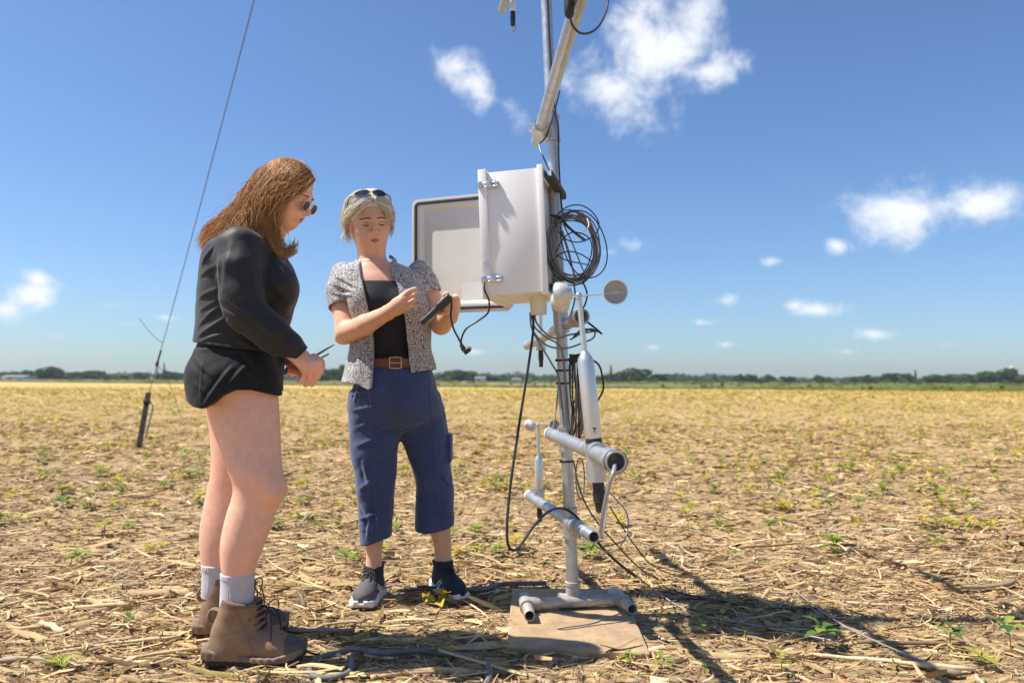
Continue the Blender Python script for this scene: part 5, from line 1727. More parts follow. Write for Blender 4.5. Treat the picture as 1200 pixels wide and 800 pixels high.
# shirt
M['shirtA'] = cloth_mat('charcoal_jersey', (.025, .0235, .0255), .56, 1400, (6, .12), .12)
wr_s = sines(31, 14, 5, 13); wr_f = sines(32, 16, 18, 40)
def shirtA():
    S = Sdf()
    rows = [(267, 300, 320, .060), (273, 286, 323, .088), (280, 268, 325, .125), (290, 251, 329, .168), (304, 243.5, 334, .180), (320, 240, 339, .176), (338, 237.5, 343.5, .170), (356, 236, 342.5, .166), (374, 235, 337.5, .162), (392, 233.5, 332.5, .165), (410, 232, 329, .172), (424, 231, 328, .176)]
    S.add(loft_px(YA, rows, power=2.3))
    S.add(ell(at(327, 335, YA - .075), (.062, .075, .075)), .04)
    S.add(ell(at(327, 335, YA + .075), (.062, .075, .075)), .04)
    near = [at(281, 290, 2.455), at(281, 315, 2.425), at(283, 347, 2.415), at(289, 367, 2.415), at(318, 390, 2.425), at(336, 406, 2.44), at(352, 419.5, 2.455)]
    S.add(chain(near[:2], [.068, .0685], .012), .03)
    S.add(chain(near[1:], [.0685, .0655, .0640, .0570, .0490, .0400], .012), .005)
    far = [at(290, 292, 2.75), at(293, 355, 2.81), at(330, 400, 2.77), at(339, 416, 2.72)]
    S.add(chain(far, [.066, .062, .048, .038], .012), .03)
    folds(S, 2.42, [(226, 380, 256, 357, .006, .008), (227, 393, 266, 370, .007, .009), (230, 399, 272, 388, .005, .007), (229, 320, 253, 311, .005, .009),
                    (231, 306, 250, 288, .005, .008), (227, 346, 254, 338, .006, .009), (228, 362, 252, 352, .004, .008), (262, 350, 298, 370, .004, .010), (264, 362, 306, 386, .005, .010),
                    (304, 376, 334, 398, .004, .009), (300, 328, 309, 354, .005, .010), (262, 296, 262, 344, .004, .010), (276, 286, 270, 340, .003, .012), (300, 400, 331, 422, .006, .009), (280, 400, 318, 422, .005, .008),
                    (312, 318, 330, 352, .004, .014), (300, 280, 322, 310, .004, .012), (240, 402, 285, 408, .004, .004)], 2.60)
    # neck opening, hem and cuff
    S.sub(rc(at(310, 262, YA), at(296, 285, YA), .064, .060), .006)
    h1 = at(232, 401, YA); h2 = at(332, 417, YA)
    d = (h2 - h1).normalized()
    S.isect(plane(h1, (d.z, 0, -d.x)), .004)
    w2 = (at(352, 419.5, 2.455) - at(318, 390, 2.425)).normalized()
    c2 = at(350.5, 418, 2.455)
    def cuff(P):
        q = P - f32(c2); return np.minimum((q @ f32(w2)), .12 - np.sqrt((q * q).sum(1)))
    S.sub(lambda P: -cuff(P), .003)
    # open cuff
    S.sub(rc(at(345, 414, 2.452), at(360, 426, 2.46), .034, .036), .002)
    S.disp(lambda P: .0014 * snoise(P * np.array([1, 1, 1.6], dtype=np.float32), wr_s) + .0003 * snoise(P, wr_f))
    return S
sdf_mesh('long_sleeved_top', shirtA(), (loA[0], 2.24, .9), (hiA[0], 3.0, 1.50), .0042, M['shirtA'], womanA)

# shorts
M['shortsA'] = cloth_mat('black_running_fabric', (.013, .0122, .0128), .75, 1800, (8, .15), .08)
def shortsA():
    S = Sdf()
    rows = [(392, 241, 321, .148), (402, 239, 322, .153), (415, 234, 325, .166), (435, 229, 325.5, .192), (452, 230, 325, .202), (466, 233, 325, .208), (482, 239, 327, .212), (496, 243, 329, .215)]
    S.add(loft_px(YA, rows, power=2.6))
    S.add(loft_px(2.525, [(415, 236, 316, .080), (435, 228, 326, .098), (455, 228, 329, .106), (470, 230, 330, .110), (490, 234, 331.5, .112)], power=2.3), .03)
    S.disp(lambda P: .0016 * snoise(P * np.array([1.3, 1, .7], dtype=np.float32), wr_s) + .0004 * snoise(P, wr_f))
    folds(S, 2.42, [(272, 430, 246, 470, .006, .008), (288, 426, 270, 452, .004, .008), (237, 408, 239, 470, .0025, .004), (292, 438, 324, 460, .004, .007), (282, 410, 300, 432, .004, .010), (226, 420, 250, 440, .004, .009), (224, 445, 246, 462, .003, .008)], 2.60)
    # leg openings: thighs plus room, so the hem hangs free
    YN, YF = 2.49, 2.74
    S.sub(loft_px(YN, [(430, 246, 312, .070, .05), (452, 236, 321, .086, .035), (466, 232, 324, .092, .03), (490, 234, 327, .094, .025), (520, 238, 330, .095, .02)]), .004)
    S.sub(loft_px(YF, [(430, 246, 306, .07, -.04), (455, 236, 314, .088, -.03), (475, 236, 316, .092, -.03), (520, 240, 318, .094, -.02)]), .004)
    # hem cut: low at the back, arched at the side, dips at the front
    hx = np.array([at(q, 470, 2.42).x for q in (214, 226, 240, 252, 262, 276, 292, 310, 326, 345)], dtype=np.float32)
    hz_ = np.array([at(300, q, 2.42).z for q in (472, 477, 479, 473, 464, 457, 457, 462, 467.5, 468)], dtype=np.float32)
    S.isect(lambda P: np.interp(P[:, 0] - (P[:, 1] - 2.42) * -.30 * 0, hx, hz_).astype(np.float32) - P[:, 2], .004)
    return S
sdf_mesh('shorts', shortsA(), (loA[0], 2.30, .70), (at(345, 0, 2.7).x, 2.92, 1.1), .0040, M['shortsA'], womanA)
mb = MB(); mb.tube([at(333, 424, 2.40), at(331, 431, 2.39), at(334, 437, 2.40), at(336, 431, 2.41)], [.006, .007, .006, .004], 6, smooth=4); mb.build('drawcord', M['black'], womanA)

sdf_mesh('body', bodyA(), loA, hiA, .0032, M['skinA'], womanA, colA, under=(shirtA(), shortsA()), depth=.008, strip=at(285, 430, YA).x)
# socks
M['sock'] = cloth_mat('pale_ribbed_wool', (.52, .49, .51), .9, 700, (30, .08), .3)
def sock(Y, x0t, x1t, yt, x0b, x1b, yb):
    S = Sdf()
    rows = [(yt, x0t, x1t, .046), ((yt * .6 + yb * .4), x0t * .6 + x0b * .4 + .5, x1t * .6 + x1b * .4 - .5, .044), (yb, x0b, x1b, .043), (yb + 10, x0b, x1b + 2, .040)]
    f = loft_px(Y, rows)
    c = at((x0t + x1t) / 2, yt, Y)
    S.add(f)
    ztop = at(0, yt, Y).z
    def ribs(P):
        a = np.arctan2(P[:, 1] - Y, P[:, 0] - c.x)
        top = np.clip((ztop - P[:, 2]) / .004, 0, 1)
        return (.0011 * np.sin(a * 34) * top - .0014 * (1 - np.clip((ztop - P[:, 2] - .012) / .006, 0, 1))).astype(np.float32)
    S.disp(ribs)
    return S
s1 = sock(2.49, 259.5, 297.5, 671, 258, 296, 712)
pA = at(278, 695, 2.49)
sdf_mesh('sock', s1, (pA.x - .09, 2.40, .05), (pA.x + .10, 2.58, .36), .0032, M['sock'], womanA)
s2 = sock(2.74, 237, 273, 661, 237, 272, 690)
pB = at(256, 680, 2.74)
sdf_mesh('sock', s2, (pB.x - .09, 2.65, .05), (pB.x + .10, 2.83, .36), .0032, M['sock'], womanA)

# boots
M['bootA'] = mat('brown_nubuck', (.165, .095, .055), .8, 0, noise=(14, .22), bump=(260, .25, .001), attr=True)
M['bootsole'] = mat('boot_rubber', (.235, .155, .098), .8, 0, noise=(30, .25))
M['bootlug'] = mat('dark_lug_rubber', (.035, .03, .028), .85, 0, noise=(30, .3))
M['toecap'] = mat('grey_toe_rubber', (.095, .078, .066), .75, 0, noise=(40, .2))
M['lace'] = mat('dark_laces', (.03, .024, .022), .85, 0, noise=(200, .3))
M['loopA'] = mat('tan_webbing', (.30, .20, .13), .9, 0, noise=(200, .2))
FOOT = [(-.005, .0, .026), (.02, .0, .037), (.07, -.001, .039), (.13, .002, .040), (.19, .004, .050), (.24, .002, .050), (.285, -.004, .041), (.305, -.008, .028)]
def boot(heel, yaw, name_seed, tilt=0.0):
    Ax = shoe_axes(yaw); o = Vector(heel); s = 1.02
    def W(x, y, z): return o + Vector(Ax[0]) * (x * s) + Vector(Ax[1]) * (y * s) + Vector(Ax[2]) * (z * s)
    # upper
    U = Sdf()
    U.add(loft([.02, .06, .10, .14, .175, .200], [0, 0, 0, 0, 0, 0], [.066, .068, .076, .090, .102, .108], [.041, .044, .048, .053, .056, .058], [.060, .062, .062, .060, .061, .063]))
    U.add(rc((0, .07, .045), (0, .19, .045), .042, .044), .03)
    U.add(rc((0, .10, .085), (.0, .20, .050), .036, .034), .04)
    U.add(ell((-.002, .235, .040), (.049, .066, .042)), .03)
    U.add(rc((0, .136, .160), (0, .148, .118), .030, .030), .03)                      # tongue
    U.isect(plane((0, 0, .012), (0, 0, -1)))
    U.sub(ell((0, .106, .222), (.051, .056, .052)), .004)                           # opening
    U.isect(plane((0, .108, .190), (0, .16, 1)), .006)
    ns = sines(50 + name_seed, 12, 8, 22)
    U.disp(lambda P: .0016 * snoise(P, ns))
    fU = local(U, o, Ax, s)
    S = Sdf(); S.add(fU)
    lo = np.array(o) - .36; hi = np.array(o) + .36; lo[2] = -.01; hi[2] = .26
    c0 = np.array([.27, .165, .098]); c1 = np.array([.165, .098, .058])
    def colr(P):
        q = (P - f32(o)) @ np.array(Ax, dtype=np.float32).T / s
        w = np.clip((q[:, 2] - .168) / .005, 0, 1) * .8 + np.clip(1 - np.abs(q[:, 1] - .138 + (q[:, 2] - .1) * .4) / .008, 0, 1) * .5 + np.clip(1 - np.abs(q[:, 2] - .088 - .25 * (q[:, 1] - .05)) / .004, 0, 1) * (q[:, 1] < .13) * .5 + ((q[:, 1] < .062 + .2 * (q[:, 2] - .05)) & (q[:, 2] < .088)) * .28 + np.clip(1 - np.abs(q[:, 1] - .205 + (q[:, 2] - .05) * .5) / .005, 0, 1) * .45
        w = np.clip(w, 0, 1)[:, None]
        return c0 * (1 - w) + c1 * w
    up_ = sdf_mesh('boot', S, lo, hi, .0036, M['bootA'], womanA, colr)
    # midsole and lugs
    K = Sdf(); K.add(slab([(a, b, c + .006) for a, b, c in FOOT], lambda y: .010 + .022 * np.clip((y - .24) / .07, 0, 1) ** 2, lambda y: .040 - .012 * np.clip((y - .05) / .10, 0, 1) + .020 * np.clip((y - .23) / .07, 0, 1)))
    K.add(ell((0, .012, .035), (.040, .026, .030)), .01)
    K.sub(slab([(a, b, max(.01, c - .02)) for a, b, c in FOOT], .026, .2), .002)
    K.disp(lambda P: .0010 * np.sin(P[:, 1] * 260) * (P[:, 2] < .03))
    Z = Sdf(); Z.add(local(K, o, Ax, s)); sdf_mesh('sole', Z, lo, hi, .0036, M['bootsole'], up_)
    G_ = Sdf(); G_.add(slab([(a, b, c + .004) for a, b, c in FOOT], lambda y: -.004 + .020 * np.clip((y - .24) / .07, 0, 1) ** 2, lambda y: .0112 + .022 * np.clip((y - .24) / .07, 0, 1) ** 2))
    G_.disp(lambda P: .0035 * (np.sin(P[:, 1] * 330) > .55) * (P[:, 2] < .006))
    Z = Sdf(); Z.add(local(G_, o, Ax, s)); sdf_mesh('tread', Z, lo, hi, .0038, M['bootlug'], up_)
    T_ = Sdf(); T_.add(ell((-.002, .240, .042), (.0515, .064, .041))); T_.isect(plane((0, .258, .05), (0, -1, -.35)), .003); T_.isect(plane((0, 0, .028), (0, 0, -1)))
    T_.add(slab([(.262, -.002, .046), (.285, -.004, .044), (.305, -.008, .031)], .030, .062), .01)
    Z = Sdf(); Z.add(local(T_, o, Ax, s)); sdf_mesh('toe_cap', Z, lo, hi, .0034, M['toecap'], up_)
    # laces, eyelets and the bow
    mb = MB(); eb = MB()
    rows = [(.208, .070), (.195, .086), (.184, .102), (.177, .120), (.173, .138), (.169, .156), (.165, .172)]
    for i, (y, z) in enumerate(rows):
        w = .024 if i < 4 else .030
        back = -.016 if i < 4 else -.030
        mb.tube([W(-w, y + back, z - .002), W(-w * .5, y - .002, z + .008), W(w * .5, y + .004, z + .009), W(w, y + back + .004, z + .001)], .0026, 6, smooth=4)
        mb.tube([W(w, y + back, z - .002), W(w * .5, y - .002, z + .010), W(-w * .5, y + .004, z + .011), W(-w, y + back + .004, z + .001)], .0026, 6, smooth=4)
        for sx in (-1, 1):
            eb.tube([W(sx * (w + .002), y + back, z - .001), W(sx * (w + .007), y + back, z - .002)], .0045, 8)
    bow = W(0, .180, .168)
    for sx in (-1, 1):
        mb.tube([bow, W(sx * .030, .202, .182), W(sx * .052, .206, .158), W(sx * .042, .198, .126), W(sx * .010, .188, .158)], .0022, 6, smooth=5)
        mb.tube([bow, W(sx * .026, .206, .150), W(sx * .042, .215, .108), W(sx * .046, .215, .076)], .0022, 6, smooth=5)
    mb.build('laces', M['lace'], up_); eb.build('eyelets', M['toecap'], up_)['kind'] = 'stuff'
    mb = MB(); mb.tube([W(.006, .045, .150), W(.006, .014, .156), W(.006, .002, .138), W(.006, .006, .118), W(.006, .026, .112)], .0042, 6, smooth=5); mb.tube([W(-.006, .045, .150), W(-.006, .014, .156), W(-.006, .002, .138), W(-.006, .006, .118), W(-.006, .026, .112)], .0042, 6, smooth=5)
    mb.build('pull_loop', M['loopA'], up_)
    return up_
hN = at(239, 771, 2.493); boot((hN.x + .01, 2.493, .010), R(-2), 1)
hF = at(227, 741, 2.742); boot((hF.x + .01, 2.742, .010), R(4), 2)

# hair: an under-volume close to the skull, then locks
HC = [np.array(c) for c in ((.52, .27, .10), (.66, .37, .15), (.40, .19, .07), (.78, .50, .24), (.27, .12, .046))]
def hair_base():
    S = Sdf()
    S.add(local(ell((0, -.015, .031), (.0752, .0962, .0862)), HoA, HA, HsA))
    S.add(rc(hA(0, -.06, .0), at(303, 264, YA + .02), .058, .048), .03)
    S.add(chain([at(303, 245, YA), at(280, 264, YA), at(255, 282, YA)], [.060, .040, .018], .01), .03)
    S.sub(local(ell((0, .085, -.040), (.090, .088, .110)), HoA, HA, HsA), .01)
    return S
M['hairbase'] = mat('hair_mass', (.30, .145, .054), .7, 0, noise=(120, .35), bump=(180, .6, .003))
sdf_mesh('hair', hair_base(), (at(225, 0, YA).x, 2.40, 1.25), (at(380, 0, YA).x, 2.85, 1.68), .004, M['hairbase'], womanA)
def wpx(rows, side=-1):
    return [at(a, b, YA + side * -c) for a, b, c in rows]
GA = [[(369, 209, .004), (366, 213, -.030), (352, 222, -.060), (336, 231, -.078), (324, 246, -.082), (322, 268, -.072), (327, 288, -.062)],
      [(364, 203, .004), (356, 209, -.046), (338, 220, -.074), (321, 235, -.088), (314, 254, -.088), (318, 276, -.078), (330, 293, -.066)],
      [(357, 197, .004), (344, 205, -.054), (324, 220, -.082), (311, 240, -.092), (307, 262, -.090), (312, 282, -.080), (334, 296, -.066)],
      [(348, 192, .004), (331, 202, -.056), (311, 224, -.084), (302, 248, -.094), (301, 268, -.096), (306, 286, -.090), (322, 298, -.080)],
      [(340, 188, .004), (321, 201, -.050), (303, 224, -.078), (291, 248, -.090), (284, 266, -.110), (281, 280, -.130), (283, 292, -.140)],
      [(332, 187, .004), (315, 199, -.042), (298, 222, -.066), (283, 247, -.078), (266, 267, -.090), (251, 281, -.100), (241, 297, -.100)],
      [(324, 188, .004), (308, 199, -.030), (294, 220, -.045), (278, 246, -.052), (261, 263, -.058), (246, 277, -.060), (236, 294, -.058)],
      [(316, 191, .004), (303, 201, -.016), (292, 219, -.020), (277, 243, -.024), (260, 260, -.024), (245, 273, -.022), (235, 289, -.020)],
      [(312, 194, .004), (300, 206, .004), (290, 222, .006), (276, 243, .008), (259, 259, .008), (245, 272, .010), (236, 286, .010)],
      [(322, 188, .004), (305, 202, .030), (292, 222, .040), (277, 247, .046), (260, 264, .046), (247, 277, .046), (238, 292, .046)],
      [(334, 187, .004), (318, 199, .040), (303, 222, .066), (288, 247, .080), (272, 266, .090), (260, 282, .100), (254, 296, .100)],
      [(348, 191, .004), (334, 201, .052), (318, 224, .080), (307, 248, .090), (304, 268, .092), (308, 286, .090), (318, 298, .080)],
      [(366, 206, .004), (360, 212, .036), (346, 222, .064), (332, 233, .082), (322, 252, .084), (324, 276, .074), (332, 292, .064)]]
gA = [[at(a, b, YA + .005 + c * 1.02) for a, b, c in rows] for rows in GA]
HUGA = (HoA, HA, HsA, np.array([0, -.016, .031]), np.array([.0780, .0990, .0895]))
strands('hair_locks', gA, 4100, womanA, HC, .00098, 5, wave=.0068, wlen=.07, jit=.0060, lenvar=.30, hug=HUGA, pts=16)
# loose curl below the chin and stray hairs
gB = [[at(325, 262, 2.53), at(330, 280, 2.53), at(338, 291, 2.53), at(345, 287, 2.53), at(343, 280, 2.54)], [at(318, 268, 2.52), at(322, 286, 2.52), at(333, 298, 2.52), at(344, 293, 2.53), at(347, 285, 2.54)], [at(312, 262, 2.51), at(316, 284, 2.51), at(326, 297, 2.51), at(336, 299, 2.52), at(342, 294, 2.53)]]
strands('hair_curl', gB, 130, womanA, HC[:4], .0013, 8, wave=.004, wlen=.05, jit=.005)
gC = [[at(330, 190, 2.57), at(318, 190, 2.57), at(296, 206, 2.57), at(276, 225, 2.57), at(262, 236, 2.57)], [at(345, 187, 2.6), at(355, 190, 2.58), at(368, 199, 2.58), at(372, 207, 2.59), at(371, 214, 2.59)], [at(300, 215, 2.55), at(282, 226, 2.55), at(268, 228, 2.55), at(258, 234, 2.55), at(250, 246, 2.55)]]
strands('stray_hair', gC, 60, womanA, HC[1:4], .0007, 9, wave=.004, wlen=.08, jit=.006)

# sunglasses
M['goldwire'] = mat('gold_frame', (.75, .60, .38), .25, .9, noise=(60, .05))
M['lens'] = mat('dark_lens', (.05, .022, .028), .2, 0, noise=(12, .1), spec=.2)
sg = thing('sunglasses', 'gold rimmed dark sunglasses worn by the younger woman', 'sunglasses', tuple(hA(0, .1, 0)))
def lens_pts(s, grow=0.0):
    pts = []
    for i in range(22):
        t = i / 22 * 2 * math.pi
        x = .0225 * math.cos(t); z = .0190 * math.sin(t)
        x *= 1 + .10 * math.sin(t); z *= 1.0 - .12 * (math.cos(t) * .6)
        pts.append(hA(s * .0335 + s * x * (1 + grow), .1065 - .05 * abs(.0335 + x) ** 1.0 * .5, -.012 + z * (1 + grow)))
    return pts
for s in (-1, 1):
    P = lens_pts(s); c = sum(P, Vector()) / len(P) + Vector(HA[1]) * .003
    mb = MB(); mb.add([list(p) for p in P] + [list(c)], [(i, (i + 1) % 22, 22) for i in range(22)]); mb.build('lens', M['lens'], sg)
    mb = MB(); mb.tube(P, .0011, 6, closed=True); mb.build('rim', M['goldwire'], sg)
    mb = MB(); mb.tube([hA(s * .057, .098, -.004), hA(s * .068, .090, -.002), hA(s * .078, .040, .002), hA(s * .080, .0, .006), hA(s * .077, -.02, -.008)], .0013, 6, smooth=4); mb.build('temple', M['goldwire'], sg)
mb = MB(); mb.tube([hA(-.012, .106, -.004), hA(0, .110, .000), hA(.012, .106, -.004)], .0012, 6, smooth=4); mb.tube([hA(-.014, .106, .004), hA(0, .109, .006), hA(.014, .106, .004)], .0011, 6, smooth=4); mb.build('bridge', M['goldwire'], sg)

# pliers with orange handles
M['orange'] = mat('orange_grip', (.42, .085, .018), .45, 0, noise=(40, .2), coat=.3)
M['toolsteel'] = mat('tool_steel', (.22, .225, .23), .35, .9, noise=(60, .2))
pl_ = thing('pliers', 'long nosed pliers with orange brown grips in the hand of the younger woman', 'pliers', tuple(at(357, 431, 2.48)))
for k, (rows, rows2) in enumerate((([(366, 419, 2.50), (380, 410.5, 2.51), (392, 403.5, 2.52)], [(364, 424, 2.50), (352, 432, 2.49), (344, 430.5, 2.48), (336, 428.5, 2.48)]), ([(368, 425, 2.50), (377, 419, 2.51), (385.5, 414.5, 2.52)], [(362, 426, 2.50), (355, 436, 2.475), (349, 436, 2.465), (337, 432, 2.46)]))):
    mb = MB(); mb.tube(cpx(rows), [.0042, .0036, .0014] if k == 0 else [.0042, .0032, .0024], 8, smooth=4); mb.build('jaw', M['toolsteel'], pl_)
    mb = MB(); mb.tube(cpx(rows2), [.005, .0095, .0095, .0075], 10, smooth=5); mb.build('handle', M['orange'], pl_)
mb = MB(); a_ = at(365, 422, 2.492); mb.tube([a_ + Vector((0, -.012, 0)), a_ + Vector((0, .012, 0))], .010, 16); mb.build('pivot', M['toolsteel'], pl_)
# ------------------------------------------------------------------ older woman in patterned shirt, facing the camera
YB = 3.30
B_base = at_ground(482, 694)
womanB = thing('person', 'person with short silver hair in speckled shirt and navy trousers holding a meter', 'person', (B_base.x, B_base.y, 0))
SB = np.array([.74, .41, .265]); SBw = (.72, .30, .19)
M['skinB'] = skin_mat('tanned_skin', tuple(SB))
fwdB = Vector((.40, -1.0, -.27)).normalized()
upB = Vector((-.05, -.2, 1))
HB = frame(fwdB, upB); HoB = at(436.5, 263.5, YB - .02); HsB = 1.07
def hB(x, y, z):
    return HoB + Vector(HB[0]) * (x * HsB) + Vector(HB[1]) * (y * HsB) + Vector(HB[2]) * (z * HsB)
armR = [at(405, 330, 3.31), at(407, 362, 3.27), at(410, 391, 3.22), at(432, 382, 3.13), at(458, 368, 3.04), at(465, 363.5, 3.02)]
armL = [at(496, 326, 3.34), at(508, 356, 3.33), at(518.5, 381, 3.27), at(527, 372, 3.13), at(531, 366, 3.06)]
def torsoB():
    S = Sdf()
    S.add(rc(hB(0, -.028, -.05), at(441, 318, YB), .056, .060), .03)
    S.add(rc(hB(0, .03, -.085), at(445, 322, YB - .03), .030, .036), .035)
    rows = [(312, 420, 472, .075), (320, 404, 488, .092), (335, 404, 494, .115, -.005), (360, 416, 496, .128, -.012), (385, 424, 496, .122, -.005), (410, 424, 498, .120), (430, 421, 504, .128), (450, 420, 506, .135), (475, 428, 506, .115), (492, 440, 496, .08)]
    S.add(loft_px(YB, rows), .03)
    for sx, px in ((1, 437), (-1, 476)):
        S.add(ell(at(px, 358, YB - .085), (.058, .05, .056)), .035)
        S.add(rc(at(446 + sx * -3, 321, YB - .062), at(446 + sx * -28, 318, YB - .04), .007, .007), .014)      # collar bones
    return S
def bodyB():
    S = Sdf()
    S.add(local(head_sdf({'mouth': .0060, 'age': 1}), HoB, HB, HsB))
    S.p += torsoB().p
    # legs
    S.add(loft_px(3.30, [(470, 422, 462, .085), (500, 419, 464, .085), (530, 420, 463, .078), (565, 426, 461, .066), (590, 428, 459, .058), (612, 430, 456, .054), (632, 432, 452, .046), (648, 433, 450.5, .042), (664, 432, 451, .044), (685, 431, 452, .05)]), .03)
    S.add(loft_px(3.40, [(470, 476, 512, .085), (500, 477, 519, .085), (530, 481, 523, .078), (565, 490, 526, .066), (590, 494, 527, .058), (612, 502, 529, .054), (626, 508, 530, .046), (640, 511, 530, .042), (655, 511, 531, .044), (672, 511, 532, .05)]), .03)
    # arms
    S.add(chain(armR, [.050, .047, .043, .041, .0275, .026], .012), .03)
    S.add(ell(at(405.5, 397, 3.235), (.030, .03, .026)), .02)                      # elbow
    S.add(chain(armL, [.050, .046, .043, .037, .029], .012), .03)
    # right hand: back of the hand to the camera, finger and thumb pinched
    S.add(rc(at(464, 364, 3.02), at(475, 356.5, 3.0), .026, .0285), .014)
    S.add(rc(at(468, 357, 3.01), at(477, 352, 2.99), .020, .018), .010)
    S.add(rc(at(470, 365, 3.02), at(479, 361, 3.0), .019, .017), .010)
    finger(S, [at(476, 349.5, 2.985), at(483, 343.5, 2.972), at(489.5, 341, 2.985)], .0112, .0082, .004)
    finger(S, [at(479, 353.5, 2.985), at(487, 348.5, 2.97), at(490, 344, 2.985)], .0112, .0084, .004)
    finger(S, [at(480, 358.5, 2.985), at(487.5, 354, 2.968), at(485, 349.5, 2.99)], .0108, .0082, .004)
    finger(S, [at(479.5, 364, 2.99), at(485.5, 361, 2.975), at(483.5, 356.5, 2.995)], .0098, .0078, .004)
    finger(S, [at(466, 358, 3.03), at(474, 349.5, 3.03), at(482, 344, 3.01), at(488, 341.5, 2.998)], .0135, .0090, .006)
    for a, b in (((470, 362), (478, 351)), ((470, 364), (480, 356)), ((470, 366), (479.5, 361))):   # tendons
        S.add(rc(at(*a, 2.993), at(*b, 2.973), .002, .002), .006)
    # left hand wrapped round the meter
    S.add(rc(at(531, 366, 3.06), at(533, 356.5, 3.035), .027, .029), .014)
    for i in range(4):
        px0, py0 = 535.5 - i * 1.0, 349.5 + i * 5.2
        finger(S, [at(px0, py0, 3.035), at(px0 + 1.2, py0 + 1.5, 3.0), at(527.5 - i * 1.3, py0 + 3.0, 2.985), at(520.5 - i * 1.3, py0 + 3.6, 3.0)], .0110, .0082, .003)
    finger(S, [at(529, 362, 3.06), at(527, 352, 3.06), at(526, 346.5, 3.05), at(523, 348, 3.035)], .0125, .009, .006)
    return S
def colB(P):
    C = head_cols(P, HoB, HB, HsB, SB, (.42, .17, .13), SBw)
    d = np.sqrt(((P - f32(at(446, 326, YB - .1))) ** 2).sum(1)); w = np.clip(1 - d / .13, 0, 1) * .5
    C = C * (1 - w[:, None]) + np.array([.56, .26, .18]) * w[:, None]
    for q in ((480, 356, 3.0), (530, 358, 3.02)):
        d = np.sqrt(((P - f32(at(*q))) ** 2).sum(1)); w = np.clip(1 - d / .10, 0, 1) * .4
        C = C * (1 - w[:, None]) + np.array([.72, .35, .225]) * w[:, None]
    return C
loB = (at(385, 0, YB).x, 2.93, -.03); hiB = (at(545, 0, YB).x, 3.62, 1.75)
brow_hairs('eyebrow', hB, womanB, (.17, .115, .08), n=90, rad=.0009, seed=4, zc=.0165)
mb = MB()
for s in (-1, 1):                                                  # lowered lashes
    mb.tube([hB(s * .0175, .0838, -.0075), hB(s * .026, .0872, -.0095), hB(s * .036, .0852, -.0095), hB(s * .0445, .0780, -.0065)], [.0008, .0020, .0020, .0008], 5, smooth=4)
P = np.vstack(mb.V); mesh_np('eyelash', P, mb.F, M['hair'], womanB, True, np.tile((.045, .025, .02), (len(P), 1)))
mb = MB()
for s in (-1, 1):
    mb.tube([hB(s * .0175, .0838, -.0005), hB(s * .030, .0868, .0030), hB(s * .0445, .0770, -.0005)], [.0004, .0008, .0004], 5, smooth=4)
P = np.vstack(mb.V); mesh_np('eyelid_crease', P, mb.F, M['hair'], womanB, True, np.tile((.25, .11, .075), (len(P), 1)))

# tank top
M['tank'] = cloth_mat('black_cotton', (.016, .016, .021), .7, 1300, (8, .12), .25)
def tankB():
    S = torsoB()
    S.disp(lambda P: np.full(len(P), -.007, dtype=np.float32))
    S.isect(lambda P: at(455, 432, 3.2).z - P[:, 2], .003)
    S.isect(plane((0, 3.18, at(455, 331, 3.18).z), (0, .05, 1)), .003)
    folds(S, 3.2, [(452, 402, 486, 410, .004, .007), (450, 414, 488, 406, .004, .006), (456, 390, 482, 396, .003, .008), (466, 398, 480, 412, .003, .006), (444, 372, 470, 380, .003, .010)], 3.30)
    return S
sdf_mesh('tank_top', tankB(), (loB[0], 3.05, .95), (hiB[0], 3.5, 1.42), .0045, M['tank'], womanB)

# patterned overshirt
def speckle_mat():
    m, nt, b = new_mat('speckled_print')
    tc = nd(nt, 'ShaderNodeTexCoord'); L = nt.links
    vo = nd(nt, 'ShaderNodeTexVoronoi'); vo.inputs['Scale'].default_value = 290; vo.inputs['Randomness'].default_value = 1
    nzz = nd(nt, 'ShaderNodeTexNoise'); nzz.inputs['Scale'].default_value = 185; nzz.inputs['Detail'].default_value = 3
    L.new(tc.outputs['Object'], nzz.inputs['Vector']); L.new(tc.outputs['Object'], vo.inputs['Vector'])
    ad = nd(nt, 'ShaderNodeMath', operation='MULTIPLY_ADD'); L.new(nzz.outputs[0], ad.inputs[0]); ad.inputs[1].default_value = .9; L.new(vo.outputs['Distance'], ad.inputs[2])
    rm = nd(nt, 'ShaderNodeValToRGB'); rm.color_ramp.elements[0].position = .88; rm.color_ramp.elements[1].position = 1.0
    rm.color_ramp.elements[0].color = (.66, .63, .60, 1); rm.color_ramp.elements[1].color = (.085, .082, .098, 1)
    L.new(ad.outputs[0], rm.inputs[0]); L.new(rm.outputs[0], b.inputs['Base Color'])
    b.inputs['Roughness'].default_value = .85; b.inputs['Sheen Weight'].default_value = .1
    b.inputs['Specular IOR Level'].default_value = .2
    return m
M['speckle'] = speckle_mat()
wrB = sines(41, 14, 6, 16)
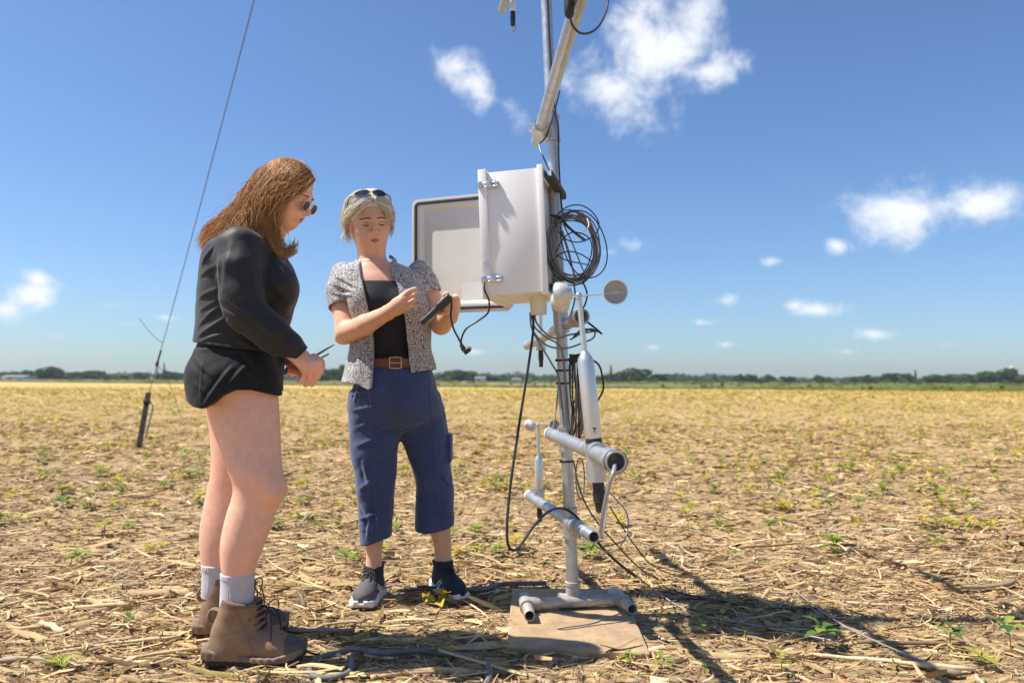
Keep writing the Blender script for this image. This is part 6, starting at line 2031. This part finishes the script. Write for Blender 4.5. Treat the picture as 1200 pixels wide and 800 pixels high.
def overshirtB():
    S = Sdf()
    rows = [(308, 423, 463, .060), (314, 412, 474, .088), (322, 400, 492, .112), (335, 398, 500, .134, -.005), (358, 409, 505, .152, -.014), (384, 417, 507, .150, -.010), (408, 415, 508, .150, -.006), (428, 410, 512, .162), (446, 406, 516, .170), (462, 403, 518, .175)]
    S.add(loft_px(YB, rows, power=2.15))
    for sx, px in ((1, 436), (-1, 477)):
        S.add(ell(at(px, 356, YB - .090), (.072, .062, .066)), .04)
    # short puffed sleeves
    S.add(chain([at(407, 326, 3.31), at(404, 344, 3.29), at(406, 358, 3.27)], [.060, .064, .061], .012), .025)
    S.add(chain([at(494, 323, 3.34), at(500, 334, 3.335), at(505, 343, 3.33)], [.056, .057, .053], .012), .025)
    # standing collar
    S.add(chain([at(425, 317, YB - .045), at(424, 310, YB - .01), at(430, 305, YB + .04)], [.010, .012, .012], .004), .012)
    S.add(chain([at(465, 309, YB - .01), at(459, 304, YB + .04)], [.010, .012], .004), .012)
    S.disp(lambda P: .0020 * snoise(P * np.array([1.5, 1, .8], dtype=np.float32), wrB))
    folds(S, 3.2, [(392, 334, 420, 345, .005, .007), (393, 345, 420, 350, .005, .006), (398, 326, 424, 340, .005, .007), (430, 360, 446, 420, .006, .008), (420, 372, 440, 430, .005, .008), (418, 395, 430, 440, .005, .008),
                   (488, 355, 492, 425, .006, .008), (498, 360, 500, 425, .005, .008), (478, 330, 496, 345, .004, .008), (440, 400, 446, 445, .005, .006), (414, 425, 424, 448, .006, .008), (430, 318, 440, 345, .004, .006)], 3.36)
    # open front
    zs = [at(0, q, 3.18).z for q in (300, 318, 335, 360, 390, 420, 440, 470)]
    xl = [at(q, 0, 3.18).x for q in (428, 429.5, 435, 441, 446.5, 448.5, 448, 447)]
    xr = [at(q, 0, 3.18).x for q in (461, 464, 473, 480.5, 484, 487, 490, 491)]
    za = np.array(zs[::-1], dtype=np.float32); xla = np.array(xl[::-1], dtype=np.float32); xra = np.array(xr[::-1], dtype=np.float32)
    def gap(P):
        l = np.interp(P[:, 2], za, xla); r = np.interp(P[:, 2], za, xra)
        return -np.minimum(np.minimum(P[:, 0] - l, r - P[:, 0]), (YB - .01 - P[:, 1])).astype(np.float32)
    S.sub(gap, .004)
    # hollow: body, arms, and the neck
    S.sub(loft_px(YB, [(296, 424, 462, .06), (312, 421, 467, .072), (322, 408, 484, .098), (335, 404, 494, .1195, -.005), (360, 414, 498, .134, -.012), (385, 422, 499, .128, -.005), (410, 421, 501, .128), (430, 415, 509, .145), (450, 410, 513, .158), (475, 405, 516, .165)]), .002)
    S.sub(rc(at(406, 345, 3.285), at(408, 372, 3.255), .056, .058), .002)
    S.sub(rc(at(501, 335, 3.335), at(511, 362, 3.325), .049, .052), .002)
    # hems
    hx = np.array([at(q, 0, 3.2).x for q in (398, 408, 420, 432, 444, 452, 488, 500, 516)], dtype=np.float32)
    hz_ = np.array([at(0, q, 3.2).z for q in (436, 447, 447, 449, 455, 450, 436, 433, 430)], dtype=np.float32)
    S.isect(lambda P: np.interp(P[:, 0], hx, hz_).astype(np.float32) - P[:, 2], .003)
    for c_, e_ in ((at(406.5, 362, 3.266), at(404.5, 344, 3.29)), (at(507, 347.5, 3.33), at(497, 328, 3.335))):
        n_ = (c_ - e_).normalized()
        def cutf(P, c_=c_, n_=n_):
            q = P - f32(c_); return -np.minimum(q @ f32(n_), .075 - np.sqrt((q * q).sum(1))).astype(np.float32)
        S.sub(cutf, .003)
    return S
sdf_mesh('overshirt', overshirtB(), (loB[0] - .02, 3.02, .85), (hiB[0], 3.56, 1.48), .0038, M['speckle'], womanB)

# trousers
M['navy'] = cloth_mat('navy_canvas', (.050, .072, .160), .85, 1100, (12, .16), .2)
wrT = sines(43, 14, 5, 14)
def trousersB():
    S = Sdf()
    rows = [(419, 436, 497, .130), (428, 427, 503, .140), (440, 421.5, 509.5, .150), (455, 419, 513.5, .158), (470, 418, 517, .152), (482, 424, 514, .132), (493, 436, 505, .098), (503, 454, 491, .05)]
    S.add(loft_px(YB, rows, power=2.3))
    S.add(loft_px(3.30, [(462, 417, 462, .12), (485, 415, 468, .122), (505, 415, 470.5, .118), (530, 416.5, 468, .115), (560, 420.5, 465.5, .108), (590, 424, 463.5, .102), (612, 425.5, 462.5, .100), (632, 426, 462, .100)], power=2.3), .05)
    S.add(loft_px(3.39, [(462, 470, 518, .12), (485, 469, 524, .125), (505, 471.5, 527, .122), (530, 480, 528, .112), (560, 490, 531, .108), (590, 489.5, 532.5, .102), (612, 490, 533, .100), (628, 490.5, 533, .100)], power=2.3), .03)
    S.disp(lambda P: .0022 * snoise(P * np.array([1.2, 1, .8], dtype=np.float32), wrT) + .0006 * snoise(P, wr_f))
    folds(S, 3.2, [(466, 446, 470, 500, .004, .007), (428, 442, 420, 470, .005, .006), (418, 462, 446, 456, .004, .006), (420, 480, 448, 474, .005, .007), (424, 500, 440, 492, .004, .008), (430, 540, 438, 572, .006, .010), (426, 570, 446, 556, .006, .009), (428, 590, 440, 610, .006, .010), (444, 575, 446, 620, .005, .009),
                   (436, 600, 434, 626, .005, .007), (452, 520, 456, 560, .004, .010), (436, 440, 444, 500, .003, .005), (505, 440, 512, 600, .003, .004), (448, 480, 450, 620, .002, .003), (484, 505, 505, 520, .004, .009), (500, 560, 520, 585, .004, .010), (496, 590, 506, 616, .004, .009), (418, 432, 446, 462, .004, .005), (470, 500, 488, 508, .004, .007), (478, 498, 500, 492, .005, .008), (440, 505, 462, 496, .006, .007), (474, 512, 494, 530, .005, .008), (494, 540, 512, 552, .005, .009), (515, 555, 530, 575, .005, .008), (492, 575, 512, 592, .005, .008), (424, 520, 444, 512, .005, .009), (440, 535, 462, 528, .004, .009), (425, 605, 445, 598, .006, .007), (505, 600, 530, 606, .004, .007), (468, 432, 469, 470, .003, .004), (426, 618, 462, 616, .002, .003), (492, 612, 532, 610, .002, .003)], 3.38, 1.9)
    # pocket flap and thigh pockets
    S.add(rbox(at(528.5, 523, 3.40), (.010, .055, .060), None, .006), .006)
    S.add(rbox(at(418.5, 488, 3.33), (.012, .05, .06), None, .008), .012)
    # open hems
    S.sub(loft_px(3.30, [(590, 429, 459, .085), (620, 429, 459, .088), (645, 429, 459, .09)]), .002)
    S.sub(loft_px(3.39, [(590, 494, 529, .085), (615, 494, 529.5, .088), (640, 494, 529.5, .09)]), .002)
    hx = np.array([at(q, 0, 3.3).x for q in (415, 426, 445, 462, 480, 491, 510, 535)], dtype=np.float32)
    hz_ = np.array([at(0, q, 3.3).z for q in (624, 625.5, 628.5, 622, 620, 620, 620, 614)], dtype=np.float32)
    S.isect(lambda P: np.interp(P[:, 0], hx, hz_).astype(np.float32) + (P[:, 1] - 3.3) * .02 - P[:, 2], .003)
    S.isect(plane((0, 0, at(0, 421, 3.2).z), (0, 0, 1)), .003)
    return S
sdf_mesh('trousers', trousersB(), (loB[0], 3.05, .15), (hiB[0] + .02, 3.6, 1.06), .0041, M['navy'], womanB)
sdf_mesh('body', bodyB(), loB, hiB, .0031, M['skinB'], womanB, colB, under=(tankB(),), depth=.0045, strip=at(464, 400, YB).x)
# belt and buckle
M['leather'] = mat('brown_leather', (.16, .052, .02), .45, 0, noise=(40, .25), bump=(200, .2, .001))
M['brass'] = mat('dull_brass', (.62, .50, .30), .3, .9, noise=(60, .1))
bc = at(464, 425, YB); zb_ = at(470, 425.5, 3.16).z
ring_o = []
def belt_pt(t, z, g=0.0):
    return Vector((bc.x + .002 + (.152 + g) * abs(math.cos(t)) ** .87 * math.copysign(1, math.cos(t)), YB + (.144 + g) * abs(math.sin(t)) ** .87 * math.copysign(1, math.sin(t)), z))
ts = [i / 72 * 2 * math.pi for i in range(72)]
V = []; F = []
for (dz, g) in ((-.0175, .0), (-.0175, .005), (.0175, .005), (.0175, .0)):
    V += [list(belt_pt(t, zb_ + dz, g)) for t in ts]
for r_ in range(4):
    for k in range(72):
        k2 = (k + 1) % 72; q = (r_ + 1) % 4
        F.append((r_ * 72 + k, r_ * 72 + k2, q * 72 + k2, q * 72 + k))
mb = MB(); mb.add(V, F); belt = mb.build('belt', M['leather'], womanB)
mb = MB()
def front_y(x):
    u = min(.98, abs((x - bc.x - .002) / .157)); return YB - .149 * (1 - u ** 2.3) ** (1 / 2.3)
bx0, bx1 = at(465, 0, 3.15).x, at(478, 0, 3.15).x
yq = front_y((bx0 + bx1) / 2) - .008
loop_ = [(bx0, yq, zb_ - .021), (bx0, yq, zb_ + .021), ((bx0 + bx1) / 2, yq - .001, zb_ + .0225), (bx1, yq, zb_ + .021), (bx1, yq, zb_ - .021), ((bx0 + bx1) / 2, yq - .001, zb_ - .0225)]
mb.tube(loop_, .0034, 8, closed=True); mb.tube([(bx0, yq - .002, zb_), (bx1 + .004, yq - .003, zb_)], .0022, 8); mb.build('buckle', M['brass'], belt)

# running shoes
M['shoeup'] = mat('black_knit', (.022, .022, .026), .8, 0, noise=(60, .25), bump=(900, .3, .001))
M['shoegrey'] = mat('charcoal_mesh', (.085, .080, .082), .8, 0, noise=(90, .25), bump=(900, .3, .001), attr=True)
M['shoesole'] = mat('white_foam', (.74, .73, .73), .6, 0, noise=(40, .05))
SHOE = [(-.004, .0, .022), (.02, .0, .034), (.07, .0, .036), (.12, .002, .036), (.17, .004, .045), (.21, .003, .046), (.245, -.002, .038), (.268, -.006, .022)]
def sneaker(heel, yaw, seed, flipx=1):
    Ax = shoe_axes(yaw); o = Vector(heel); s = 1.0
    def W(x, y, z): return o + Vector(Ax[0]) * (x * s) + Vector(Ax[1]) * (y * s) + Vector(Ax[2]) * (z * s)
    U = Sdf()
    U.add(loft([.03, .06, .09, .115, .135], [0] * 5, [.062, .060, .062, .066, .066], [.033, .034, .037, .040, .044], [.058, .056, .052, .052, .054]))
    U.add(rc((0, .05, .052), (0, .17, .048), .034, .034), .03)
    U.add(rc((0, .10, .085), (0, .185, .050), .030, .026), .04)
    U.add(ell((0, .205, .044), (.043, .056, .034)), .03)
    U.isect(plane((0, 0, .026), (0, 0, -1)))
    U.sub(ell((0, .064, .150), (.034, .044, .05)), .005)
    U.disp(lambda P: .0008 * snoise(P, sines(70 + seed, 8, 10, 30)))
    lo = np.array(o) - .32; hi = np.array(o) + .32; lo[2] = -.01; hi[2] = .20
    S = Sdf(); S.add(local(U, o, Ax, s))
    def colr(P):
        q = (P - f32(o)) @ np.array(Ax, dtype=np.float32).T / s
        w = (np.clip((q[:, 1] - .135 - q[:, 2] * .1) / .01, 0, 1))[:, None] * .9
        return np.array([.022, .022, .026]) * (1 - w) + (np.array([.105, .098, .098]) if seed == 1 else np.array([.020, .021, .034])) * w
    up_ = sdf_mesh('shoe', S, lo, hi, .0034, M['shoegrey'], womanB, colr)
    K = Sdf(); K.add(slab([(a, b, c + .007) for a, b, c in SHOE], lambda y: -.003 + .026 * np.clip((y - .19) / .09, 0, 1) ** 1.6 + .012 * np.clip((.03 - y) / .05, 0, 1) ** 1.5, lambda y: .046 - .016 * np.clip((y - .03) / .12, 0, 1) + .010 * np.clip((y - .20) / .07, 0, 1), rnd=.006))
    K.sub(slab([(a, b, max(.008, c - .012)) for a, b, c in SHOE], .030, .2), .003)
    K.disp(lambda P: .0018 * np.sin(P[:, 1] * 120 + P[:, 2] * 90))
    Z = Sdf(); Z.add(local(K, o, Ax, s)); sdf_mesh('sole', Z, lo, hi, .0036, M['shoesole'], up_)
    mb = MB()
    for i, (y, z) in enumerate(((.178, .078), (.163, .088), (.148, .098), (.133, .109), (.120, .120))):
        mb.tube([W(-.022, y - .010, z - .008), W(-.010, y - .002, z + .001), W(.010, y + .003, z + .002), W(.022, y - .008, z - .007)], .0024, 6, smooth=4)
        mb.tube([W(.022, y - .010, z - .008), W(.010, y - .002, z + .002), W(-.010, y + .003, z + .003), W(-.022, y - .008, z - .007)], .0024, 6, smooth=4)
    for sx in (-1, 1):
        mb.tube([W(0, .128, .122), W(sx * .024, .150, .124), W(sx * .034, .160, .100), W(sx * .012, .145, .112)], .002, 6, smooth=4)
        mb.tube([W(0, .128, .122), W(sx * .012, .168, .100), W(sx * .018, .182, .082)], .002, 6, smooth=4)
    mb.build('laces', M['lace'], up_)
    mb = MB()
    for sx in (-1, 1):
        mb.tube([W(sx * .0475, .115, .046), W(sx * .042, .130, .064), W(sx * .030, .142, .082)], .003, 5, smooth=3)
        mb.tube([W(sx * .0485, .135, .044), W(sx * .043, .148, .060), W(sx * .032, .158, .075)], .003, 5, smooth=3)
    mb.build('side_stripes', M['shoesole'], up_)
    return up_
aL = at(442, 660, 3.31); sneaker((aL.x + .005, 3.38, .0), R(-96), 1)
aR = at(520, 652, 3.41); sneaker((aR.x - .028, 3.455, .0), R(-62), 2)

# hair: silver, parted in the middle, swept back
HCB = [np.array(c) for c in ((.93, .89, .81), (.95, .92, .87), (.87, .80, .70), (.96, .94, .91), (.76, .66, .53))]
def hair_baseB():
    S = Sdf()
    S.add(local(ell((0, -.020, .034), (.0795, .099, .0875)), HoB, HB, HsB))
    S.add(local(ell((0, -.055, -.030), (.070, .055, .055)), HoB, HB, HsB), .03)
    S.sub(local(ell((0, .092, -.035), (.0745, .078, .098)), HoB, HB, HsB), .008)
    S.sub(local(ell((0, .10, -.1), (.09, .10, .06)), HoB, HB, HsB), .008)
    return S
M['hairbaseB'] = mat('silver_hair_mass', (.90, .85, .77), .7, 0, noise=(120, .3), bump=(180, .6, .003))
sdf_mesh('hair', hair_baseB(), np.array(HoB) - .17, np.array(HoB) + .17, .004, M['hairbaseB'], womanB)
def gl(rows):
    return [hB(*r) for r in rows]
GB = []
for s in (1, -1):
    side = [[(0, .078, .088), (s * .032, .078, .082), (s * .060, .058, .060), (s * .076, .030, .030), (s * .084, .000, .008), (s * .084, -.030, -.012)],
            [(0, .066, .100), (s * .036, .064, .096), (s * .066, .042, .070), (s * .082, .012, .036), (s * .089, -.016, .006), (s * .088, -.038, -.030)],
            [(0, .046, .112), (s * .038, .042, .108), (s * .072, .020, .078), (s * .088, -.010, .038), (s * .093, -.034, .000), (s * .086, -.048, -.048)],
            [(0, .020, .120), (s * .038, .014, .116), (s * .074, -.008, .084), (s * .090, -.034, .040), (s * .090, -.056, -.004), (s * .074, -.062, -.064)],
            [(0, -.010, .122), (s * .036, -.020, .118), (s * .070, -.042, .084), (s * .080, -.066, .040), (s * .074, -.084, -.010), (s * .058, -.078, -.075)],
            [(0, -.040, .118), (s * .028, -.056, .110), (s * .052, -.080, .078), (s * .056, -.100, .036), (s * .050, -.104, -.016), (s * .040, -.090, -.080)]]
    GB.append([gl(g_) for g_ in side])
HUGB = (HoB, HB, HsB, np.array([0, -.018, .033]), np.array([.0790, .0990, .0885]))
strands('hair_locks', GB[0], 560, womanB, HCB, .0017, 15, wave=.0035, wlen=.10, jit=.0042, lenvar=.25, hug=HUGB, pts=18)
strands('hair_locks', GB[1], 560, womanB, HCB, .0017, 16, wave=.0035, wlen=.10, jit=.0042, lenvar=.25, hug=HUGB, pts=18)
# fringe pieces falling beside the forehead and wisps at the ears
fr_ = [gl([(-.006, .086, .080), (-.030, .090, .068), (-.052, .080, .046), (-.066, .062, .020), (-.070, .048, -.002)]), gl([(-.010, .084, .084), (-.036, .085, .074), (-.060, .070, .050), (-.072, .050, .026), (-.078, .030, .0)])]
strands('fringe', fr_, 120, womanB, HCB, .0014, 17, wave=.003, jit=.003, pts=16)
fr_ = [gl([(.006, .086, .082), (.030, .088, .074), (.056, .074, .056), (.074, .044, .034), (.082, .010, .022)]), gl([(.004, .080, .088), (.036, .080, .080), (.062, .062, .062), (.080, .030, .040), (.088, -.002, .024)])]
strands('fringe', fr_, 150, womanB, HCB, .0014, 18, wave=.003, jit=.003, pts=16)
wi = [gl([(.082, -.02, .0), (.088, -.024, -.03), (.086, -.018, -.058), (.078, -.008, -.072)]), gl([(.080, -.04, .0), (.090, -.042, -.03), (.090, -.036, -.06), (.082, -.022, -.082)])]
strands('wisps', wi, 90, womanB, HCB, .0013, 19, wave=.004, wlen=.05, jit=.005, pts=14)
wi = [gl([(-.080, -.01, .01), (-.090, -.012, -.01), (-.094, -.006, -.024), (-.098, .004, -.018)]), gl([(-.080, -.03, .0), (-.088, -.03, -.03), (-.086, -.026, -.06), (-.076, -.02, -.08)])]
strands('wisps', wi, 50, womanB, HCB, .0012, 20, wave=.004, wlen=.05, jit=.004, pts=14)
# earring
mb = MB(); c_ = hB(.0765, .006, -.050); mb.tube([c_ + Vector((.008 * math.cos(t), 0, .008 * math.sin(t))) for t in np.linspace(0, 6.28, 16, endpoint=False)], .0014, 6, closed=True); mb.build('earring', M['zinc'], womanB)

# sunglasses pushed up on the head
M['lensblue'] = mat('blue_grey_lens', (.020, .032, .055), .15, 0, noise=(14, .1), spec=.5)
M['frameblk'] = mat('black_frame', (.015, .015, .018), .35, 0, noise=(30, .1))
sg2 = thing('sunglasses', 'black sunglasses pushed up on the silver hair of the older woman', 'sunglasses', tuple(hB(0, .08, .11)))
for s in (-1, 1):
    pts = []
    for i in range(24):
        t = i / 24 * 2 * math.pi
        x = s * (.033 + .027 * math.cos(t) * (1 + .06 * math.sin(t))); q = .0145 * math.sin(t)
        bow_ = -.42 * x * x / .06
        pts.append(hB(x, .070 - q * .62 + bow_, .1135 + q * .72 + bow_ * .35))
    c = sum(pts, Vector()) / len(pts) + Vector(HB[2]) * .004 + Vector(HB[1]) * .003
    mb = MB(); mb.add([list(p) for p in pts] + [list(c)], [(i, (i + 1) % 24, 24) for i in range(24)]); mb.build('lens', M['lensblue'], sg2)
    mb = MB(); mb.tube(pts, .0020, 6, closed=True); mb.build('rim', M['frameblk'], sg2)
    mb = MB(); mb.tube([hB(s * .060, .045, .106), hB(s * .080, .034, .092), hB(s * .0885, .004, .050), hB(s * .090, -.006, .015), hB(s * .088, -.014, -.012)], .0024, 6, smooth=4); mb.build('temple', M['frameblk'], sg2)
mb = MB(); mb.tube([hB(-.010, .068, .116), hB(0, .071, .118), hB(.010, .068, .116)], .0022, 6, smooth=4); mb.build('bridge', M['frameblk'], sg2)

# hand-held meter with its cable and plug
M['meter'] = mat('dark_green_grey_shell', (.028, .034, .034), .45, 0, noise=(50, .15))
M['meterface'] = mat('olive_keypad', (.20, .21, .11), .5, 0, noise=(80, .1))
m0 = at(497, 381, 2.985); m1 = at(529.5, 350.5, 2.99)
mt = thing('handheld_meter', 'dark hand held meter in the left hand of the older woman', 'meter', tuple(m0))
mu = (m1 - m0).normalized(); mw = Vector((.35, .85, .35)); mw = (mw - mu * mw.dot(mu)).normalized(); mn = mu.cross(mw)
ml = (m1 - m0).length
S = Sdf(); S.add(rbox(m0.lerp(m1, .5), (ml / 2, .036, .0105), [list(mu), list(mw), list(mn)], .007)); S.add(rbox(m0.lerp(m1, .80), (ml * .22, .039, .0150), [list(mu), list(mw), list(mn)], .010), .01)
sdf_mesh('shell', S, np.array(m0.lerp(m1, .5)) - .12, np.array(m0.lerp(m1, .5)) + .12, .0022, M['meter'], mt)
mb = MB(); fs_ = 1 if mn.y < 0 else -1
mb.box(m0.lerp(m1, .36) - mn * fs_ * .0112, (ml * .30, .028, .0012), [mu, mw, mn], .0008); mb.build('keypad', M['meterface'], mt)
mb = MB(); mb.lathe(m1 - mu * .004, mu, [(0, .010), (.010, .010), (.012, .007)], 16); mb.build('socket', M['zinc'], mt)
cable('meter_cable', 'black cable hanging from the meter to the loose plug', cpx([(529.5, 351, 2.98), (531, 358, 2.965), (530, 372, 2.955), (533, 386, 2.95), (539, 398, 2.94), (544, 408, 2.93)]), .0040, M['cable'], group='cables by the meter')
pg = thing('cable_plug', 'black angled plug dangling below the meter', 'plug', tuple(at(546, 412, 2.93)))
mb = MB(); mb.tube(cpx([(541.5, 404, 2.93), (544, 408.5, 2.93), (546, 411.5, 2.93)]), [.006, .009, .011], 12, smooth=3); mb.build('strain_relief', M['black'], pg)
mb = MB(); mb.tube(cpx([(545, 414, 2.93), (549, 411, 2.93), (552, 409, 2.93)]), [.011, .011, .0095], 14); mb.build('plug_body', M['black'], pg)
mb = MB(); mb.tube(cpx([(551.6, 409.3, 2.928), (553, 408.2, 2.926)]), .006, 12); mb.build('pin_ring', M['zinc'], pg)
# she stands a hand's width nearer than first laid out: move her with what she wears and holds
for o_ in [womanB, sg2, mt, pg] + [q for q in bpy.data.objects if q.name.startswith('meter_cable')]:
    o_.location.y -= .07
# ------------------------------------------------------------------ air: a little haze that fades the far woods
hz_m = bpy.data.materials.new('air'); hz_m.use_nodes = True
hz_m.node_tree.nodes.clear()
pv_ = hz_m.node_tree.nodes.new('ShaderNodeVolumePrincipled')
pv_.inputs['Color'].default_value = (.86, .92, 1.0, 1)
pv_.inputs['Density'].default_value = .00018
pv_.inputs['Anisotropy'].default_value = .2
mo_ = hz_m.node_tree.nodes.new('ShaderNodeOutputMaterial')
hz_m.node_tree.links.new(pv_.outputs[0], mo_.inputs['Volume'])
mb = MB(); mb.box((0, 0, 9.0), (2500, 2500, 10.2))
haze = mb.build('haze', hz_m, None, smooth=False)
haze['kind'] = 'stuff'
